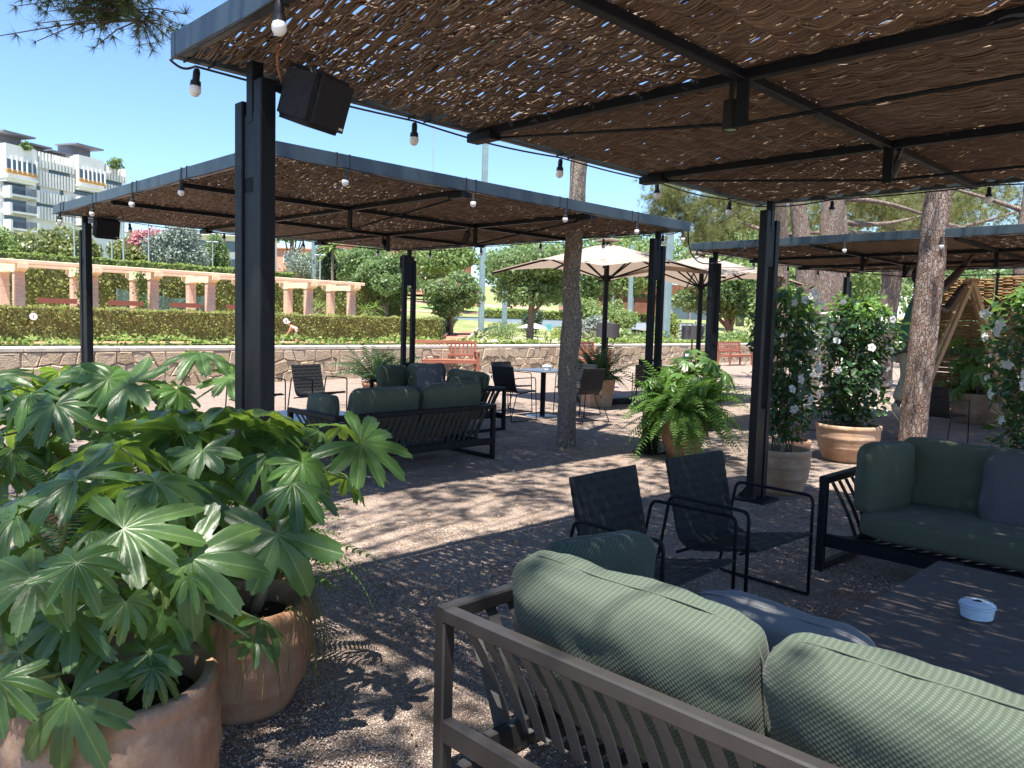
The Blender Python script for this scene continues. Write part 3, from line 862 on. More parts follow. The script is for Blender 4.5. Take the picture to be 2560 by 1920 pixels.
leaf_tree('bare_shrub_tree', 'silvery thin leaved tree left of the dark conifer', (-25.6, 95, 4.4), 7, (3.2, 2.4, 2.2, 2.4), 'tree_silver', 1500, .25, 29, group=G2, trunk_r=.12, forks=7)
leaf_tree('dark_conifer', 'dark rounded conifer between two lamp poles', (-24.4, 105, 5), 7, (3.4, 2.3, 2.2, 3.6), 'tree_dark', 4200, .35, 30, group=G2, trunk_r=.2)
G3 = 'trees on the upper lawn at left'
leaf_tree('magnolia_tree', 'large olive green tree below the apartment block', (-46.6, 82, 3), 10, (3.6, 4.4, 4.0, 3.2), 'tree_magnolia', 11000, .38, 31, group=G3, trunk_r=.35)
leaf_tree('magnolia_tree', 'second olive green tree right of the left pergola post', (-41.0, 86, 3.8), 9, (3.3, 3.4, 3.0, 2.8), 'tree_magnolia', 8500, .36, 32, group=G3, trunk_r=.3)
leaf_tree('pink_tree', 'pink blossoming tree left of the silver conifer', (-39.6, 86, 4.4), 8, (3.6, 2.2, 2.0, 2.9), 'tree_pink', 4200, .3, 33, group=G3, trunk_r=.18)
leaf_tree('silver_conifer', 'large silver grey conifer right of the pink tree', (-34.4, 82, 4.2), 10, (3.7, 3.4, 3.0, 3.1), 'tree_silver', 9500, .3, 34, group=G3, trunk_r=.3)
leaf_tree('cypress_tree', 'upright bright green cypress beside the white house', (-33.0, 88, 4.5), 7, (3.1, 1.4, 1.4, 2.9), 'tree_mid', 4200, .26, 35, group=G3, trunk_r=.15)
leaf_tree('willow_tree', 'pale green weeping tree at the far left edge', (-50.6, 78, 3.2), 8, (3.6, 2.2, 2.0, 2.6), 'tree_pale', 5200, .3, 36, group=G3, trunk_r=.16)
leaf_tree('low_tree', 'green tree right of the umbrella pine', (-29.0, 112, 5.2), 6, (3.4, 3.6, 3, 2.4), 'tree_mid', 3500, .4, 37, group=G2, trunk_r=.2)

more = [(-14, 128, 5.5, 6, 5.0, 'tree_mid', 'far green tree behind the middle pergola corner'), (4, 132, 6, 7, 6.0, 'tree_pale', 'far pale tree left of the first parasol'), (18, 130, 6, 7, 6.4, 'tree_mid', 'far tree rising behind the first parasol'), (33, 135, 6, 8, 7.0, 'tree_pale', 'far pale tree behind the second parasol'), (50, 138, 7, 8, 7.0, 'tree_mid', 'far tree right of the scaffolded tower'), (60, 128, 6, 8, 7.0, 'tree_pale', 'far pale tree behind the right near post'), (8, 100, 3.6, 5, 4.4, 'tree_mid', 'green tree directly behind the first parasol pole'), (27, 70, 1.4, 5, 4.0, 'tree_pale', 'pale tree low behind the second parasol pole'), (20, 58, .2, 3.4, 2.9, 'tree_mid', 'green tree right of the second drum lamp'), (36, 88, 3, 6, 5.0, 'tree_mid', 'green tree behind the crooked trunks')]
for k, (x, y, z, rx, rz, m, lb) in enumerate(more):
    leaf_tree('far_tree', lb, (x, y, z), rz * 2, (rz * 1.05, rx, rx * .85, rz), m, 6500, .42, 200 + k, group=G2, trunk_r=.35)

# palm and dragon trees
def spiky(name, label, base, h, nleaf, L, mat, seed, bark='bark_far', r=.16, droop=.9, w=.06, group=None, heads=1, seg=6):
    rr = random.Random(seed)
    th = thing(name, label, 'palm', base, 0, group)
    for hd in range(heads):
        off = Vector((rr.uniform(-.7, .7), rr.uniform(-.4, .4), 0)) * (0 if heads == 1 else 1)
        hh = h * (1 if heads == 1 else rr.uniform(.7, 1.05))
        link('trunk', trunk_mesh('trunk', [(0, 0, -.2), (off.x * .5, off.y * .5, hh * .5), (off.x, off.y, hh)], [r * 1.2, r, r * .9], MT[bark], 8, seed + hd), th)
        for k in range(nleaf):
            a = rr.uniform(0, 6.283); e = rr.uniform(-.5, 1.2); l = L * rr.uniform(.8, 1.1)
            d = Vector((math.cos(a) * math.cos(e), math.sin(a) * math.cos(e), math.sin(e)))
            p = Vector((off.x, off.y, hh)); sd = d.cross(Vector((0, 0, 1))).normalized(); V = []
            for q in range(seg + 1):
                t_ = q / seg
                c_ = p + d * l * t_ + Vector((0, 0, -droop * l * t_ * t_ * .5)); ww = w * l * (1 - t_ * .92) * (1 if q else .5)
                V += [c_ - sd * ww + Vector((0, 0, ww * .4)), c_, c_ + sd * ww + Vector((0, 0, ww * .4))]
            F = []
            for q in range(seg):
                F += [(3 * q, 3 * q + 1, 3 * q + 4, 3 * q + 3), (3 * q + 1, 3 * q + 2, 3 * q + 5, 3 * q + 4)]
            MB().add(V, F).build('frond', MT[mat], th, True)
    return th
spiky('palm_tree', 'tall palm with grey trunk in front of the terracotta villa', (-23, 100, 4.6), 5.4, 26, 2.4, 'tree_pale', 51, w=.13)
spiky('palm_tree', 'second palm crown right of the tall palm', (-18.6, 104, 5), 5.0, 24, 2.2, 'tree_mid', 52, w=.13)
spiky('dragon_tree', 'spiky dragon tree inside the right end of the colonnade', WN(37.6, 55.0, 1.2), 1.3, 30, 1.25, 'tree_pale', 53, r=.1, w=.035, heads=3, droop=.7)
spiky('dragon_tree', 'spiky yellow green dragon tree just outside the colonnade end', WN(41.5, 53, .6), 2.0, 30, 1.2, 'vine_new', 54, r=.1, w=.035, heads=3, droop=.7)
spiky('small_palm', 'small palm before the brown timber building', (12.6, 108, 3.4), 1.6, 16, 1.9, 'tree_mid', 55, w=.1)
spiky('small_palm', 'small palm right of the white door of the brown building', (20.6, 108, 3.4), 1.2, 16, 1.9, 'tree_mid', 56, w=.1)

# rose and flower bushes in the beds, umpire chair, white parasol
bl = ['at the foot of the thick mast', 'behind the white parasol', 'right of the teal chair', 'behind the first drum lamp', 'in the bed between two lamps', 'behind the second drum lamp', 'right of the second drum lamp', 'far right of the flower beds']
for k, (x, y, rx, rz, m) in enumerate(((-1.8, 78, 2.6, 1.1, 'tree_mid'), (1.2, 90, 3.2, 1.3, 'tree_pale'), (5.6, 82, 2.2, 1.0, 'hedge_bright'), (5.2, 42, 1.7, .95, 'tree_pale'), (7.0, 40, 1.5, .85, 'tree_pale'), (9.4, 39, 1.3, .85, 'tree_mid'), (11.6, 40, 1.8, .9, 'tree_pale'), (13.8, 41, 1.6, .9, 'tree_mid'))):
    leaf_tree('garden_bush', 'leafy flowering bush ' + bl[k], (x, y, -.3), 1.5, (.75, rx, rx * .6, rz), m, 2200, .17, 70 + k, trunk_r=.03, cat='bush', group='bushes in the flower beds', forks=0, flowers=(60, 'petal', .12))
uc = thing('umpire_chair', 'tall teal chair on long legs beside the small white parasol', 'chair', (3.8, 85, -.3))
MT['teal'] = plain('teal paint', (.08, .3, .32), .5)
MB().box((0, 0, 1.0), (.6, .55, .06), 0, .01).build('seat', MT['teal'], uc)
MB().box((0, .27, 1.4), (.6, .05, .6), 0, .01).build('backrest', MT['teal'], uc)
for sx in (-1, 1):
    for sy in (-1, 1): MB().bar((sx * .26, sy * .24, 1), (sx * .45, sy * .42, 0), .05, .05).build('leg', MT['steel'], uc)
    MB().bar((sx * .3, -.25, 1.25), (sx * .3, .27, 1.25), .05, .04).build('arm', MT['teal'], uc)
wp = thing('white_parasol', 'small white parasol open in the flower garden', 'parasol', (1.9, 80, -.3))
MB().lathe([(1.55, 1.25), (1.4, 1.3), (.6, 1.62), (.05, 1.8), (0, 1.82)], 8).build('canopy', MT['whitecloth'], wp)
MB().tube([(0, 0, 0), (0, 0, 1.8)], .03).build('pole', MT['steel'], wp)
b = thing('court_wall', 'long blue grey court wall across the middle distance', 'wall', (9, 100, 1.0), 16)
MB().box((0, 0, .45), (34, .3, .95), 0, .02).build('panel', MT['hardcourt'], b); MB().box((0, 0, .96), (34, .36, .05)).build('rail', MT['steel'], b)

# ================================================================ BUILDINGS
MT['plaster'] = plain('warm white render', (.82, .81, .78), .85, 0, .2, .08, .4)
MT['plaster2'] = plain('pale grey render', (.74, .75, .76), .85, 0, .2, .08, .4)
MT['slab'] = plain('dark roof slab', (.19, .19, .22), .7, 0, .3, .1)
MT['orange'] = plain('orange panel', (.62, .3, .07), .7, 0, .3, .1)
MT['brownwood'] = plain('brown timber cladding', (.2, .085, .055), .7, 0, .3, .25, .8)
MT['villa'] = plain('terracotta render', (.6, .33, .22), .85, 0, .2, .08, .3)
MT['glass'] = plain('window glass', (.05, .09, .13), .08, 0, .8, .1, 1)
MT['greyroof'] = plain('clay roof', (.48, .25, .17), .85, 0, .2, .1, .5)
fd = Vector((6.62, 18.0, 0)).normalized(); frz = math.degrees(math.atan2(fd.y, fd.x))
ap = thing('apartment_block', 'white apartment block with rows of fins and balconies at far left', 'building', (-64.52, 100, 4), frz)
# local x along the facade, -y towards the terrace, z from ground (world z - 4)
def fb(name, u0, u1, z0, z1, out, mat, depth=.3, par=None):
    b = MB(); b.box(((u0 + u1) / 2, -out + depth / 2, (z0 + z1) / 2 - 4), (u1 - u0, depth, z1 - z0)); return b.build(name, MT[mat], par or ap)
fb('main_wall', -6, 19.1, 4, 20.6, 0, 'plaster2', 9)
def win(u0, u1, z0, z1, out=.06, n=2):
    f = fb('window', u0 - .08, u1 + .08, z0 - .08, z1 + .08, out, 'slab', .1)
    st = (u1 - u0) / n
    for q in range(n): fb('pane', u0 + q * st + .04, u0 + (q + 1) * st - .04, z0, z1, out + .03, 'glass', .1, f)
def tower(u0, u1, zs):
    fb('bay', u0, u1, zs - 1.0, zs + 3.6, 1.2, 'plaster', 1.6)
    fb('roof_slab', u0 - .1, u1 + .2, zs + 5.0, zs + 5.2, 1.0, 'slab', 4)
    fb('penthouse', u0 + .3, u1 - .3, zs + 3.6, zs + 5.0, -1.0, 'slab', 2)
    n = 6; st = (u1 - u0) / n
    for q in range(n):
        f = fb('window', u0 + q * st + .1, u0 + (q + 1) * st - .06, zs + .55, zs + 1.75, 1.26, 'slab', .1)
        fb('pane', u0 + q * st + .18, u0 + (q + 1) * st - .14, zs + .62, zs + 1.68, 1.29, 'glass', .1, f)
        fb('fin', u0 + (q + 1) * st - .06, u0 + (q + 1) * st + .06, zs + .2, zs + 2.1, 1.45, 'plaster', .3)
    fb('orange_band', u0, u1 + .04, zs + .05, zs + .45, 1.42, 'orange', .3)
    fb('bottom_slab', u0 - .1, u1 + .1, zs - .6, zs - .35, 1.5, 'plaster', 1.8)
tower(-.2, 3.9, 18.3); tower(10.3, 14.45, 19.0)
def balcony(u0, u1, z):
    fb('balcony_floor', u0, u1, z - .25, z, 1.4, 'plaster', 1.4)
    for u in (u0, u1 - .35): fb('balcony_cheek', u, u + .35, z - .5, z + 1.0, 1.45, 'plaster', 1.2)
    fb('railing', u0 + .4, u1 - .4, z + .88, z + .95, 1.38, 'slab', .05)
    n = 16
    b = MB()
    for q in range(n): b.box((u0 + .5 + q * (u1 - u0 - 1) / (n - 1), -1.36, z + .45 - 4), (.04, .04, .85))
    b.build('railing_bars', MT['slab'], ap)
for z in (15.8, 13.7, 11.6, 9.5, 7.4): balcony(.0, 4.15, z); win(.4, 3.2, z + .2, z + 1.5, .06, 3)
for z in (17.4, 15.2, 13.0): win(10.5, 13.7, z + .1, z + 1.3, .06, 2)
balcony(10.2, 14.5, 16.0); balcony(10.2, 14.5, 13.6)
def fins(u0, u1, z0, z1, n):
    fb('parapet', u0, u1, z0 + .45, z1 - .5, .35, 'plaster', .3)
    for q in range(n):
        u = u0 + (q + .5) * (u1 - u0) / n
        fb('fin', u - .1, u + .1, z0, z1, .75, 'plaster', .5)
fins(4.1, 10.1, 19.9, 21.9, 12); fins(4.7, 10.1, 17.5, 19.4, 12); fins(4.8, 8.9, 15.3, 16.8, 9); fins(4.8, 9.5, 13.2, 14.9, 10)
fins(14.5, 19.0, 20.2, 22.2, 9); fins(14.5, 19.0, 17.8, 19.6, 9); fins(14.5, 19.0, 15.4, 17.0, 9)
win(6.8, 9.8, 18.95, 20.1, .06, 2); win(4.95, 5.25, 16.9, 17.7, .06, 1); win(8.4, 8.75, 17.0, 18.1, .06, 1); win(4.9, 8.3, 14.8, 15.5, .06, 3); win(14.6, 18.5, 19.3, 20.4, .06, 3); win(14.6, 18.5, 17.0, 18.0, .06, 3)
fb('roof_slab', 3.7, 6.8, 22.6, 22.8, .6, 'slab', 4); fb('penthouse', 3.9, 6.7, 20.6, 22.6, -.8, 'slab', 2)
fb('roof_slab', 6.9, 10.1, 22.4, 22.6, .4, 'slab', 4); fb('penthouse', 7.0, 10, 20.6, 22.4, -.8, 'slab', 2)
leaf_tree('roof_planter', 'green shrub on the left roof terrace of the apartment block', (-62.6, 102, 21.6), 1, (.5, .8, .8, .6), 'tree_mid', 400, .3, 90, trunk_r=.05, cat='shrub', forks=0, group='shrubs on the roof terrace')
leaf_tree('roof_planter', 'green shrub on the right roof terrace of the apartment block', (-57.6, 115, 21.9), 1, (.7, 1.3, 1.1, .9), 'tree_mid', 700, .3, 91, trunk_r=.05, cat='shrub', forks=0, group='shrubs on the roof terrace')

wh = thing('white_house', 'white modern house with ribbon windows behind the cypress', 'building', (-51, 128, 5), 8)
MB().box((0, 4, 4.5), (22, 8, 9), 0, .05).build('main_wall', MT['plaster'], wh)
MB().box((0, 3.4, 9.1), (23, 10, .3), 0, .03).build('roof', MT['plaster2'], wh)
for r_ in range(3):
    for q in range(5):
        f = MB().box((-8.5 + q * 4.2, -.04, 1.6 + r_ * 2.9), (3.4, .12, 1.7)).build('window', MT['slab'], wh)
        for s_ in range(3): MB().box((-8.5 + q * 4.2 - 1.05 + s_ * 1.05, -.08, 1.6 + r_ * 2.9), (.95, .12, 1.5)).build('pane', MT['glass'], f)
vl = thing('terracotta_villa', 'terracotta coloured villa with terraces behind the palms', 'building', (-30, 145, 6), 5)
for (x0, x1, y0, z1, m) in ((-16, -4, 0, 7.5, 'villa'), (-4, 8, 3, 9.2, 'villa'), (8, 22, 1, 8.2, 'brownwood'), (-12, 20, -3, 3.2, 'villa')):
    MB().box(((x0 + x1) / 2, y0 + 5, z1 / 2), (x1 - x0, 10, z1), 0, .04).build('wing', MT[m], vl)
    MB().box(((x0 + x1) / 2, y0 + 5, z1 + .15), (x1 - x0 + .8, 10.8, .3), 0, .04).build('roof', MT['greyroof'], vl)
    n_ = int((x1 - x0) / 3.2)
    for q in range(n_):
        x = x0 + 1.6 + q * 3.2
        f = MB().box((x, y0 - .03, z1 - 1.7), (1.7, .12, 1.5)).build('window', MT['plaster'], vl)
        MB().box((x, y0 - .07, z1 - 1.7), (1.4, .12, 1.25)).build('pane', MT['glass'], f)
bb = thing('timber_building', 'long low brown timber clad building under the parasol edge', 'building', (19, 118, 2.6), 8)
MB().box((0, 4, 1.9), (22, 8, 3.8), 0, .03).build('dark_ground_floor', MT['glass'], bb)
for q in range(28): MB().box((-10.6 + q * .79, -.3, 4.3), (.74, .25, 1.5), 0, .02).build('cladding_board', MT['brownwood'], bb)
MB().box((0, 4, 5.0), (22.4, 8.6, .25)).build('roof', MT['slab'], bb)
for q in range(8): MB().box((-10.5 + q * 3, -.1, 1.9), (.35, .3, 3.8)).build('pillar', MT['slab'], bb)
for q in range(5): MB().box((-9 + q * 3, -.02, 1.7), (2.2, .1, 2.8)).build('slatted_shutter', MT['brownwood'], bb)
MB().box((3.9, -.2, 1.2), (1.0, .1, 2.2)).build('white_door', MT['white'], bb)
sc = thing('scaffolded_tower', 'distant pale building wrapped in scaffolding above the far trees', 'building', (112, 400, 20), -6)
MT['farpink'] = plain('faded render', (.62, .5, .45), .9, 0, .1, .06, .05)
MB().box((0, 5, 12), (22, 10, 24)).build('block', MT['farpink'], sc); MB().box((2.5, 5, 26.5), (2.6, 3, 6)).build('chimney', MT['villa'], sc); MB().box((9, 5, 25), (4, 6, 3)).build('roof_hut', MT['farpink'], sc)
for q in range(9): MB().box((-11 + q * 2.75, -1.2, 13), (.16, .16, 28)).build('scaffold_upright', MT['greypole'], sc)
for q in range(6): MB().box((0, -1.2, 8 + q * 3.2), (22.4, .9, .2)).build('scaffold_deck', MT['greypole'], sc)

# ================================================================ WOVEN ROOFS
PS = 1.70                      # panel size
def woven_panel(name, pitch, strands, sw_, amp, wp, loose, seed, skip=.0):
    rg = np.random.default_rng(seed)
    npt = int(PS / (wp / 5)) + 1
    y = np.linspace(-PS / 2, PS / 2, npt)
    paths = []; wid = []
    nb = int(PS / pitch)
    for j in range(nb):
        x0 = -PS / 2 + (j + .5) * pitch
        ph = rg.normal(0, .12); wb = loose * .9 * np.sin(y * rg.uniform(1.5, 4) + rg.uniform(0, 6.28))
        bow = rg.uniform(.5, 1.3, npt // 5 + 3); bowi = np.interp(np.arange(npt) / 5., np.arange(len(bow)), bow)
        s_ = math.pi * y / wp + math.pi * (j % 2) + ph
        for k in range(strands):
            if rg.random() < skip: continue
            off = (k - (strands - 1) / 2) * sw_
            xx = x0 + off * (1 + .3 * np.cos(s_)) + wb + rg.normal(0, loose * .5) + loose * .4 * np.sin(y * rg.uniform(6, 14) + rg.uniform(0, 6.28)) + pitch * .22 * np.sin(s_ + .4)
            zz = amp * np.sin(s_) * bowi + rg.normal(0, amp * .2) + amp * .16 * np.sin(y * rg.uniform(8, 20) + rg.uniform(0, 6.28))
            i0, i1 = 0, npt
            if rg.random() < .2:
                c_ = int(rg.integers(3, npt - 3)); i0, i1 = (0, c_) if rg.random() < .5 else (c_, npt)
            if i1 - i0 < 4: continue
            paths.append(np.stack([xx, y, zz], 1)[i0:i1]); wid.append(sw_ * rg.uniform(.55, .85))
    # warp sticks
    for q in range(int(PS / wp)):
        yy = -PS / 2 + (q + .5) * wp
        x = np.linspace(-PS / 2, PS / 2, 10)
        paths.append(np.stack([x, np.full(10, yy) + rg.normal(0, .004, 10), rg.normal(0, .002, 10)], 1)); wid.append(.006)
    VV = []; FF = []; base = 0
    ang = np.array([-.5, 1.6, 3.7])
    for P, w in zip(paths, wid):
        d = np.gradient(P, axis=0); d /= np.linalg.norm(d, axis=1)[:, None]
        side = np.cross(d, np.array([0, 0, 1.])); side /= np.linalg.norm(side, axis=1)[:, None]
        up = np.cross(side, d)
        ring = P[:, None] + (side[:, None] * np.cos(ang)[None, :, None] + up[:, None] * .7 * np.sin(ang)[None, :, None]) * w
        m = len(P)
        VV.append(ring.reshape(-1, 3))
        i = np.arange(m * 3).reshape(m, 3) + base
        j = np.roll(i, -1, 1)
        FF.append(np.stack([i[:-1], j[:-1], j[1:], i[1:]], 2).reshape(-1, 4)); base += m * 3
    return np_mesh(name, np.concatenate(VV), np.concatenate(FF), MT['wicker'], True)
PANELS_LOOSE = [woven_panel('woven_panel', .0305, 7, .0086, .024, .15, .0042, 100 + k, .04) for k in range(2)]
PANELS_MID = [woven_panel('woven_panel', .0245, 7, .0082, .019, .15, .0036, 110 + k, .02) for k in range(2)]
PANELS_DENSE = [woven_panel('woven_panel', .0195, 7, .0076, .011, .18, .0032, 120)]

def tension(b, pts, r): b.tube(pts, r, 6)

def pergola(name, label, ca, cb, panels, post_spec):
    """centre (ca,cb) on the terrace axes; local x = A, y = B"""
    th = thing(name, label, 'pergola', AB(ca, cb, 0), 45)
    h = 2.61; T = .05
    zb, zt_ = 2.60, 2.705
    for s_ in (-1, 1):
        MB().box((0, s_ * (h - T / 2), (zb + zt_) / 2), (2 * h, T, zt_ - zb), 0, .004).build('edge_beam', MT['fascia'], th)
        MB().box((s_ * (h - T / 2), 0, (zb + zt_) / 2 - .001), (T, 2 * h - 2 * T - .004, zt_ - zb - .004), 0, .004).build('edge_beam', MT['fascia'], th)
        MB().box((s_ * PS / 2, 0, 2.592), (.05, 2 * h - .12, .044), 0, .004).build('cross_beam', MT['steel'], th)
        MB().box((0, s_ * PS / 2, 2.589), (2 * h - .12, .05, .042), 0, .004).build('cross_beam', MT['steel'], th)
        # bracket ends under the edge
        for e in (-1, 1):
            MB().box((s_ * PS / 2, e * (h - .10), 2.568), (.09, .2, .05), 0, .004).build('bracket', MT['steel'], th)
        b = MB(); x = s_ * PS / 2
        tension(b, [(x + .03, -h + .1, 2.565), (x + .03, -PS / 2, 2.395), (x + .03, PS / 2, 2.395), (x + .03, h - .1, 2.565)], .008)
        b.build('tension_rod', MT['steel'], th, True)
        for e in (-1, 1):
            MB().box((x, e * PS / 2, 2.475), (.022, .055, .2), 0, .002).build('hanger', MT['steel'], th)
    k = 0
    for ix in (-1, 0, 1):
        for iy in (-1, 0, 1):
            me = panels[(ix, iy)]
            o_ = link('woven_panel', me, th, (ix * PS, iy * PS, 2.64), (R(180) * (k % 2), 0, 0)); tag(o_, kind='stuff')
            k += 1
    for (sx, sy, sep) in post_spec:
        cx, cy = sx * (h - .26), sy * (h - .26)
        po = link('post', None, th, (cx, cy, 0))
        dx, dy = (1, 0) if sep == 'a' else (0, 1)
        for q, top in ((-1, 2.50), (1, 2.43)):
            MB().box((dx * q * .088, dy * q * .088, top / 2 + .002), (.07, .07, top), 0, .005).build('tube', MT['steel'], po)
        MB().box((0, 0, 2.46), (.055, .055, .26), 0, .003).build('stem', MT['steel'], po)
        MB().box((0, 0, 2.2), (.10 if dx else .05, .10 if dy else .05, .34), 0, .003).build('top_plate', MT['steel'], po)
        if dy: MB().box((0, 0, 1.45), (.05, .10, 1.3), 0, .003).build('web_plate', MT['steel'], po)
        MB().box((0, 0, .42), (.10 if dx else .05, .10 if dy else .05, .78), 0, .003).build('bottom_plate', MT['steel'], po)
        MB().box((0, 0, .012), (.3, .3, .02), 0, .003).build('foot_plate', MT['steel'], po)
        MB().add([(-.03, .05, .02), (-.03, .16, .02), (-.03, .05, .14), (-.02, .05, .02), (-.02, .16, .02), (-.02, .05, .14)], [(0, 1, 2), (5, 4, 3), (0, 3, 4, 1), (1, 4, 5, 2), (2, 5, 3, 0)]).build('gusset', MT['steel'], po)
    return th

L0, L1 = PANELS_LOOSE; M0, M1 = PANELS_MID; D0 = PANELS_DENSE[0]
C1 = (1.41 + 2.61, 3.56 - 2.61); C2 = (2.74 + 2.61, 5.11 + 2.61); C3 = (9.9 + 2.61, 6.34 - 2.61)
allp = lambda f: {(i, j): f(i, j) for i in (-1, 0, 1) for j in (-1, 0, 1)}
p1 = allp(lambda i, j: M0 if (i + j) % 2 else M1); p1[(-1, 1)] = L0; p1[(-1, 0)] = M0; p1[(-1, -1)] = D0; p1[(0, 0)] = D0; p1[(0, -1)] = D0; p1[(1, 0)] = M0; p1[(1, -1)] = D0
pergola('pergola', 'near pergola with woven willow roof filling the top of the view', *C1, p1, [(-1, 1, 'b'), (1, 1, 'a'), (1, -1, 'a'), (-1, -1, 'b')])
pergola('pergola', 'middle pergola with woven roof over the far sofas', *C2, allp(lambda i, j: M0 if (i + j) % 2 else M1), [(-1, 1, 'b'), (1, 1, 'a'), (1, -1, 'a')])
pergola('pergola', 'far right pergola roof behind the flowering vine columns', *C3, allp(lambda i, j: D0 if (i + j) % 2 else M1), [(-1, 1, 'a'), (1, 1, 'a'), (1, -1, 'a')])

# ================================================================ FESTOON LIGHTS
sock = MB().lathe([(.0, .085), (.012, .085), (.017, .07), (.017, .03), (.024, .025), (.026, 0), (.0, 0)], 14).mesh('bulb_holder', MT['black'], True, 40)
bulb = MB().lathe([(0, .03), (.012, .03), (.015, .018), (.024, .004), (.029, -.014), (.027, -.03), (.018, -.044), (.006, -.05), (0, -.0505)], 18).mesh('bulb', MT['bulb'], True)
def festoon(label, pts, bulbs, tilt=0):
    th = thing('festoon_lights', label, 'string lights', (0, 0, 0))
    b = MB(); path = []
    for i in range(len(pts) - 1):
        p, q = pts[i], pts[i + 1]; n_ = 10
        for k in range(n_):
            t = k / n_; v = p.lerp(q, t); v.z -= .022 * math.sin(math.pi * t) * (1 if i % 2 else .4); path.append(v)
    path.append(pts[-1])
    b.tube(path, .0055, 6); b.build('cable', MT['black'], th, True)
    rr = random.Random(len(bulbs))
    for v in bulbs:
        h = link('bulb_holder', sock, th, (v.x, v.y, v.z - .088), (rr.uniform(-.12, .12), rr.uniform(-.12, .12), 0), .92); link('bulb', bulb, h)
    return th
zf = 2.60
def ties(par, lst):
    for (a, b_, along) in lst:
        for d in (-.06, .05):
            p = AB(a + (d if along == 'a' else 0), b_ + (d if along == 'b' else 0), 2.652)
            MB().box((0, 0, 0), (.005, .058, .114) if along == 'a' else (.058, .005, .114)).build('cable_tie', MT['black'], par, loc=p, rot=(0, 0, R(45)))
s = [Vector(AB(a, 3.585, zf)) for a in (1.42, 1.53, 2.76, 3.98, 5.10, 6.17, 6.62)] + [Vector(AB(6.64, b_, zf)) for b_ in (2.89, 1.72, .55, -.6)]
s0 = [Vector(AB(1.40, b_, zf)) for b_ in (.1, 1.35, 2.59)]
fs = festoon('string of globe bulbs along the edges of the near pergola', s0 + s, s0 + s[1:6] + s[7:])
ties(fs, [(1.435, b_, 'b') for b_ in (.1, 1.35, 2.59)] + [(a, 3.535, 'a') for a in (1.53, 2.76, 3.98, 5.1, 6.17)] + [(6.605, b_, 'b') for b_ in (2.89, 1.72)])
c2 = [Vector(AB(2.72, b_, zf)) for b_ in (10.3, 10.0, 8.9, 7.78, 6.66, 5.51, 5.09)] + [Vector(AB(a, 5.09, zf)) for a in (3.29, 4.56, 5.75, 6.9, 7.78)]
c2b = [Vector(AB(7.98, b_, zf)) for b_ in (5.5, 6.4, 7.5, 8.7, 9.9)] + [Vector(AB(a, 10.36, zf)) for a in (7.3, 6.0, 4.8, 3.6, 2.8)]
fs = festoon('string of globe bulbs around the edges of the middle pergola', c2 + c2b, c2[1:6] + c2[7:] + c2b)
ties(fs, [(2.765, b_, 'b') for b_ in (10, 8.9, 7.78, 6.66, 5.51)] + [(a, 5.135, 'a') for a in (3.29, 4.56, 5.75, 6.9)])
c3 = [Vector(AB(9.86, b_, zf)) for b_ in (6.2, 5.2, 4.1, 3.0, 1.9)]
c3b = [Vector(AB(a, 6.36, zf)) for a in (10.6, 11.8, 13.0, 14.2)]
festoon('string of globe bulbs along the front of the far right pergola', list(reversed(c3b)) + c3, c3 + c3b)
# loose cable looping from the middle pergola corner to the far one
b = MB(); b.tube(bez(AB(7.95, 5.13, 2.71), AB(8.6, 5.6, 1.9), AB(9.88, 5.3, 2.69), 18), .008, 6)
o = b.build('slack_cable', MT['black'], None, True); tag(o, 'black cable sagging between the middle and far pergola corners', 'cable')

# ================================================================ SPEAKERS AND SPOTS
def speaker(loc, rz, rx, label, w=.3, h=.24, d=.2):
    th = thing('speaker', label, 'speaker', loc, rz, 'black speakers on pergola posts')
    th.rotation_euler = (R(rx), 0, R(rz))
    prof = [(-w / 2, d * .25), (-w * .42, 0), (w * .42, 0), (w / 2, d * .25), (w * .36, d), (-w * .36, d)]
    bm = bmesh.new()
    lo = [bm.verts.new((x, y, -h / 2)) for x, y in prof]; hi = [bm.verts.new((x, y, h / 2)) for x, y in prof]
    bm.faces.new(lo); bm.faces.new(hi[::-1])
    for i in range(6): bm.faces.new((lo[(i + 1) % 6], lo[i], hi[i], hi[(i + 1) % 6]))
    bmesh.ops.recalc_face_normals(bm, faces=bm.faces)
    bmesh.ops.bevel(bm, geom=bm.edges[:], offset=.02, segments=3, affect='EDGES')
    me = bpy.data.meshes.new('cabinet'); bm.to_mesh(me); bm.free(); me.materials.append(MT['speaker'])
    me.polygons.foreach_set("use_smooth", np.ones(len(me.polygons), dtype=bool)); me.set_sharp_from_angle(angle=R(50))
    link('cabinet', me, th)
    MB().box((0, -.004, 0), (w * .8, .012, h * .86), 0, .004).build('grille', MT['speaker'], th)
    MB().box((w * .3, -.012, -h * .36), (.026, .004, .011), 0, .001).build('badge', MT['chrome'], th)
    MB().bar((0, d, 0), (0, d + .1, .01), .05, .05).build('bracket', MT['steel'], th)
speaker((-.80, 3.44, 2.40), 66, 18, 'large black speaker tilted on the near left post', .27, .23, .21)
speaker((-4.85, 9.5, 2.47), 52, 10, 'black speaker on the far left post', .3, .24, .2)
speaker((-1.74, 12.72, 2.41), 2, -4, 'small black speaker on the back post of the middle pergola', .24, .2, .18)
b = MB(); b.tube(bez((-1.03, 3.5, 2.5), (-1.06, 3.44, 2.62), (-1.0, 3.42, 2.64), 8), .006, 6)
o = b.build('speaker_wire', MT['terra'], None, True); tag(o, 'thin reddish wire looping from the large speaker', 'wire')
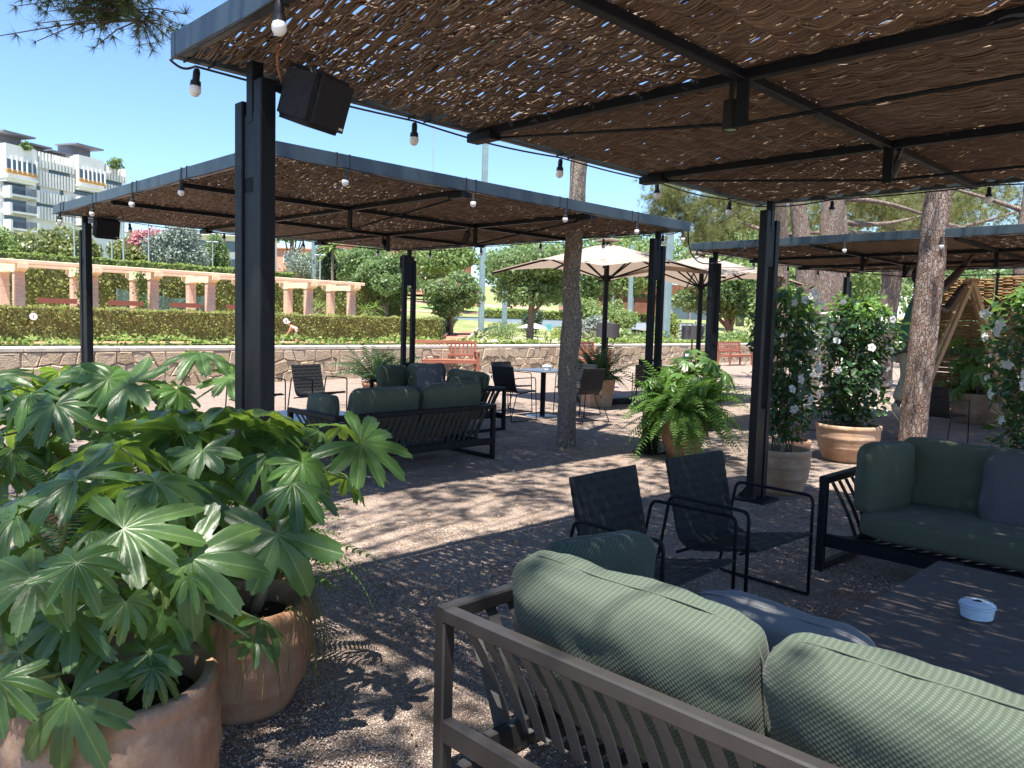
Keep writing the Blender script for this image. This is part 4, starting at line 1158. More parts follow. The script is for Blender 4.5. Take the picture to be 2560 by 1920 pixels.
def spot(loc, rx, label, lit=False):
    th = thing('spotlight', label, 'spotlight', loc, 45, 'black spotlights under the pergola roofs')
    th.rotation_euler = (R(rx), 0, R(45))
    MB().lathe([(0, .13), (.032, .13), (.036, .12), (.036, 0), (.03, 0), (.03, .008), (0, .008)], 20).build('housing', MT['black'], th, True, 40)
    MB().lathe([(0, .002), (.028, .002), (.028, .006), (0, .006)], 20).build('lens', MT['lens'], th, True, 40)
    MB().bar((.0, .0, .13), (.0, .0, .2), .02, .02).build('arm', MT['black'], th)
MT['lens'] = plain('greenish lens', (.2, .36, .16), .15, 0, .6, .1)
spot(AB(3.14 + .075, 1.88, 2.38), 0, 'black spotlight with green lens beside the nearest roof hanger')
spot(AB(4.88 + .08, 1.83, 2.40), 20, 'dark spotlight at the second roof hanger of the near pergola')
spot(AB(6.15 - .07, 6.92, 2.40), 30, 'spotlight by the right hanger of the middle pergola')
spot(AB(6.15 + .09, 8.66, 2.42), -30, 'spotlight by the back hanger of the middle pergola')
spot(AB(11.7, 4.6, 2.42), 30, 'spotlight by the front left hanger of the far right pergola')
spot(AB(13.4, 4.6, 2.42), 30, 'spotlight by the back hanger of the far right pergola')

# ================================================================ CUSHIONS
def cushion_mesh(name, w, h, t, mat, n=16, p=5.0, seed=0, pinch=.22, wrinkle=.008):
    g = np.linspace(-1, 1, n + 1); g = np.sin(g * math.pi / 2 * .92) / math.sin(math.pi / 2 * .92)
    V = []; F = []; base = 0
    for ax in range(3):
        for sg in (-1, 1):
            a, b_ = np.meshgrid(g, g); c = np.full_like(a, sg)
            Q = [None] * 3; Q[ax] = c; Q[(ax + 1) % 3] = a; Q[(ax + 2) % 3] = b_
            V.append(np.stack(Q, 2).reshape(-1, 3))
            i = np.arange((n + 1) ** 2).reshape(n + 1, n + 1) + base
            q = np.stack([i[:-1, :-1], i[:-1, 1:], i[1:, 1:], i[1:, :-1]], 2).reshape(-1, 4)
            F.append(q if sg > 0 else q[:, ::-1]); base += (n + 1) ** 2
    V = np.concatenate(V); F = np.concatenate(F)
    key = np.round(V, 5); u_, inv = np.unique(key, axis=0, return_inverse=True); inv = inv.ravel()
    V = u_; F = inv[F]
    V = V / ((np.abs(V) ** p).sum(1) ** (1 / p))[:, None]
    x, y, z = V[:, 0].copy(), V[:, 1].copy(), V[:, 2].copy()
    rg = np.random.default_rng(seed)
    th = y * (1 - pinch * np.abs(x) ** 3) * (1 - pinch * .9 * np.abs(z) ** 3)
    x2 = x * (1 - .05 * (1 - z * z)); z2 = z * (1 - .06 * (1 - np.abs(x) ** 2))
    P = np.stack([x2 * w / 2, th * t / 2, z2 * h / 2], 1)
    wr = np.array([noise.noise(Vector((q[0] * 7 + seed, q[1] * 3, q[2] * 9))) + .6 * noise.noise(Vector((q[0] * 15, q[1] * 8, q[2] * 13 + seed))) for q in P])
    P += V * (wr * wrinkle)[:, None]
    edge = np.clip(np.maximum(np.abs(x), np.abs(z)) - .72, 0, 1) * 3.2
    puck = np.sin((P[:, 0] + P[:, 2]) * 62 + seed) * np.sin((P[:, 0] - P[:, 2]) * 47 + 2 * seed)
    P[:, 1] += np.sign(y) * .0035 * puck * edge
    sag = np.array([noise.noise(Vector((q[0] * 2.6 + 3 * seed, 0, q[2] * 2.2))) for q in P])
    P[:, 1] += np.sign(y) * .009 * sag * (1 - np.abs(x) ** 4)
    P[:, 2] += .011 * np.array([noise.noise(Vector((q[0] * 3.1 + seed * 1.7, .5, 0))) for q in P]) * (z > 0) * np.abs(z)
    uv = np.stack([P[:, 0] + P[:, 1], P[:, 2] + P[:, 1]], 1)
    return np_mesh(name, P, F, mat, True, uv)
def piping_mesh(w, h, mat, seed=0, p=5.0):
    pts = []
    for k in range(49):
        a = 2 * math.pi * k / 48
        c, s_ = math.cos(a), math.sin(a); r = 1 / ((abs(c) ** p + abs(s_) ** p) ** (1 / p))
        x, z = c * r, s_ * r
        x2 = x * (1 - .05 * (1 - z * z)); z2 = z * (1 - .06 * (1 - x * x))
        pts.append((x2 * w / 2 * 1.004, .004, z2 * h / 2 * 1.006 + .011 * noise.noise(Vector((x2 * w / 2 * 3.1 + seed * 1.7, .5, 0))) * (z > 0) * abs(z)))
    return MB().tube(pts, .0032, 6, False).mesh('piping', mat, True)
def cushion(label, mat, w, h, t, M, seed=0, group=None, n=16, pinch=.25):
    """M = world matrix; cushion stands upright in its own XZ plane"""
    th = thing('cushion', label, 'cushion', (0, 0, 0), 0, group)
    th.matrix_world = M
    link('cover', cushion_mesh('cover', w, h, t, MT[mat], n, seed=seed, pinch=pinch), th)
    link('piping', piping_mesh(w, h, MT[mat], seed), th)
    return th

# ================================================================ SOFAS
def strap_mesh(p0, p1, bow, side, w=.045, n=7):
    p0, p1, bow, sd = Vector(p0), Vector(p1), Vector(bow), Vector(side).normalized()
    V = []; F = []
    d = (p1 - p0).normalized(); nn = sd.cross(d).normalized() * .002
    for i in range(n + 1):
        t = i / n; c = p0.lerp(p1, t) + bow * math.sin(math.pi * t)
        V += [c - sd * w / 2 - nn, c + sd * w / 2 - nn, c + sd * w / 2 + nn, c - sd * w / 2 + nn]
    for i in range(n):
        for k in range(4):
            l = (k + 1) % 4
            F.append((4 * i + k, 4 * i + l, 4 * i + 4 + l, 4 * i + 4 + k))
    F += [(3, 2, 1, 0), (4 * n, 4 * n + 1, 4 * n + 2, 4 * n + 3)]
    return MB().add(V, F).mesh('strap', MT['strap'])
SL, SD, SH = 2.04, .86, .60
back_strap = strap_mesh((0, .028, SH - .055), (0, .2, .2), (0, .014, 0), (1, 0, 0))
back_strap2 = strap_mesh((0, .2, .2), (0, SD - .06, .235), (0, 0, -.03), (1, 0, 0))
side_strap = strap_mesh((.028, 0, SH - .055), (.2, 0, .2), (.014, 0, 0), (0, 1, 0))
side_strap_r = strap_mesh((-.028, 0, SH - .055), (-.2, 0, .2), (-.014, 0, 0), (0, 1, 0))
def sofa(label, loc, rz, metal='bronze', seat='greencloth', straps=True):
    """local x along the back, y from the back to the front"""
    th = thing('sofa', label, 'sofa', loc, rz)
    m = MT[metal]; w = .048
    for x, sgn in ((w / 2, 1), (SL - w / 2, -1)):
        MB().bar((x, w / 2, 0), (x, w / 2, SH - w), w, w, (0, 1, 0)).build('leg', m, th)
        MB().bar((x, SD - w / 2, 0), (x, SD - w / 2, SH - w), w, w, (0, 1, 0)).build('leg', m, th)
        MB().bar((x, 0, SH - w / 2), (x, SD, SH - w / 2), w, w).build('arm_rail', m, th)
        MB().bar((x, w, w / 2 - .001), (x, SD - w, w / 2 - .001), w - .002, w - .004).build('floor_runner', m, th)
        xi = x + sgn * .175
        MB().bar((xi, w, .2), (xi, SD - .03, .2), .035, .075).build('seat_rail', m, th)
        for k in range(7):
            link('strap', side_strap if sgn > 0 else side_strap_r, th, (0 if sgn > 0 else SL, .12 + k * .1, 0))
    MB().bar((w, w / 2, SH - w / 2), (SL - w, w / 2, SH - w / 2), w - .002, w).build('back_rail', m, th)
    MB().bar((w, w / 2, .2), (SL - w, w / 2, .2), .042, .075).build('back_seat_rail', m, th)
    MB().bar((w, SD - w / 2 - .01, .2), (SL - w, SD - w / 2 - .01, .2), .042, .08).build('front_seat_rail', m, th)
    n = 24
    for k in range(n):
        x = .14 + k * (SL - .28) / (n - 1)
        link('strap', back_strap, th, (x, 0, 0))
        link('strap', back_strap2, th, (x, 0, 0))
    me = cushion_mesh('seat_cushion', SL - .38, SD - .2, .19, MT[seat], 18, 6.0, seed=3, pinch=.12, wrinkle=.004)
    link('seat_cushion', me, th, (SL / 2, .54, .335), (R(90), 0, 0))
    return th
def local_M(loc, rz, pos, lean=0., yaw=0., roll=0.):
    return Matrix.Translation(loc) @ Matrix.Rotation(R(rz), 4, 'Z') @ Matrix.Translation(pos) @ Matrix.Rotation(R(yaw), 4, 'Z') @ Matrix.Rotation(R(lean), 4, 'X') @ Matrix.Rotation(R(roll), 4, 'Y')

# near sofa, back towards the viewer, facing +A
S1 = (AB(1.56, 1.88), -45)
sofa('near sofa seen from behind with strapped brown metal frame', *S1)
cushion('left plump green basket weave cushion on the near sofa', 'weave', .86, .46, .25, local_M(*S1, (.58, .25, .565), 14, 0, 1.5), 1, n=30)
cushion('right plump green basket weave cushion on the near sofa', 'weave', .88, .46, .25, local_M(*S1, (1.44, .25, .565), 14, -1, -1), 2, n=30)
cushion('green basket weave cushion standing at the left arm of the near sofa', 'weave', .46, .38, .18, local_M(*S1, (.22, .56, .585), -6, 76, 3), 3, n=18)
cushion('slate grey scatter cushion with piped seam on the near sofa', 'greycloth', .58, .34, .16, local_M(*S1, (.84, .66, .515), 22, 2, 1), 4, n=18)
# facing sofa, facing -A
S3 = (AB(5.64, .02), 135)
sofa('dark green sofa facing the low table at the right edge', *S3, metal='steel')
cushion('dark green arm cushion at the left end of the right sofa', 'greencloth', .52, .46, .2, local_M(*S3, (1.77, .53, .60), 0, 80, -2), 5)
cushion('long dark green back cushion of the right sofa', 'greencloth', .86, .46, .2, local_M(*S3, (1.38, .22, .61), 12, 0, 0), 6)
cushion('dark green back cushion at the right end of the right sofa', 'greencloth', .86, .46, .2, local_M(*S3, (.50, .22, .60), 12, 0, 1), 8)
cushion('slate grey cushion leaning on the right sofa', 'bluecloth', .58, .46, .15, local_M(*S3, (.98, .42, .61), 15, -3, 1), 7)
# middle pergola sofas
S2 = (AB(3.9, 6.17), 45)
sofa('dark sofa seen from behind under the middle pergola', *S2, metal='steel')
cushion('left green cushion on the back of the middle sofa', 'greencloth', .84, .46, .22, local_M(*S2, (.72, .25, .60), 12, 0, 1), 11, n=14)
cushion('right green cushion on the back of the middle sofa', 'greencloth', .84, .46, .22, local_M(*S2, (1.58, .25, .62), 12, 0, -2), 12, n=14)
cushion('green arm cushion at the left end of the middle sofa', 'greencloth', .5, .36, .18, local_M(*S2, (.22, .56, .58), 0, 86, 0), 13, n=12)
cushion('slate scatter cushion peeking over the middle sofa back', 'bluecloth', .5, .42, .15, local_M(*S2, (1.2, .50, .60), 14, 0, 5), 14, n=12)
S2b = (AB(7.62, 7.72), 135)
sofa('dark sofa facing left beside the thin pine trunk', *S2b, metal='steel')
cushion('far green back cushion of the left facing sofa', 'greencloth', .84, .48, .22, local_M(*S2b, (1.5, .25, .62), 12, 0, 1), 15, n=12)
cushion('near green back cushion of the left facing sofa', 'greencloth', .84, .44, .22, local_M(*S2b, (.55, .25, .60), 12, 0, -2), 16, n=12)
cushion('green cushion at the far arm of the left facing sofa', 'greencloth', .5, .44, .2, local_M(*S2b, (1.84, .6, .61), 0, 86, 0), 17, n=12)
cushion('green cushion at the near arm of the left facing sofa', 'greencloth', .5, .38, .2, local_M(*S2b, (.22, .58, .58), 0, 86, 0), 18, n=12)
cushion('slate cushion tilted on the left facing sofa', 'bluecloth', .5, .50, .17, local_M(*S2b, (1.08, .46, .63), 16, 8, 14), 19, n=12)

# ================================================================ LOW TABLES
def low_table(label, a0, a1, b0, b1, z, mat):
    th = thing('low_table', label, 'table', AB((a0 + a1) / 2, (b0 + b1) / 2), 45)
    sx, sy = a1 - a0, b1 - b0
    MB().box((0, 0, z - .012), (sx, sy, .024), 0, .004).build('table_top', MT[mat], th)
    MB().box((0, 0, z - .045), (sx - .05, sy - .05, .04), 0, .004).build('apron', MT['steel'], th)
    for i in (-1, 1):
        for j in (-1, 1): MB().bar((i * (sx / 2 - .05), j * (sy / 2 - .05), 0), (i * (sx / 2 - .05), j * (sy / 2 - .05), z - .066), .045, .045).build('leg', MT['steel'], th)
    return th
low_table('low dark brown table between the two near sofas', 2.78, 4.3, -.05, 1.22, .36, 'tabletop')
low_table('low grey table in the middle of the far seating group', 4.0, 5.4, 7.6, 8.8, .34, 'bluetop')
def ashtray(label, p, s=1.0, mat='white'):
    th = thing('ashtray', label, 'ashtray', p, 20, 'round lidded ashtrays')
    MB().lathe([(0, 0), (.052 * s, 0), (.06 * s, .006 * s), (.064 * s, .046 * s), (.069 * s, .05 * s), (.069 * s, .056 * s), (0, .056 * s)], 32).build('bowl', MT[mat], th, True, 35)
    MB().lathe([(.016 * s, .0555 * s), (.05 * s, .0555 * s), (.062 * s, .0565 * s), (.066 * s, .061 * s), (.058 * s, .068 * s), (.024 * s, .074 * s), (.016 * s, .069 * s)], 32).build('lid', MT[mat], th, True, 35)
    MB().lathe([(0, .0705 * s), (.018 * s, .0705 * s), (.018 * s, .0712 * s), (0, .0712 * s)], 20).build('opening', MT['dark'], th)
MT['paleblue'] = plain('pale blue glaze', (.62, .72, .82), .2, 0, .6, .04)
ashtray('pale blue round ashtray on the near low table', AB(3.54, .85, .361), .98, 'paleblue')

# ================================================================ CHAIRS
def shell(name, prof, width, nw, mat, thick=.012, step=.045):
    """woven webbing shell along a profile of (y,z) points: alternating raised patches"""
    pts = [Vector((0, y, z)) for y, z in prof]
    # resample at strap width
    L = [0]
    for i in range(1, len(pts)): L.append(L[-1] + (pts[i] - pts[i - 1]).length)
    def at(s_):
        for i in range(1, len(L)):
            if s_ <= L[i] + 1e-9:
                return pts[i - 1].lerp(pts[i], (s_ - L[i - 1]) / (L[i] - L[i - 1]))
        return pts[-1]
    nl = int(L[-1] / step); b = MB()
    P = [at(L[-1] * k / (nl * 2)) for k in range(nl * 2 + 1)]
    N = []
    for k in range(len(P)):
        d = (P[min(k + 1, len(P) - 1)] - P[max(k - 1, 0)]).normalized(); N.append(Vector((0, -d.z, d.y)) * (1 if True else -1))
    def pt(ix, k, o): 
        x = -width / 2 + ix * width / nw
        v = P[k] + N[k] * o; return (x, v.y, v.z)
    # solid sheet
    V = []; F = []
    for k in range(len(P)):
        for x in (-width / 2, width / 2):
            for o_ in (-thick / 2, thick / 2):
                v = P[k] + N[k] * o_; V.append((x, v.y, v.z))
    for k in range(len(P) - 1):
        a = 4 * k; c = a + 4
        F += [(a, c, c + 2, a + 2), (a + 1, a + 3, c + 3, c + 1), (a, a + 1, c + 1, c), (a + 2, c + 2, c + 3, a + 3)]
    F += [(0, 2, 3, 1), (4 * (len(P) - 1), 4 * (len(P) - 1) + 1, 4 * (len(P) - 1) + 3, 4 * (len(P) - 1) + 2)]
    b.add(V, F)
    e = .004; hgt = .0045
    for k in range(nl):
        for ix in range(nw):
            for sgn in (1, -1):
                up = (k + ix) % 2 == 0
                dx = width / nw
                x0 = -width / 2 + ix * dx + (e * .5 if up else -e * .4); x1 = x0 + dx - (e if up else -e * .8)
                p0, p1, p2 = P[2 * k], P[2 * k + 1], P[2 * k + 2]; n0, n1, n2 = N[2 * k], N[2 * k + 1], N[2 * k + 2]
                o0 = thick / 2 * sgn + .0005 * sgn; om = o0 + hgt * sgn * (1 if up else .45)
                V = []
                for (p, n_, o_) in ((p0, n0, o0), (p1, n1, om), (p2, n2, o0)):
                    v = p + n_ * o_; V += [(max(-width / 2, x0), v.y, v.z), (min(width / 2, x1), v.y, v.z)]
                b.add(V, [(0, 1, 3, 2), (2, 3, 5, 4)] if sgn > 0 else [(2, 3, 1, 0), (4, 5, 3, 2)])
    return b.mesh(name, mat)
def arc_prof(seat_front, seat_back, back_top, r, n=6):
    a, b_, c = Vector((0, *seat_front)), Vector((0, *seat_back)), Vector((0, *back_top))
    return [(p.y, p.z) for p in round_path([a, b_, c], r, n)]
lounge_shell = shell('woven_seat', arc_prof((.50, .375), (.02, .27), (-.10, .76), .13), .55, 11, MT['webbing'], step=.05)
dining_shell = shell('woven_seat', arc_prof((.42, .455), (.0, .42), (-.09, .83), .12), .46, 8, MT['webbing'], step=.05)
def side_loop(x, yf, yb, za, zr, r, rear=0.06):
    pts = [(x, yf, r), (x, yf, za), (x, yb, za), (x, yb - rear, r), (x, yf, r)]
    return round_path(pts, .045, 4)
def lounge_chair_parts():
    th = thing('lounge_chair', 'x', 'chair')
    link('woven_seat', lounge_shell, th)
    for sx in (-1, 1):
        b = MB(); b.tube(side_loop(sx * .33, .47, -.02, .575, 0, .0095, .10), .0095, 8); b.build('side_frame', MT['steel'], th, True)
    b = MB(); b.tube([(-.33, .43, .35), (.33, .43, .35)], .009, 8); b.build('cross_bar', MT['steel'], th, True)
    b = MB(); b.tube([(-.33, .04, .27), (.33, .04, .27)], .009, 8); b.build('cross_bar', MT['steel'], th, True)
    return th
def dining_chair_parts():
    th = thing('dining_chair', 'x', 'chair')
    link('woven_seat', dining_shell, th)
    for sx in (-1, 1):
        b = MB(); b.tube(round_path([(sx * .28, .40, .009), (sx * .28, .36, .66), (sx * .28, -.06, .66), (sx * .235, -.07, .63)], .04, 4), .0075, 8); b.build('arm_frame', MT['steel'], th, True)
        b = MB(); b.tube(round_path([(sx * .28, .40, .009), (sx * .28, -.16, .009), (sx * .235, -.0, .40)], .03, 4), .0075, 8); b.build('runner', MT['steel'], th, True)
        b = MB(); b.tube([(sx * .225, .02, .412), (sx * .225, .40, .445)], .0075, 8); b.build('seat_tube', MT['steel'], th, True)
    b = MB(); b.tube([(-.28, .36, .44), (.28, .36, .44)], .0075, 8); b.build('cross_bar', MT['steel'], th, True)
    return th
lc = lounge_chair_parts(); dc = dining_chair_parts()
used = set()
def place_chair(proto, p, rz, label, group):
    o_ = proto if proto.name not in used else copy_tree(proto)
    used.add(proto.name)
    o_.location = p; o_.rotation_euler = (0, 0, R(rz)); tag(o_, label, 'chair', group)
GL = 'black woven lounge chairs'
place_chair(lc, AB(3.14, 2.36), 225 + 2, 'left black woven lounge chair behind the near sofa cushion', GL)
place_chair(lc, AB(3.98, 2.36), 225 - 3, 'right black woven lounge chair nearest the right pergola post', GL)
place_chair(lc, AB(6.35, 10.75), 225 + 8, 'black lounge chair left of the dark fern by the stone wall', GL)
place_chair(lc, AB(5.45, 10.9), 225 - 4, 'black lounge chair mostly hidden behind the big front post', GL)
# dining group beyond the thin pine
GD = 'black woven dining chairs'
def dining_table(label, p, rz, s=.76):
    th = thing('dining_table', label, 'table', p, rz)
    MB().box((0, 0, .742), (s, s, .014), 0, .003).build('table_top', MT['bluetop'], th)
    MB().tube([(0, 0, .02), (0, 0, .735)], .042, 20).build('column', MT['steel'], th, True, 50)
    MB().box((0, 0, .725), (.4, .4, .016), 0, .002).build('top_plate', MT['steel'], th)
    MB().lathe([(0, 0), (.27, 0), (.27, .008), (.26, .014), (.06, .024), (0, .024)], 40).build('base_plate', MT['bluetop'], th, True, 40)
dining_table('square grey dining table with round base behind the thin pine trunk', (.5, 12.6, 0), 45)
ashtray('small grey ashtray on the far dining table', Vector((.55, 12.58, .75)), 1.1, 'plaster2')
place_chair(dc, AB(8.42, 8.55), -45, 'dining chair at the left of the far table, back to the sofa', GD)
place_chair(dc, AB(9.26, 9.45), 225, 'dining chair behind the far table facing the viewer', GD)
place_chair(dc, AB(10.12, 8.45), 135, 'dining chair at the far right of the table lit grey', GD)
place_chair(dc, AB(9.30, 7.62), 45 - 6, 'dining chair right behind the thin pine trunk, back to viewer', GD)
dining_table('second dining table behind the fern pot', (2.85, 14.6, 0), 40)
place_chair(dc, (2.35, 13.55, 0), -10, 'dining chair left of the right middle post', GD)
place_chair(dc, (3.6, 14.2, 0), 60, 'dining chair hidden behind the fern pot', GD)
place_chair(dc, (2.75, 15.7, 0), 175, 'dining chair on the far side of the second table', GD)
bt = thing('small_bottle', 'small clear bottle on the second dining table by the post', 'bottle', (2.62, 14.35, .75))
MB().lathe([(0, 0), (.03, 0), (.032, .01), (.032, .09), (.014, .12), (.014, .15), (0, .15)], 16).build('body', MT['plaster2'], bt, True, 50)
MB().lathe([(0, .15), (.016, .15), (.016, .175), (0, .175)], 16).build('cap', MT['greypole'], bt, True, 50)
cd = thing('menu_card', 'small white card standing beside the bottle', 'card', (2.5, 14.3, .75), 10)
MB().box((0, 0, .05), (.13, .008, .1)).build('card', MT['white'], cd)
# group under the far right pergola
place_chair(dc, (5.42, 10.1, 0), -55, 'dark dining chair right of the leaning pine trunk', GD)
place_chair(dc, (4.75, 11.5, 0), 100, 'dark dining chair left of the worker on the ladder', GD)
dining_table('dark dining table behind the second flowering column', (5.2, 12.3, 0), 45, .9)

# ================================================================ BENCHES
def garden_bench(p, rz, label, w=1.75):
    th = thing('garden_bench', label, 'bench', p, rz, 'red wooden garden benches along the wall')
    m = MT['redwood']
    for sx in (-1, 1):
        x = sx * (w / 2 - .035)
        MB().bar((x, .28, 0), (x, .36, .95), .065, .06, (0, 1, 0)).build('back_leg', m, th)
        MB().bar((x, -.24, 0), (x, -.24, .64), .065, .06, (0, 1, 0)).build('front_leg', m, th)
        MB().bar((x, -.30, .655), (x, .36, .655), .07, .03).build('armrest', m, th)
        MB().bar((x, -.21, .38), (x, .28, .38), .04, .07).build('side_rail', m, th)
    MB().bar((-w / 2 + .07, .352, .905), (w / 2 - .07, .352, .905), .035, .08).build('top_rail', m, th)
    MB().bar((-w / 2 + .07, .325, .545), (w / 2 - .07, .325, .545), .035, .065).build('lower_rail', m, th)
    MB().bar((-w / 2 + .07, -.23, .38), (w / 2 - .07, -.23, .38), .03, .07).build('front_rail', m, th)
    n = 15
    for k in range(n):
        x = -w / 2 + .14 + k * (w - .28) / (n - 1)
        MB().bar((x, .328, .578), (x, .348, .866), .05, .016, (0, 1, 0)).build('back_slat', m, th)
    for k in range(5):
        MB().bar((-w / 2 + .07, -.2 + k * .115, .43), (w / 2 - .07, -.2 + k * .115, .43), .095, .022).build('seat_slat', m, th)
garden_bench((-1.85, 21.4, 0), 12, 'red wooden bench in front of the sunlit stone wall', 1.85)
garden_bench((2.5, 24.6, 0), 62, 'red wooden bench partly hidden by the dark square planter fern')
garden_bench((9.0, 31.8, 0), 44, 'red wooden bench at the far right before the wall')

# ================================================================ PARASOLS AND DRUM LAMPS
def canvas_mat():
    t = NT('beige canvas'); n = t.noise(2, 4)
    col = t.ramp(n, [(.3, (.36, .295, .245)), (.7, (.43, .36, .3))])
    t.set(col, .85, 0, .15); t.bump(t.noise(300, 2), .15, .002)
    tr = t.node("ShaderNodeBsdfTranslucent"); tr.inputs[0].default_value = (.4, .31, .24, 1)
    ms = t.node("ShaderNodeMixShader"); ms.inputs[0].default_value = .3
    t.l.new(t.p.outputs[0], ms.inputs[1]); t.l.new(tr.outputs[0], ms.inputs[2]); t.l.new(ms.outputs[0], t.out.inputs[0]); return t.m
MT['canvas'] = canvas_mat()
def parasol(p, rz, label, half, zt_, ze):
    th = thing('parasol', label, 'parasol', p, rz, 'square beige parasols')
    # canopy: 8 sectors with sagging cloth between the ribs
    bm = bmesh.new(); N_ = 8; M_ = 48; rings = []
    for r in range(N_ + 1):
        f = r / N_; row = []
        for k in range(M_):
            a = 2 * math.pi * k / M_
            rs = 1 / max(abs(math.cos(a)), abs(math.sin(a)))
            sag = .05 * (abs(math.sin(2 * a)) if True else 0) * 0
            rib = abs(math.sin(4 * a))
            z = zt_ + (ze - zt_) * (f * rs / math.sqrt(2)) - .035 * rib * f * (1.2 - f * .6)
            row.append(bm.verts.new((half * f * rs * math.cos(a), half * f * rs * math.sin(a), z)))
        rings.append(row)
    for r in range(1, N_):
        for k in range(M_):
            l = (k + 1) % M_
            bm.faces.new((rings[r][k], rings[r][l], rings[r + 1][l], rings[r + 1][k]))
    for k in range(M_): bm.faces.new((rings[0][0], rings[1][k], rings[1][(k + 1) % M_])) if False else None
    c0 = rings[0][0]
    for k in range(M_): bm.faces.new((c0, rings[1][k], rings[1][(k + 1) % M_]))
    for v in rings[0][1:]: bm.verts.remove(v)
    me = bpy.data.meshes.new('canopy'); bm.to_mesh(me); bm.free(); me.materials.append(MT['canvas'])
    me.polygons.foreach_set("use_smooth", np.ones(len(me.polygons), dtype=bool))
    link('canopy', me, th)
    MB().box((0, 0, zt_ + .04), (.34, .34, .05), 0, .01).build('vent_cap', MT['canvas'], th)
    MB().tube([(0, 0, 0), (0, 0, zt_)], .05, 16).build('pole', MT['steel'], th, True, 50)
    MB().box((0, 0, .06), (.9, .9, .12), 0, .02).build('base', MT['steel'], th)
    MB().tube([(0, 0, ze - .14), (0, 0, ze - .02)], .085, 16).build('runner_hub', MT['steel'], th, True, 50)
    for k in range(8):
        a = 2 * math.pi * k / 8; rs = 1 / max(abs(math.cos(a)), abs(math.sin(a)))
        R_ = half * rs; d = Vector((math.cos(a), math.sin(a), 0))
        zz = lambda f: zt_ + (ze - zt_) * (f * rs / math.sqrt(2)) - .03
        rb = MB().bar(d * .05 + Vector((0, 0, zz(.0))), d * R_ * .995 + Vector((0, 0, zz(.995))), .025, .035).build('rib', MT['steel'], th)
        MB().bar(d * .08 + Vector((0, 0, ze - .08)), d * R_ * .48 + Vector((0, 0, zz(.48) - .02)), .02, .03).build('strut', MT['steel'], rb)
    return th
u1 = parasol((1.75, 15.2, 0), 45 - 8, 'nearer square beige parasol right of the thin pine trunk', 1.58, 3.06, 2.46)
u2 = parasol((3.85, 16.4, 0), 45 - 4, 'second square beige parasol behind the right middle post', 1.5, 2.98, 2.42)
def faded_print(par, loc, rot, n, w, seed):
    """worn dark lettering strokes printed on the cloth, too faded to read"""
    rr = random.Random(seed); b = MB(); x = -w / 2
    for k in range(n):
        q = w / n
        for s_ in range(2):
            b.box((x + q * (.2 + .4 * s_), rr.uniform(-.02, .02), 0), (q * .16, .11, .003))
        b.box((x + q * .4, rr.choice((-.05, .0, .05)), 0), (q * .5, .022, .003)); x += q
    o_ = b.build('faded_print', MT['slab'], par, loc=loc, rot=rot)
faded_print(u1, (.62, -.30, 2.852), (R(4), R(17), R(68)), 6, .42, 1)
faded_print(u2, (-.95, .45, 2.60), (0, R(-17), R(60)), 7, .5, 2)
def drum_lamp(p, label):
    th = thing('drum_lamp', label, 'floor lamp', p, 0, 'dark drum floor lamps')
    MB().lathe([(.255, 1.2), (.265, 1.2), (.265, 1.53), (.255, 1.53), (.25, 1.52), (.25, 1.21)], 36).build('shade', MT['shade'], th, True, 40)
    MB().tube([(0, 0, .02), (0, 0, 1.4)], .018, 10).build('stem', MT['steel'], th, True)
    MB().lathe([(0, 0), (.18, 0), (.18, .02), (0, .03)], 24).build('foot', MT['steel'], th, True, 40)
MT['shade'] = plain('dark grey shade', (.075, .07, .075), .8, 0, .2, .1, 3)
drum_lamp((2.22, 18.6, 0), 'dark drum floor lamp behind the square planter fern')
drum_lamp((4.35, 19.2, 0), 'dark drum floor lamp beside the second parasol pole')

# ================================================================ POTS
def pot(par, r_rim, r_base, h, mat, ridges=3, lip=.03, bulge=.04):
    prof = [(0, 0), (r_base * .96, 0), (r_base, .01)]
    n = 22
    for k in range(1, n + 1):
        t = k / n
        r = r_base + (r_rim - lip - r_base) * t + bulge * math.sin(math.pi * t * .9)
        rid = .0075 * max(0, math.sin(t * math.pi * ridges * 2)) ** 3
        prof.append((r + rid, .01 + (h - .07) * t))
    prof += [(r_rim - .004, h - .05), (r_rim, h - .04), (r_rim, h - .012), (r_rim - .012, h), (r_rim - .035, h - .004), (r_rim - .045, h - .03), (r_rim - .05, h - .12)]
    b = MB(); b.lathe(prof, 40, wob=.006); b.f.pop(); o_ = b.build('pot', MT[mat], par, True, 55)
    MB().lathe([(0, h - .085), (r_rim - .05, h - .085), (r_rim - .06, h - .075), (r_rim * .5, h - .055), (0, h - .05)], 24).build('soil', MT['soil'], par, True)
    return o_

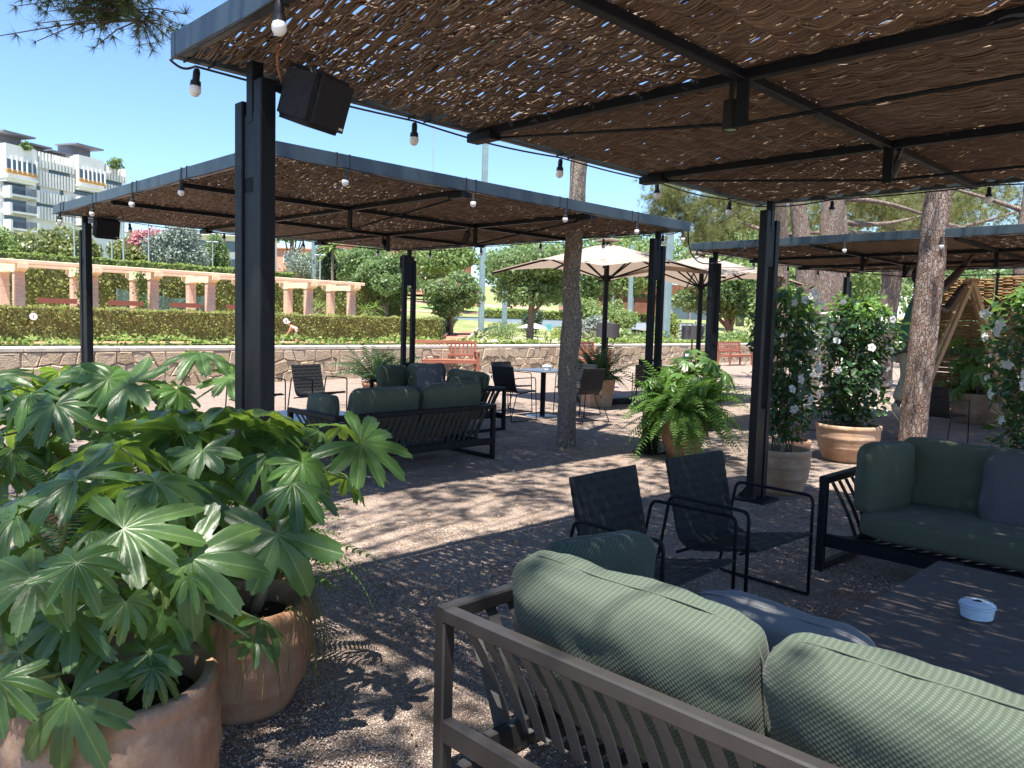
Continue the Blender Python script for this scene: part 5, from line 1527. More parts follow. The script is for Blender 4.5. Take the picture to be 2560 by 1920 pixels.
# ================================================================ FATSIA
def fatsia_leaf(name, mat, seed, nl=9):
    rg = random.Random(seed)
    span = R(rg.uniform(262, 288)); step = span / (nl - 1)
    ang = [math.pi / 2 - span / 2 + i * step + rg.uniform(-.05, .05) for i in range(nl)]
    Ls = [.58 + .42 * math.cos((i - (nl - 1) / 2) / ((nl - 1) / 2) * 1.1) + rg.uniform(-.13, .1) for i in range(nl)]
    sub = 18; DR = rg.uniform(.2, .5); LO = [rg.uniform(-.32, .2) for i in range(nl)]; th = []; li = []; dd = []; RR = []
    for i in range(nl):
        for k in range(sub):
            d = -1 + 2 * (k + .5) / sub * 1.0
            th.append(ang[i] + d * step / 2); dd.append(d); li.append(i)
            s_ = (1 - abs(d) ** 2.1) ** .82 * .74 + .26 * (1 - abs(d)) ** .8
            notch = .37 + rg.uniform(-.07, .07)
            ser = 1 + ((rg.uniform(.02, .07) if k % 3 == 0 else rg.uniform(-.06, .0)) if abs(d) > .1 else 0) * (1 - .5 * abs(d))
            RR.append((notch + (Ls[i] - notch) * s_) * ser)
    m = len(th); rings = [0, .16, .38, .62, .82, 1.0]
    V = [(0, 0, 0)]; UV = [(0, 0)]
    for f in rings[1:]:
        for k in range(m):
            r = f * RR[k]
            # lobes are narrow near the hub: pull the angle towards the lobe axis
            a = th[k]; d = dd[k]
            z = -DR * r * r + LO[li[k]] * (1 - abs(d) ** 2) * r * r * f + .10 * abs(d) * r * (1 - .45 * f) - .05 * (1 - abs(d)) * r * math.sin(f * 3.0) * .5 + .02 * math.sin(9 * r + k * .7) * r
            V.append((r * math.cos(a), r * math.sin(a), z)); UV.append((d, r))
    # stalk notch: pull the two ends of the fan together below the hub
    F = []
    for k in range(m - 1): F.append((0, 1 + k, 2 + k))
    quads = []
    for q in range(len(rings) - 2):
        o_ = 1 + q * m
        for k in range(m - 1): quads.append((o_ + k, o_ + m + k, o_ + m + k + 1, o_ + k + 1))
    me = bpy.data.meshes.new(name); me.from_pydata(V, [], F + quads)
    l = me.uv_layers.new(name="UVMap")
    for lp in me.loops: l.data[lp.index].uv = UV[lp.vertex_index]
    me.polygons.foreach_set("use_smooth", np.ones(len(me.polygons), dtype=bool)); me.materials.append(mat); me.update()
    return me
FL = [fatsia_leaf('leaf', MT['fatsia'], s_, n_) for s_, n_ in ((1, 9), (2, 8), (3, 9), (11, 7), (12, 8), (14, 9), (15, 7))]
FB = [fatsia_leaf('leaf', MT['fatsia_bright'], s_, n_) for s_, n_ in ((4, 8), (5, 9), (13, 7))]
def leaf_matrix(pos, d, n, size):
    n = Vector(n).normalized(); y = Vector(d); y = (y - n * y.dot(n)).normalized(); x = y.cross(n)
    return Matrix.Translation(pos) @ Matrix((x, y, n)).transposed().to_4x4() @ Matrix.Scale(size, 4)
def fatsia(label, base, rim_h, leaves, stems, mats=FL, fill=0, fr=.4, fz=(.6, 1.1), fsize=(.13, .2), seed=0, group='large leaved plants in terracotta pots', pot_args=None, squash=(1, 1)):
    """leaves = [(world pos, theta in degrees in the xz plane, normal, size)]"""
    rr = random.Random(seed)
    th = thing('fatsia_plant', label, 'potted plant', base, 0, group)
    if pot_args: pot(th, *pot_args)
    B = Vector(base); st = MB(); pet = MB()
    tops = []
    for (dx, dy, h) in stems:
        p0 = Vector((dx * .3, dy * .3, rim_h - .06)); p1 = Vector((dx, dy, rim_h + h))
        st.tube(bez(p0, (p0 + p1) / 2 + Vector((rr.uniform(-.05, .05), rr.uniform(-.05, .05), .03)), p1, 7), [.022, .021, .02, .019, .018, .016, .014, .012], 8); tops.append(p1)
    L = [(Vector(p) - B, Vector((math.cos(R(a)), 0, math.sin(R(a)))), n, s_) for p, a, n, s_ in leaves]
    for k in range(fill):
        a = rr.uniform(0, 6.283); z = rr.uniform(*fz); t_ = tops[k % len(tops)]
        r = fr * math.sqrt(rr.random()) * (1.1 - .35 * (z - fz[0]) / (fz[1] - fz[0]))
        p = Vector((math.cos(a) * r * squash[0], math.sin(a) * r * squash[1], z))
        out = Vector((math.cos(a), math.sin(a), -.35 + rr.uniform(-.3, .2)))
        n = Vector((math.cos(a) * .55, math.sin(a) * .55, .9)) + Vector((rr.gauss(0, .2), rr.gauss(0, .2), 0))
        L.append((p, out, n, rr.uniform(*fsize)))
    for i, (p, d, n, s_) in enumerate(L):
        o_ = link('leaf', mats[i % len(mats)], th); o_.matrix_local = leaf_matrix(p, d, n, s_ * rr.uniform(.92, 1.12)) @ Matrix.Diagonal((rr.uniform(.82, 1.12), 1, rr.uniform(.5, 1.7), 1))
        t_ = min(tops, key=lambda q: (q - p).length * (1.0 if q.z < p.z + .15 else 1.6))
        mid = (p + t_) / 2 + Vector((0, 0, -.02 if p.z > t_.z else .05))
        pet.tube(bez(t_, mid, p - Vector(n).normalized() * .004, 5), [.007, .006, .0055, .005, .005, .0045], 6)
    st.build('stems', MT['woodstem'], th, True); pet.build('leaf_stalks', MT['stem'], th, True)
    return th

# ================================================================ FERNS
def frond_mesh(name, mat, arch, seed, pairs=20, wid=.12, curl=.0):
    """unit length frond along +Y, arching up then drooping"""
    rg = random.Random(seed); b = MB()
    def c(t): return Vector((.04 * math.sin(t * 3 + seed), t * (1 - .18 * arch * t), arch * (.42 * t - .62 * t * t)))
    b.tube([c(k / 10) for k in range(11)], [.006 * (1 - k / 12) for k in range(11)], 4)
    for k in range(pairs):
        t = .06 + .94 * k / (pairs - 1)
        L = wid * (math.sin(math.pi * min(1, t * .93 + .07)) ** .55) * (1 - .55 * t) * 1.25 * rg.uniform(.9, 1.1)
        p = c(t); d = (c(min(1, t + .02)) - c(max(0, t - .02))).normalized(); w_ = .21 / pairs
        for sx in (-1, 1):
            sd = Vector((sx, 0, 0)); tip = p + sd * L + d * L * .25 + Vector((0, 0, -L * .25 + rg.uniform(-.006, .006)))
            m1 = p + sd * L * .5 + d * (L * .1 + w_) + Vector((0, 0, -.002 + L * .03)); m2 = p + sd * L * .5 + d * (L * .1 - w_) + Vector((0, 0, -.004 + L * .03))
            V = [p + d * w_ * .8, p - d * w_ * .8, m2, tip, m1]
            b.add(V, [(0, 1, 2, 3, 4)] if sx > 0 else [(4, 3, 2, 1, 0)])
    return b.mesh(name, mat)
FR = {m: [frond_mesh('frond', MT[m], a, i) for i, a in enumerate((.5, 1.0, 1.35))] for m in ('fern', 'fern_dark')}
def add_fronds(th, center, n, L, rr, mat='fern', elev=(.2, 1.2), az=(0, 6.283), spread=.08, wide=1.0):
    for k in range(n):
        a = rr.uniform(*az); e = rr.uniform(*elev); l = L * rr.uniform(.7, 1.15)
        d = Vector((math.cos(a) * math.cos(e), math.sin(a) * math.cos(e), math.sin(e)))
        p = Vector(center) + Vector((math.cos(a), math.sin(a), 0)) * rr.uniform(0, spread)
        up = Vector((-math.cos(a) * math.sin(e), -math.sin(a) * math.sin(e), math.cos(e)))
        x = d.cross(up)
        roll = rr.gauss(0, .3)
        up2 = up * math.cos(roll) + x * math.sin(roll); x = d.cross(up2)
        o_ = link('frond', FR[mat][rr.randrange(3)], th)
        o_.matrix_local = Matrix.Translation(p) @ Matrix((x * wide, d, up2)).transposed().to_4x4() @ Matrix.Scale(l, 4)
def fern(label, base, z, n, L, seed, mat='fern', pot_args=None, elev=(.1, 1.25), spread=.1, name='fern_plant', wide=1.0):
    th = thing(name, label, 'potted plant', base, 0, 'ferns')
    if pot_args: pot(th, *pot_args)
    rr = random.Random(seed)
    add_fronds(th, (0, 0, z), n, L, rr, mat, elev, spread=spread, wide=wide)
    return th

# ---- near left group -------------------------------------------------------
def lf(x, y, z, a, n, s): return ((x, y, z), a, n, s)
K1 = []   # plant in the nearest pot
K1 += [lf(-1.02, 2.05, .925, 10, (.15, -.62, .75), .215), lf(-.86, 2.1, .835, -70, (.1, -.8, .6), .20), lf(-1.13, 1.95, .70, -30, (-.1, -.75, .65), .16),
       lf(-1.22, 1.92, .64, -125, (-.35, -.75, .55), .20), lf(-1.06, 1.86, .555, -75, (.05, -.85, .5), .19), lf(-1.3, 2.05, .955, 170, (-.2, -.5, .8), .17),
       lf(-.92, 1.98, .62, 30, (.3, -.6, .7), .12), lf(-1.36, 2.0, .80, 200, (-.4, -.55, .7), .16), lf(-1.2, 2.15, 1.03, 130, (-.1, -.35, .9), .17),
       lf(-1.0, 2.2, 1.02, 40, (.2, -.4, .9), .16), lf(-.9, 1.95, .59, -20, (.4, -.5, .7), .10), lf(-1.42, 2.2, .72, 215, (-.5, -.4, .7), .18)]
fatsia('nearest potted large leaved plant at the bottom left corner', (-1.08, 2.12, 0), .49, K1, [(-.08, 0, .22), (.1, .05, .2), (-.2, .08, .3), (.0, -.1, .08)], FL + [FB[1]], 26, .40, (.56, .98), (.09, .17), 1,
       pot_args=(.268, .19, .49, 'terra_old', 5, .02, .05))
K2 = []   # plant in the second pot
K2 += [lf(-.52, 2.72, 1.065, -28, (.42, -.5, .72), .225), lf(-.86, 2.78, 1.01, -15, (.1, -.55, .82), .21), lf(-.98, 2.85, 1.08, 18, (-.1, .62, .72), .26),
       lf(-1.18, 2.8, 1.08, 140, (-.1, .6, .7), .25), lf(-1.30, 2.6, 1.05, 205, (-.15, .45, .85), .25), lf(-1.10, 2.6, .93, -40, (.15, -.5, .8), .25),
       lf(-.76, 2.55, .78, -65, (.3, -.75, .55), .24), lf(-.9, 2.95, 1.12, 40, (.1, .5, .8), .20), lf(-.62, 2.86, 1.10, 30, (.1, .4, .85), .17),
       lf(-1.45, 2.75, 1.0, 190, (-.3, -.2, .9), .2), lf(-1.05, 2.95, 1.13, 85, (0, .5, .8), .2), lf(-.74, 2.66, .93, -5, (.2, -.5, .8), .16), lf(-1.28, 2.95, 1.12, 120, (-.2, .4, .9), .2)]
fatsia('second potted large leaved plant with one leaf reaching right', (-1.0, 2.93, 0), .42, K2, [(.15, -.1, .42), (-.1, -.15, .45), (-.3, .0, .42), (.05, .05, .5)], FL + FB[:2], 28, .5, (.56, 1.1), (.1, .19), 2,
       pot_args=(.25, .17, .42, 'terra', 4, .02, .045))
# trailing dry grass on the second pot
rr = random.Random(5); b = MB()
for k in range(90):
    a = rr.uniform(-2.1, .6); p = Vector((-1.0 + .2 * math.cos(a), 2.93 + .2 * math.sin(a), .4)); q = p + Vector((math.cos(a), math.sin(a), 0)) * rr.uniform(.05, .12); 
    b.tube(bez(p, q + Vector((0, 0, rr.uniform(.04, .14))), q + Vector((rr.gauss(0, .03), -.02, -rr.uniform(.05, .34))), 6), .0013, 3)
o = b.build('trailing_grass', MT['grassblade']); tag(o, 'dry grass trailing over the rim of the second pot', 'grass', kind='stuff')
fern('fern fronds filling the gap behind the near pots', (-1.42, 2.62, 0), .62, 34, .5, 21, 'fern_dark', (.22, .16, .45, 'terra_old', 3), (-.1, 1.2))
fern('bright fern growing round the foot of the near left post', (-1.62, 3.95, 0), .5, 64, .6, 22, 'fern', (.24, .18, .4, 'terra', 3), (-.1, 1.25))
fern('fern spilling right of the second pot below the leaves', (-1.1, 3.32, 0), .42, 40, .56, 23, 'fern', (.16, .12, .38, 'terra', 3), (-.3, 1.0))

# ---- middle left group ------------------------------------------------------
K3 = [lf(-2.85, 4.3, 1.12, 60, (-.1, -.35, .95), .27), lf(-2.35, 4.35, 1.2, 100, (0, -.2, .95), .24), lf(-1.75, 4.4, 1.28, 40, (.1, -.1, 1), .28), lf(-2.0, 4.1, 1.12, 180, (-.1, -.5, .85), .24), lf(-2.3, 3.95, 1.02, -80, (.0, -.7, .7), .22),
      lf(-2.05, 3.95, .82, -110, (.1, -.75, .65), .26), lf(-2.7, 3.95, .9, 190, (-.2, -.5, .8), .24), lf(-3.1, 4.1, .98, 170, (-.3, -.4, .9), .26), lf(-1.55, 4.3, 1.16, 10, (.2, -.4, .9), .24), lf(-3.0, 4.0, .75, 215, (-.4, -.5, .7), .24),
      lf(-2.55, 4.0, .78, -60, (.1, -.7, .7), .2), lf(-1.8, 4.15, .98, -20, (.2, -.6, .8), .22)]
fatsia('wide large leaved plant left of the near post', (-2.45, 4.35, 0), .45, K3, [(-.35, -.1, .35), (0, -.1, .42), (.3, .0, .5), (.5, -.05, .45), (-.15, .1, .55)], FL + FB, 38, .85, (.6, 1.15), (.16, .24), 3,
       pot_args=(.27, .2, .45, 'terra', 4, .02, .045), squash=(1.05, .6))
fern('fern hanging from the wide plant pot at left', (-2.2, 4.05, 0), .48, 30, .5, 24, 'fern', None, (-.5, .8), .2)

# ---- far fern by the back post, square planter -----------------------------
fern('tall dark fern beside the back post of the middle pergola', (-2.25, 13.35, 0), .42, 60, .85, 25, 'fern_dark', (.3, .22, .42, 'terra', 3), (.25, 1.45), .25)
sqp = thing('square_planter_fern', 'dense dark fern in a square terracotta planter behind the thin pine', 'potted plant', (1.55, 15.35 - .9, 0), 20, 'ferns')
b = MB(); s_ = .26
b.add([(-s_ * .82, -s_ * .82, 0), (s_ * .82, -s_ * .82, 0), (s_ * .82, s_ * .82, 0), (-s_ * .82, s_ * .82, 0), (-s_, -s_, .5), (s_, -s_, .5), (s_, s_, .5), (-s_, s_, .5), (-s_ + .03, -s_ + .03, .5), (s_ - .03, -s_ + .03, .5), (s_ - .03, s_ - .03, .5), (-s_ + .03, s_ - .03, .5), (-s_ + .03, -s_ + .03, .44), (s_ - .03, -s_ + .03, .44), (s_ - .03, s_ - .03, .44), (-s_ + .03, s_ - .03, .44)],
      [(3, 2, 1, 0)] + [(k, (k + 1) % 4, 4 + (k + 1) % 4, 4 + k) for k in range(4)] + [(4 + k, 4 + (k + 1) % 4, 8 + (k + 1) % 4, 8 + k) for k in range(4)] + [(8 + k, 8 + (k + 1) % 4, 12 + (k + 1) % 4, 12 + k) for k in range(4)] + [(12, 13, 14, 15)])
b.build('planter', MT['terra_pale'], sqp)
rr = random.Random(26); add_fronds(sqp, (0, 0, .48), 80, .85, rr, 'fern_dark', (-.1, 1.5), spread=.22, wide=.8)

# ---- middle fern pot ---------------------------------------------------------
fp = fatsia('bright fern and large leaved plant in a terracotta pot at centre right', (1.98, 9.0, 0), .46, [lf(1.95, 8.9, 1.12, 150, (-.2, -.5, .8), .22), lf(2.2, 8.9, 1.12, 30, (.2, -.5, .8), .23), lf(2.1, 9.0, 1.22, 90, (0, -.3, .9), .2), lf(2.4, 8.9, .98, -10, (.4, -.5, .7), .22), lf(1.8, 8.95, 1.03, 170, (-.3, -.4, .8), .2)],
       [(-.05, 0, .45), (.12, 0, .5), (.2, .1, .4)], FB, 14, .45, (.8, 1.15), (.14, .2), 4, pot_args=(.25, .16, .46, 'terra', 2, .015, .04))
rr = random.Random(27); add_fronds(fp, (0, -.02, .55), 220, .78, rr, 'fern', (-.9, 1.0), spread=.2)

# ---- plant by the wicker fence ----------------------------------------------
fatsia('lush green plant in a clay pot in front of the woven fence', (7.9, 13.3, 0), .5, [], [(-.1, 0, .3), (.15, 0, .45), (.05, .1, .6)], FB + FL[:1], 46, .55, (.55, 1.45), (.16, .26), 6, pot_args=(.42, .3, .52, 'terra_old', 3, .02, .05))

# ================================================================ FLOWERING VINE COLUMNS
VL = np.array([(0, 0, 0), (.26, .35, .05), (.2, .72, .02), (0, 1, -.06), (-.2, .72, .02), (-.26, .35, .05), (0, .45, -.06)]); VLF = np.array([(0, 1, 6), (1, 2, 6), (2, 3, 6), (3, 4, 6), (4, 5, 6), (5, 0, 6)])
def flower_mesh():
    b = MB(); V = []; F = []
    # trumpet throat and five broad petals
    b.lathe([(.0, -.045), (.004, -.045), (.006, -.03), (.012, -.008), (.016, 0)], 10); b.f.pop(); b.f.pop()
    for k in range(5):
        a = 2 * math.pi * k / 5
        def q(r, da, z): return (r * math.cos(a + da), r * math.sin(a + da), z)
        V = [q(.015, -.62, 0), q(.015, .62, 0), q(.042, -.5, .006), q(.05, .62, .004), q(.058, -.12, -.004), q(.03, .05, .01)]
        b.add(V, [(0, 1, 5), (0, 5, 2), (1, 3, 5), (2, 5, 4), (5, 3, 4)])
    return b.mesh('flower', MT['petal'], True)
FLOWER = flower_mesh()
def vine_column(label, base, pot_args, r, z0, z1, nleaf, nfl, seed, lean=(0, 0), top_new=.12, lsize=.075, fl_side=None, wob=.35):
    rg = np.random.default_rng(seed); rr = random.Random(seed)
    th = thing('vine_column', label, 'potted plant', base, 0, 'white flowering vine columns')
    pot(th, *pot_args); ph = pot_args[2]
    # support canes and woody stems
    for k in range(3):
        a = k * 2.1; MB().tube([(.1 * math.cos(a), .1 * math.sin(a), ph - .1), (.09 * math.cos(a), .09 * math.sin(a), z1 - .15)], .006, 6).build('cane', MT['twig'], th)
    st = MB()
    for k in range(7):
        a0 = rr.uniform(0, 6.28); pts = []
        for q in range(14):
            t = q / 13; a = a0 + t * rr.choice((5, -5, 7)); rad = .07 + r * .45 * t
            pts.append((rad * math.cos(a) + lean[0] * t, rad * math.sin(a) + lean[1] * t, ph - .08 + (z1 - ph - .1) * t))
        st.tube(pts, [.008 * (1 - .06 * q) for q in range(14)], 5)
    st.build('stems', MT['twig'], th, True)
    def place(n, shell):
        t = rg.random(n) ** .85; a = rg.uniform(0, 6.283, n)
        prof = r * (1 + wob * np.sin(a * 2 + t * 9 + seed) * .5 + wob * .5 * np.sin(a * 3 - t * 14)) * np.interp(t, [0, .08, .5, .85, 1], [.45, .8, .9, 1.05, .55])
        rad = prof * (1 - shell * rg.random(n) ** 1.5)
        P = np.stack([rad * np.cos(a) + lean[0] * t, rad * np.sin(a) + lean[1] * t, z0 + (z1 - z0) * t + rg.normal(0, .03, n)], 1)
        return P, np.stack([np.cos(a), np.sin(a), np.zeros(n)], 1), t
    P, out, t = place(nleaf, .75)
    dirs = out * .7 + rg.normal(size=out.shape) * .6; dirs[:, 2] -= .35
    nr = out * .6 + rg.normal(size=out.shape) * .35; nr[:, 2] += .75
    X = frames(dirs, nr) * (lsize * rg.uniform(.6, 1.3, nleaf))[:, None, None]
    new = (t > .86) & (rg.random(nleaf) < .75) | (rg.random(nleaf) < top_new * .35)
    f = link('foliage', scatter('foliage', VL, VLF, X[~new], P[~new], MT['vine'], True), th); tag(f, kind='stuff')
    f = link('young_shoots', scatter('young_shoots', VL, VLF, X[new], P[new] + np.array([0, 0, .03]), MT['vine_new'], True), th); tag(f, kind='stuff')
    tb = MB()
    for k in range(10):
        a = rr.uniform(0, 6.28); z = rr.uniform(z0 + .2, z1); p = Vector((math.cos(a) * r * .8 + lean[0], math.sin(a) * r * .8, z)); q = p + Vector((math.cos(a) * rr.uniform(.1, .3), math.sin(a) * .2, rr.uniform(-.25, .2)))
        tb.tube(bez(p, (p + q) / 2 + Vector((0, 0, .1)), q, 6), .0025, 4)
    tb.build('tendrils', MT['stem'], th, True)
    for k in range(nfl):
        a = rr.uniform(*(fl_side or (math.pi * .9, 2.1 * math.pi))); t_ = rr.uniform(.1, 1) ** .7
        rad = r * rr.uniform(.9, 1.25); p = Vector((rad * math.cos(a) + lean[0] * t_, rad * math.sin(a) + lean[1] * t_, z0 + (z1 - z0) * t_))
        d = Vector((math.cos(a) + rr.gauss(0, .4), math.sin(a) + rr.gauss(0, .4), rr.uniform(-.5, .5)))
        o_ = link('flower', FLOWER, th, p, d.to_track_quat('Z', 'Y').to_euler(), rr.uniform(.6, .9))
    return th
vine_column('white flowering vine column behind the right near post', (2.5, 7.22, 0), (.27, .2, .41, 'terra_pale', 3, .02, .03), .27, .5, 1.84, 1500, 26, 1, (.0, 0), .15, .085, (math.pi * 1.45, math.pi * 2.3))
vine_column('full white flowering vine column in an orange terracotta pot', (3.92, 9.1, 0), (.36, .25, .43, 'terra_pale', 3, .02, .03), .38, .45, 1.84, 2800, 24, 2, (.02, 0), .1, .085, (math.pi * .9, math.pi * 2.1))
vine_column('white flowering vine column cut off by the right edge', (4.0, 6.05, 0), (.27, .2, .41, 'terra', 3, .02, .03), .3, .45, 1.85, 1400, 24, 3, (0, 0), .05, .085, (math.pi * .8, math.pi * 1.6))
vine_column('thin white flowering vine between the two pots', (3.1, 8.6, 0), (.2, .15, .3, 'terra', 2, .02, .03), .18, .5, 1.55, 320, 34, 4, (.0, 0), .3, .075, (math.pi * .8, math.pi * 2.2))

# ================================================================ PINES
NV = []; NF = []
rr = random.Random(3)
for k in range(26):
    a = rr.uniform(0, 6.283); e = rr.uniform(-.2, 1.3)
    d = Vector((math.cos(a) * math.cos(e), math.sin(a) * math.cos(e), math.sin(e))); s_ = d.orthogonal().normalized() * .011; L_ = rr.uniform(.75, 1.1)
    o_ = len(NV); NV += [tuple(-s_), tuple(s_), tuple(d * L_)]; NF.append((o_, o_ + 1, o_ + 2))
NEEDLE_V = np.array(NV); NEEDLE_F = np.array(NF)
def needles(name, P, size, rg, mat, par=None, up=None, thick=1.0):
    X = rand_rot(rg, len(P)) if up is None else frames(rg.normal(size=P.shape), up)
    X = X * (size * rg.uniform(.75, 1.2, len(P)))[:, None, None]
    TV = NEEDLE_V.copy()
    if thick != 1.0:
        m = np.arange(len(TV)) % 3 != 2; TV[m] *= thick
    return link(name, scatter(name, TV, NEEDLE_F, X, P, MT[mat]), par)
def pine_crown(th, centers, rad, per, size, seed, mat, thick=2.2, zs=.35, base=None):
    """flat tufted pads of needles on twigs"""
    rg = np.random.default_rng(seed); P = []; tw = MB()
    for c in centers:
        n_ = per
        q = rg.normal(size=(n_, 3)) * np.array([rad, rad, rad * zs]) * .55 + np.array(c)[None]
        P.append(q)
        if base is not None:
            bp = Vector(base(c)); cc = Vector(c)
            tw.tube(bez(bp, (bp + cc) / 2 + Vector((0, 0, -.15)), cc, 5), [.013, .012, .011, .01, .008, .005], 5)
        for k in range(5):
            tw.tube([Vector(c), Vector(q[k])], [.012, .004], 4)
    needles('crown', np.concatenate(P), size, rg, mat, th, thick=thick)
    tw.build('branches', MT['twig'], th, True)

# thin pine that passes through the middle roof
tr1 = thing('pine_tree', 'thin grey barked pine trunk passing through the middle pergola roof', 'tree', (.69, 9.68, 0))
pts = [(0, 0, -.1), (.0, 0, .45), (-.02, 0, 1.0), (.02, 0, 1.35), (.03, 0, 1.62), (-.01, 0, 2.0), (.03, 0, 2.7), (.04, 0, 3.4), (.1, .1, 4.6), (.3, .3, 6.4)]
link('trunk', trunk_mesh('trunk', pts, [.128, .112, .115, .135, .118, .105, .105, .1, .09, .06], MT['bark_grey'], 20, 3, .1), tr1)
rr = random.Random(8)
cs = [(rr.uniform(-2.4, 2.6), rr.uniform(-2.2, 3.0), rr.uniform(5.6, 7.4)) for k in range(30)]
pine_crown(tr1, cs, .62, 55, .17, 31, 'needle', 3.0, base=lambda c: (.12 + c[0] * .1, .12 + c[1] * .1, 5.0))
# leaning plated pine at right
tr2 = thing('pine_tree', 'thick plated reddish pine trunk leaning in front of the ladder', 'tree', (4.68, 9.25, 0))
pts = [(.07, 0, -.1), (.07, 0, .3), (.09, 0, .9), (.12, 0, 1.5), (.15, 0, 2.1), (.16, 0, 2.7), (.19, 0, 3.3), (.3, .1, 5), (.4, .2, 6.6)]
link('trunk', trunk_mesh('trunk', pts, [.165, .152, .15, .15, .15, .145, .14, .11, .07], MT['bark_red'], 24, 5, .06), tr2)
cs = [(rr.uniform(-2.6, 3.0), rr.uniform(-2.6, 2.8), rr.uniform(5.6, 7.6)) for k in range(34)]
pine_crown(tr2, cs, .62, 55, .17, 32, 'needle', 3.0, base=lambda c: (.35 + c[0] * .1, .15 + c[1] * .1, 5.2))
# pine standing behind the viewer whose crown dapples the gravel and dips into view at top left
tr3 = thing('pine_tree', 'pine whose needle branch dips into the sky at top left', 'tree', (-4.6, -1.6, 0))
link('trunk', trunk_mesh('trunk', [(0, 0, -.1), (.1, .1, 2), (.3, .5, 5), (.5, .9, 7.2)], [.22, .19, .15, .08], MT['bark_red'], 16, 7, .06), tr3)
cs = [(rr.uniform(1.2, 6.6), rr.uniform(1.6, 8.2), rr.uniform(6.2, 8.0)) for k in range(46)] + [(rr.uniform(2.8, 6.6), rr.uniform(4.8, 7.8), rr.uniform(6.2, 7.6)) for k in range(7)] + [(rr.uniform(2.2, 4.0), rr.uniform(1.0, 3.4), rr.uniform(6.2, 7.4)) for k in range(6)] + [(rr.uniform(-1.5, 2.4), rr.uniform(2.2, 9.4), rr.uniform(6.0, 7.6)) for k in range(26)]
pine_crown(tr3, cs, .6, 46, .17, 33, 'needle', 3.0, base=lambda c: (.4 + c[0] * .1, .8 + c[1] * .1, 6.4))
# the low branch in view
rg = np.random.default_rng(44)
B0 = Vector((-4.6, -1.6, 0))
br = MB(); P = []; UPS = []
main = bez((-3.5, 5.4, 4.5), (-3.25, 5.7, 4.0), (-2.85, 6.05, 3.66), 14)
br.tube([p - B0 for p in bez(B0 + Vector((.35, .6, 5.2)), (-4.2, 3.8, 6.4), (-3.5, 5.4, 4.5), 10)], [.06 - .004 * k for k in range(11)], 6)
br.tube([p - B0 for p in main], [.02 - .001 * k for k in range(15)], 5)
for k in range(300):
    p = main[rg.integers(1, 15)]; q = p + Vector((rg.normal(-.16, .34), rg.normal(0, .25), -abs(rg.normal(.02, .13)) + .08))
    br.tube([p - B0, (p + q) / 2 - B0 + Vector((0, 0, .03)), q - B0], [.006, .005, .003], 4)
    for m_ in range(4):
        t_ = .35 + .22 * m_; P.append(tuple(p.lerp(q, t_) - B0)); UPS.append(tuple((q - p).normalized()))
br.build('low_branch', MT['twig'], tr3, True)
needles('low_needles', np.array(P), .10, rg, 'needle', tr3, np.array(UPS), 2.0)

# pine spray hanging behind the near roof corner
sp_ = thing('pine_spray_tree', 'tall slim pine with pale drooping sprays seen between the pergolas', 'tree', (5.3, 15.3, 0))
link('trunk', trunk_mesh('trunk', [(.1, .6, -.1), (0, .5, 3), (-.3, .2, 5.2)], [.16, .13, .07], MT['bark_far'], 12, 9), sp_)
P = []; br = MB()
for (cx, cy, cz, n_, sx, sz) in ((-2.62, -1.2, 3.75, 520, .34, .26), (-2.2, -1.1, 3.5, 320, .3, .2), (-1.75, -1.0, 3.75, 170, .25, .13), (-1.3, -1.0, 3.8, 120, .22, .1), (-2.9, -1.2, 3.35, 150, .15, .16), (-2.0, -1.2, 3.15, 90, .1, .16)):
    q = rg.normal(size=(n_, 3)) * np.array([sx, .3, sz]) * .62 + np.array((cx, cy, cz)); P.append(q)
    br.tube(bez((-.3, .2, 4.7), (cx * .5, cy * .5, cz + .45), (cx, cy, cz + .05), 8), [.03, .027, .024, .02, .017, .014, .011, .008, .005], 5)
    for k in range(14): br.tube([Vector((cx, cy, cz + .05)), Vector(q[k])], [.006, .002], 4)
br.build('branches', MT['twig'], sp_, True)
needles('crown', np.concatenate(P), .14, rg, 'needle_pale', sp_, None, 1.3)

# group of big pines at right
def big_pine(label, base, trunks, seed, pads, mat='needle_pale', limbs=()):
    th = thing('big_pine', label, 'tree', base, 0, 'big pines beyond the far right pergola')
    for i, (pts, rad) in enumerate(trunks):
        link('trunk' if i == 0 else 'limb', trunk_mesh('trunk', pts, rad, MT['bark_far'], 14, seed + i, .09), th)
    for i, (pts, rad) in enumerate(limbs):
        b = MB(); b.tube(bez(*pts, 8), [rad * (1 - .09 * k) for k in range(9)], 7); b.build('branch', MT['bark_far'], th, True)
    rg_ = np.random.default_rng(seed); P_ = []; tw = MB()
    for (c, r_, n_) in pads:
        q = rg_.normal(size=(n_, 3)) * np.array(r_) * .6 + np.array(c); P_.append(q)
        for k in range(12): tw.tube([Vector(c) + Vector((rg_.normal(0, .3), 0, rg_.normal(0, .2))), Vector(q[k])], [.012, .003], 4)
    needles('crown', np.concatenate(P_), .24, rg_, mat, th, None, 1.8); tag(tw.build('twigs', MT['twig'], th, True), kind='stuff')
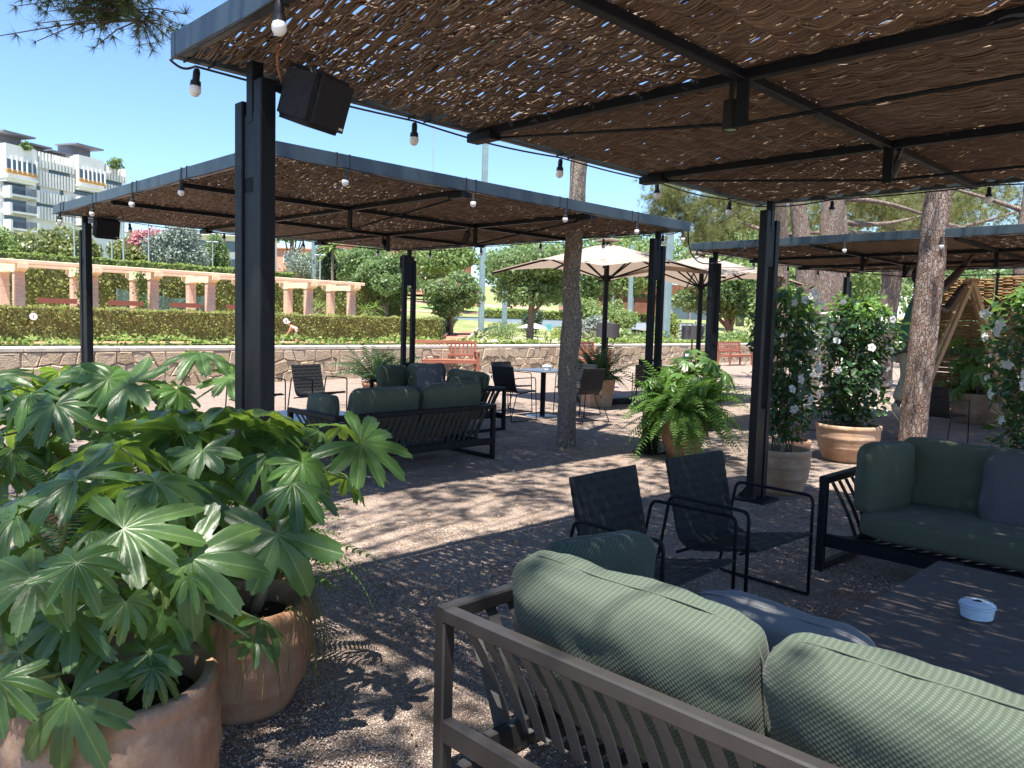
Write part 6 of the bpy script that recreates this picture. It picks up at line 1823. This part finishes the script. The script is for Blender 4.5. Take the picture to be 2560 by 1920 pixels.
big_pine('big forked pine right of the near right post', (6.7, 17.2, 0),
         [([(0, 0, -.2), (-.05, 0, .8), (.0, 0, 1.7), (.1, 0, 2.3), (.08, 0, 3.2), (.1, 0, 4.6), (.3, 0, 7)], [.3, .27, .3, .32, .26, .22, .14]),
          ([(-.02, 0, 1.7), (-.42, -.05, 2.25), (-.45, -.05, 2.9), (-.6, 0, 3.8), (-.85, 0, 5.2)], [.24, .22, .2, .18, .14]), ([(.1, 0, 2.0), (.5, .1, 2.6), (.38, .1, 3.6), (.3, .1, 4.4)], [.12, .13, .11, .08])], 61,
         [((-1.6, 1.5, 4.1), (.7, .6, .5), 260), ((1.9, 1.6, 4.4), (.9, .6, .5), 260), ((.6, 1.8, 5.0), (1.2, .7, .5), 300), ((-2.3, 1.6, 3.6), (.5, .5, .35), 120)],
         limbs=[(((-.5, 0, 3.4), (-1.0, .6, 3.6), (-1.7, 1.2, 4.0)), .09), (((.1, 0, 3.9), (1.2, .5, 3.7), (2.6, 1, 4.2)), .08), (((.1, 0, 4.3), (1.4, .3, 4.5), (3.2, .6, 3.8)), .07)])
big_pine('knotty double stemmed pine above the woven fence', (10.1, 21.2, 0),
         [([(-.2, 0, -.2), (-.15, 0, 1.5), (-.05, 0, 2.6), (0, 0, 3.8), (.0, 0, 5), (.1, 0, 8)], [.3, .26, .24, .26, .24, .14]), ([(.35, .1, 3.0), (.42, .1, 4.2), (.5, .1, 5.4)], [.2, .19, .15])], 62,
         [((-2.2, 1.2, 4.6), (1.2, .6, .5), 280), ((2.4, 1.2, 4.9), (1.4, .7, .6), 320), ((0, 1.6, 5.6), (2, .7, .5), 320), ((-3.2, 2, 5.2), (.9, .6, .5), 200)],
         limbs=[(((0, 0, 4.0), (-1.5, .4, 4.3), (-3.4, .8, 4.0)), .1), (((0, 0, 4.6), (-1.2, .4, 5.0), (-3.0, .8, 5.4)), .08), (((.4, 0, 4.0), (1.8, .3, 4.3), (3.6, .6, 4.9)), .09), (((.4, 0, 3.9), (1.4, .3, 3.7), (2.6, .6, 4.2)), .06)])
big_pine('big pine cut by the right edge above the far roof', (12.2, 19.0, 0),
         [([(0, 0, -.2), (0, 0, 2), (-.05, 0, 3.8), (.05, 0, 5), (.2, 0, 8)], [.3, .26, .24, .22, .14])], 63,
         [((-1.8, 1.2, 4.4), (1.0, .6, .5), 260), ((-.6, 1.6, 5.2), (1.4, .6, .5), 280), ((-2.8, 1.8, 5.0), (.9, .6, .4), 200)],
         limbs=[(((0, 0, 3.9), (-1.0, .4, 3.8), (-2.6, .8, 4.6)), .08), (((0, 0, 4.4), (-.8, .3, 4.8), (-2.0, .8, 5.2)), .07)])
big_pine('leaning slim pine far behind the forked pine', (13.5, 31, 0),
         [([(0, 0, -.2), (-.9, 0, 1.9), (-1.9, 0, 3.0), (-2.4, 0, 4.6)], [.3, .26, .22, .16])], 64, [((-2.0, 1.2, 6.4), (2.2, 1, .8), 420), ((1.5, 1.5, 6.8), (2.4, 1, .8), 420), ((5.5, 1.5, 7.2), (2.4, 1, .9), 420), ((9.5, 1.5, 6.6), (2.2, 1, .9), 360)])
for k, (x, y, lean_, lb) in enumerate(((15.2, 33, .4, 'slim reddish pine stem between the forked pine and the fence'), (17.2, 36, -.5, 'second slim reddish pine stem left of the fence'))):
    th = thing('slim_pine', lb, 'tree', (x, y, 0), 0, 'slim pines in the background at right')
    link('trunk', trunk_mesh('trunk', [(0, 0, -.2), (lean_ * .5, 0, 2.4), (lean_, 0, 4.6), (lean_ * 1.4, 0, 7)], [.2, .18, .16, .1], MT['bark_far'], 10, 80 + k), th)
    needles('crown', rg.normal(size=(500, 3)) * np.array([1.6, 1.0, .6]) + np.array([lean_ * 1.4, 0, 7.2]), .34, rg, 'needle_pale', th, None, 1.8)
GB = 'leafy trees closing the view at right'
for k, (x, y, ch, rx, rz, m, n_, lb) in enumerate(((16, 40, 3.2, 4.0, 3.0, 'tree_pale', 6000, 'pale green tree behind the vine columns'), (24, 44, 3.6, 5.0, 3.6, 'tree_mid', 6500, 'green tree behind the woven fence at left'), (33, 48, 5, 6.0, 4.6, 'tree_pale', 6500, 'large pale tree above the woven fence'), (20, 60, 6, 7.0, 5.0, 'tree_pale', 7000, 'tall pale tree far behind the forked pine'), (44, 60, 7, 8.0, 6.0, 'tree_mid', 6500, 'tall green tree at the far right edge'))):
    leaf_tree('background_tree', lb, (x, y, -.3), ch * 2, (ch, rx, rx * .8, rz), m, n_, .26, 130 + k, trunk_r=.25, group=GB)

# ================================================================ WOVEN FENCE
fe = thing('woven_fence', 'golden brown woven willow fence behind the ladder', 'fence', AB(15.3, 5.05, 0), -45)   # local x runs along -B
def fence_panel(x0, x1, z0, z1, seed):
    rg = np.random.default_rng(seed); VV = []; FF = []; base = 0
    n_ = int((z1 - z0) / .026); npt = int((x1 - x0) / .035) + 2
    ang = np.arange(6) * math.pi / 3
    for k in range(n_):
        x = np.linspace(x0, x1, npt)
        y = .026 * np.sin(math.pi * x / .14 + math.pi * (k % 2)) * rg.uniform(.8, 1.2) + rg.normal(0, .004)
        z = z0 + .026 * k + .006 * np.sin(x * rg.uniform(2, 6) + rg.uniform(0, 6)) + rg.normal(0, .003)
        P = np.stack([x, y, np.broadcast_to(z, x.shape)], 1); r = rg.uniform(.016, .021)
        ring = P[:, None] + np.stack([np.zeros(6), np.cos(ang), np.sin(ang)], 1)[None] * r
        VV.append(ring.reshape(-1, 3)); i = np.arange(npt * 6).reshape(npt, 6) + base; j = np.roll(i, -1, 1)
        FF.append(np.stack([i[:-1], j[:-1], j[1:], i[1:]], 2).reshape(-1, 4)); base += npt * 6
    o_ = link('woven_panel', np_mesh('woven_panel', np.concatenate(VV), np.concatenate(FF), MT['fence'], True), fe); tag(o_, kind='stuff')
fence_panel(.04, 1.27, .06, 2.5, 1); fence_panel(1.34, 2.9, .06, 2.52, 2); fence_panel(2.97, 4.6, .06, 2.5, 3)
for x in (0, 1.305, 2.935, 4.64):
    MB().bar((x, .04, 0), (x, .04, 2.56), .05, .05).build('post', MT['steel'], fe)
for x in np.arange(.12, 4.6, .28):
    MB().tube([(x, 0, 0), (x, 0, 2.54)], .012, 6).build('stake', MT['twig'], fe)

# ================================================================ LADDER
la = thing('step_ladder', 'tall wooden double step ladder beside the leaning pine trunk', 'ladder', (0, 0, 0))
ap_l, ap_r = Vector((6.52, 11.75, 2.27)), Vector((6.72, 11.45, 2.27))
dirp = Vector((.55, .83, 0)).normalized()             # across the rungs
f1 = Vector((5.36, 10.75, 0)); f2 = Vector((7.95, 12.35, 0))
top = Vector((6.63, 11.55, 2.25))
acr = Vector((.36, .93, 0)).normalized()
def side(foot, nm):
    rails = []
    for sg in (-1, 1):
        a_ = top + acr * sg * .15 + (foot - top).normalized() * .02; b_ = foot + acr * sg * .27
        MB().bar(a_ + Vector((0, 0, .03)), b_, .045, .085, (0, 0, 1)).build('rail', MT['ladder'], la); rails.append((a_, b_))
    for k in range(1, 8):
        t = k / 8.2
        p = rails[0][0].lerp(rails[0][1], t); q = rails[1][0].lerp(rails[1][1], t)
        MB().bar(p, q, .085, .025).build('step', MT['ladder'], la)
side(f1, 'front'); side(f2, 'rear')
MB().bar(top - acr * .2 + Vector((0, 0, .03)), top + acr * .2 + Vector((0, 0, .03)), .16, .05).build('top_board', MT['ladder'], la)
m1 = top.lerp(f1, .45); m2 = top.lerp(f2, .45)
MB().tube([m1, (m1 + m2) / 2 - Vector((0, 0, .05)), m2], .006, 6).build('tie_cord', MT['black'], la, True)

# ================================================================ PEOPLE
def skin_mesh(name, verts, edges, radii, mat, sub=2, root=0, smooth=True):
    me = bpy.data.meshes.new(name); me.from_pydata([tuple(v) for v in verts], edges, [])
    o_ = bpy.data.objects.new(name, me); COL.objects.link(o_)
    md = o_.modifiers.new('skin', 'SKIN'); md.use_smooth_shade = True; md.branch_smoothing = .6
    for i, r in enumerate(radii):
        sv = me.skin_vertices[0].data[i]; sv.radius = (r, r) if not hasattr(r, '__len__') else r
        sv.use_root = (i == root)
    sb = o_.modifiers.new('sub', 'SUBSURF'); sb.levels = sub; sb.render_levels = sub
    dg = bpy.context.evaluated_depsgraph_get()
    out = bpy.data.meshes.new_from_object(o_.evaluated_get(dg))
    bpy.data.objects.remove(o_, do_unlink=True)
    out.name = name; out.materials.clear(); out.materials.append(mat)
    out.polygons.foreach_set("use_smooth", np.ones(len(out.polygons), dtype=bool))
    return out
def hand_chain(V, E, Rr, wrist, palm_dir, spread_dir, curl, s=1.0):
    """palm and five fingers rooted at vertex index wrist"""
    w = Vector(V[wrist]); pd = Vector(palm_dir).normalized(); sd = Vector(spread_dir).normalized(); cu = Vector(curl).normalized()
    V.append(w + pd * .07 * s); Rr.append((.034 * s, .02 * s)); palm = len(V) - 1; E.append((wrist, palm))
    for k, ln in enumerate((.068, .078, .072, .055)):
        o_ = (k - 1.5) * .021 * s
        a = w + pd * .095 * s + sd * o_; b_ = a + pd * ln * .55 * s + cu * .008 * s; c = b_ + pd * ln * .35 * s + cu * ln * .45 * s
        i = len(V); V += [a, b_, c]; Rr += [.0095 * s, .0085 * s, .007 * s]; E += [(palm, i), (i, i + 1), (i + 1, i + 2)]
    a = w + pd * .035 * s + sd * -.04 * s; b_ = a + pd * .035 * s - sd * .012 * s + cu * .012 * s
    i = len(V); V += [a, b_]; Rr += [.012 * s, .009 * s]; E += [(wrist, i), (i, i + 1)]
def head_parts(th, c, fwd, skin, hair, s=1.0, cap=None):
    """head with face: built as a shaped ellipsoid with nose, ears, eyes, mouth and hair or cap"""
    f = Vector(fwd).normalized(); up = Vector((0, 0, 1)); up = (up - f * up.dot(f)).normalized(); r = f.cross(up)
    Mx = Matrix.Translation(c) @ Matrix((r, f, up)).transposed().to_4x4() @ Matrix.Scale(s, 4)
    def grid(fn, nu=28, nv=20):
        V = []; F = []
        for j in range(nv + 1):
            for i in range(nu):
                a = 2 * math.pi * i / nu; b_ = -math.pi / 2 + math.pi * j / nv
                V.append(fn(math.cos(a) * math.cos(b_), math.sin(a) * math.cos(b_), math.sin(b_)))
        for j in range(nv):
            for i in range(nu):
                F.append((j * nu + i, j * nu + (i + 1) % nu, (j + 1) * nu + (i + 1) % nu, (j + 1) * nu + i))
        return V, F
    def hd(x, y, z):
        w = .075 * (1 - .22 * max(0, -z) ** 1.2); d = .095; h = .118
        q = Vector((x * w, y * d * (1 - .12 * max(0, -z)), z * h))
        if y > .1:
            nose = math.exp(-((x / .16) ** 2 + ((z + .1) / .26) ** 2)); q.y += .026 * nose
            for e in (-1, 1): q.y -= .012 * math.exp(-(((x - e * .38) / .2) ** 2 + ((z - .1) / .14) ** 2))
            q.y += .008 * math.exp(-((x / .3) ** 2 + ((z + .5) / .1) ** 2)) + .012 * math.exp(-((x / .35) ** 2 + ((z + .85) / .2) ** 2))
        return q
    V, F = grid(hd); o_ = MB().add([Mx @ Vector(v) for v in V], F).build('head', skin, th, True)
    for e in (-1, 1):
        V, F = grid(lambda x, y, z: (e * .074 + x * .012, -.005 + y * .02, .0 + z * .032), 10, 8); MB().add([Mx @ Vector(v) for v in V], F).build('ear', skin, o_, True)
        V, F = grid(lambda x, y, z: (e * .028 + x * .011, .081 + y * .008, .013 + z * .006), 10, 8); MB().add([Mx @ Vector(v) for v in V], F).build('eye', MT['white'], o_, True)
    V, F = grid(lambda x, y, z: (x * .024, .093 + y * .006, -.058 + z * .006), 10, 8); MB().add([Mx @ Vector(v) for v in V], F).build('mouth', MT['lip'], o_, True)
    V, F = grid(lambda x, y, z: (x * .079, -.012 + y * .096, .012 + max(z, -.75 if y < 0 else .35) * .116)); MB().add([Mx @ Vector(v) for v in V], F).build('hair', hair, th, True)
    if cap:
        V, F = grid(lambda x, y, z: (x * .087, -.006 + y * .107, .05 + max(z, 0) * .088)); cp = MB().add([Mx @ Vector(v) for v in V], F).build('cap', cap, th, True)
        V, F = grid(lambda x, y, z: (x * .075, .1 + y * .07, .05 + z * .008)); MB().add([Mx @ Vector(v) for v in V], F).build('peak', cap, cp, True)
MT['lip'] = plain('lips', (.3, .12, .1), .6)
MT['skin_dark'] = plain('deep brown skin', (.055, .03, .022), .5, 0, .4, .12, 20)
MT['skin_light'] = plain('tanned skin', (.5, .3, .21), .55, 0, .4, .1, 20)
MT['blackhair'] = plain('black hair', (.01, .009, .009), .7, 0, .3, .2, 60)
MT['polo'] = plain('green work shirt', (.06, .15, .085), .85, 0, .2, .2, 6, .2, 80)
MT['khaki'] = plain('khaki trousers', (.28, .27, .2), .9, 0, .1, .15, 6, .25, 60)
MT['shoe'] = plain('beige work shoe', (.42, .36, .27), .8, 0, .2, .2, 20)
MT['pinkshirt'] = plain('pink and white sports shirt', (.66, .46, .45), .8, 0, .2, .1, 6)
MT['navy'] = plain('dark navy shorts', (.03, .03, .06), .8, 0, .2, .1)

# worker on the ladder
wk = thing('person', 'worker in green shirt and khaki trousers on the ladder reaching up', 'person', (0, 0, 0))
hipc = Vector((5.20, 10.42, 1.32)); chest = Vector((5.30, 10.46, 1.78)); neck = Vector((5.34, 10.47, 2.06))
V = [hipc, Vector((5.24, 10.44, 1.55)), chest, neck]; E = [(0, 1), (1, 2), (2, 3)]; Rr = [(.16, .12), (.15, .115), (.18, .13), .062]
def limb(V, E, Rr, start, pts, rs):
    i = start
    for p, r in zip(pts, rs):
        V.append(Vector(p)); Rr.append(r); E.append((i, len(V) - 1)); i = len(V) - 1
    return i
a1 = limb(V, E, Rr, 2, [(5.42, 10.30, 1.97), (5.80, 10.55, 2.22), (6.14, 10.78, 2.50)], [.075, .062, .045])
hand_chain(V, E, Rr, a1, (.6, .4, .7), (.3, -.9, .2), (.5, .3, -.4))
a2 = limb(V, E, Rr, 2, [(5.44, 10.62, 1.95), (5.85, 10.75, 1.80), (6.30, 11.20, 2.16)], [.075, .062, .045])
hand_chain(V, E, Rr, a2, (.55, .55, .4), (-.5, .8, 0), (.3, .2, -.8))
for foot, kn in (((5.06, 10.34, .50), (5.22, 10.38, .92)), ((5.40, 10.62, .74), (5.50, 10.52, 1.08))):
    limb(V, E, Rr, 0, [(hipc.x, kn[1], hipc.z - .08), kn, foot], [.1, .066, .042])
link('body', skin_mesh('body', V, E, Rr, MT['skin_dark']), wk)
V = [hipc + Vector((0, 0, -.04)), Vector((5.24, 10.44, 1.55)), chest, neck + Vector((0, 0, -.07))]; E = [(0, 1), (1, 2), (2, 3)]; Rr = [(.185, .14), (.178, .138), (.205, .15), .1]
limb(V, E, Rr, 2, [(5.42, 10.30, 1.97), (5.60, 10.42, 2.085)], [.09, .08]); limb(V, E, Rr, 2, [(5.44, 10.62, 1.95), (5.64, 10.69, 1.875)], [.09, .08])
link('shirt', skin_mesh('shirt', V, E, Rr, MT['polo']), wk)
V = [hipc]; E = []; Rr = [(.175, .135)]
for foot, kn in (((5.07, 10.34, .60), (5.22, 10.38, .92)), ((5.41, 10.62, .84), (5.50, 10.52, 1.08))):
    limb(V, E, Rr, 0, [(hipc.x, kn[1], hipc.z - .1), kn, foot], [.125, .095, .08])
link('trousers', skin_mesh('trousers', V, E, Rr, MT['khaki']), wk)
for foot in ((5.05, 10.34, .47), (5.40, 10.62, .71)):
    p = Vector(foot); link('shoe', skin_mesh('shoe', [p + Vector((-.06, 0, .03)), p + Vector((.03, 0, .02)), p + Vector((.17, .03, .0)), p + Vector((-.03, 0, .1))], [(0, 1), (1, 2), (1, 3)], [.05, .05, .042, .05], MT['shoe']), wk)
head_parts(wk, Vector((5.33, 10.48, 2.24)), (.85, .35, .35), MT['skin_dark'], MT['blackhair'])

# stooping player on the clay court
pl = thing('person', 'stooping player in pink shirt and white cap on the clay court', 'person', (-13.9, 50.2, -.28))
V = [Vector((.18, 0, .84)), Vector((.05, 0, 1.02)), Vector((-.16, 0, 1.16)), Vector((-.27, 0, 1.2))]; E = [(0, 1), (1, 2), (2, 3)]; Rr = [(.14, .12), (.13, .11), (.16, .12), .055]
a1 = limb(V, E, Rr, 2, [(-.2, -.2, 1.1), (-.3, -.2, .82), (-.5, -.12, .6)], [.05, .042, .03]); hand_chain(V, E, Rr, a1, (-.4, 0, -.9), (0, 1, 0), (-.5, 0, -.3))
a1 = limb(V, E, Rr, 2, [(-.2, .2, 1.1), (-.32, .2, .84), (-.5, .08, .64)], [.05, .042, .03]); hand_chain(V, E, Rr, a1, (-.4, 0, -.9), (0, 1, 0), (-.5, 0, -.3))
for sy in (-1, 1): limb(V, E, Rr, 0, [(.15, sy * .1, .76), (.05, sy * .13, .45), (.16, sy * .14, .06), (.02, sy * .15, .03)], [.095, .066, .045, .035])
link('body', skin_mesh('body', V, E, Rr, MT['skin_light']), pl)
link('shirt', skin_mesh('shirt', [Vector((.16, 0, .88)), Vector((.05, 0, 1.03)), Vector((-.16, 0, 1.16)), Vector((-.22, -.19, 1.08)), Vector((-.22, .19, 1.08))], [(0, 1), (1, 2), (2, 3), (2, 4)], [(.16, .135), (.155, .13), (.18, .135), .075, .075], MT['pinkshirt']), pl)
link('shorts', skin_mesh('shorts', [Vector((.18, 0, .84)), Vector((.14, -.1, .66)), Vector((.14, .1, .66))], [(0, 1), (0, 2)], [(.165, .14), .11, .11], MT['navy']), pl)
head_parts(pl, Vector((-.36, 0, 1.3)), (-.8, -.3, -.45), MT['skin_light'], MT['blackhair'], 1.0, MT['white'])
rk = thing('tennis_racket', 'white framed racket held low by the stooping player', 'racket', (-13.9, 50.2, -.28))
MB().tube([(-.52, -.02, .52), (-.66, -.02, .3)], .018, 8).build('handle', MT['black'], rk, True)
ring = [(-.78 + .14 * math.cos(a) * .55, -.02 + .13 * math.sin(a), .12 + .17 * math.cos(a)) for a in [k * math.pi / 10 for k in range(21)]]
MB().tube(ring, .012, 6, False).build('hoop', MT['white'], rk, True)
sb_ = MB()
for k in range(-4, 5):
    w_ = math.sqrt(max(0, 1 - (k / 5) ** 2)); sb_.tube([(-.78 - .077 * w_, -.02 + k * .026, .12 - .17 * w_), (-.78 + .077 * w_, -.02 + k * .026, .12 + .17 * w_)], .002, 4)
sb_.build('strings', MT['white'], rk)
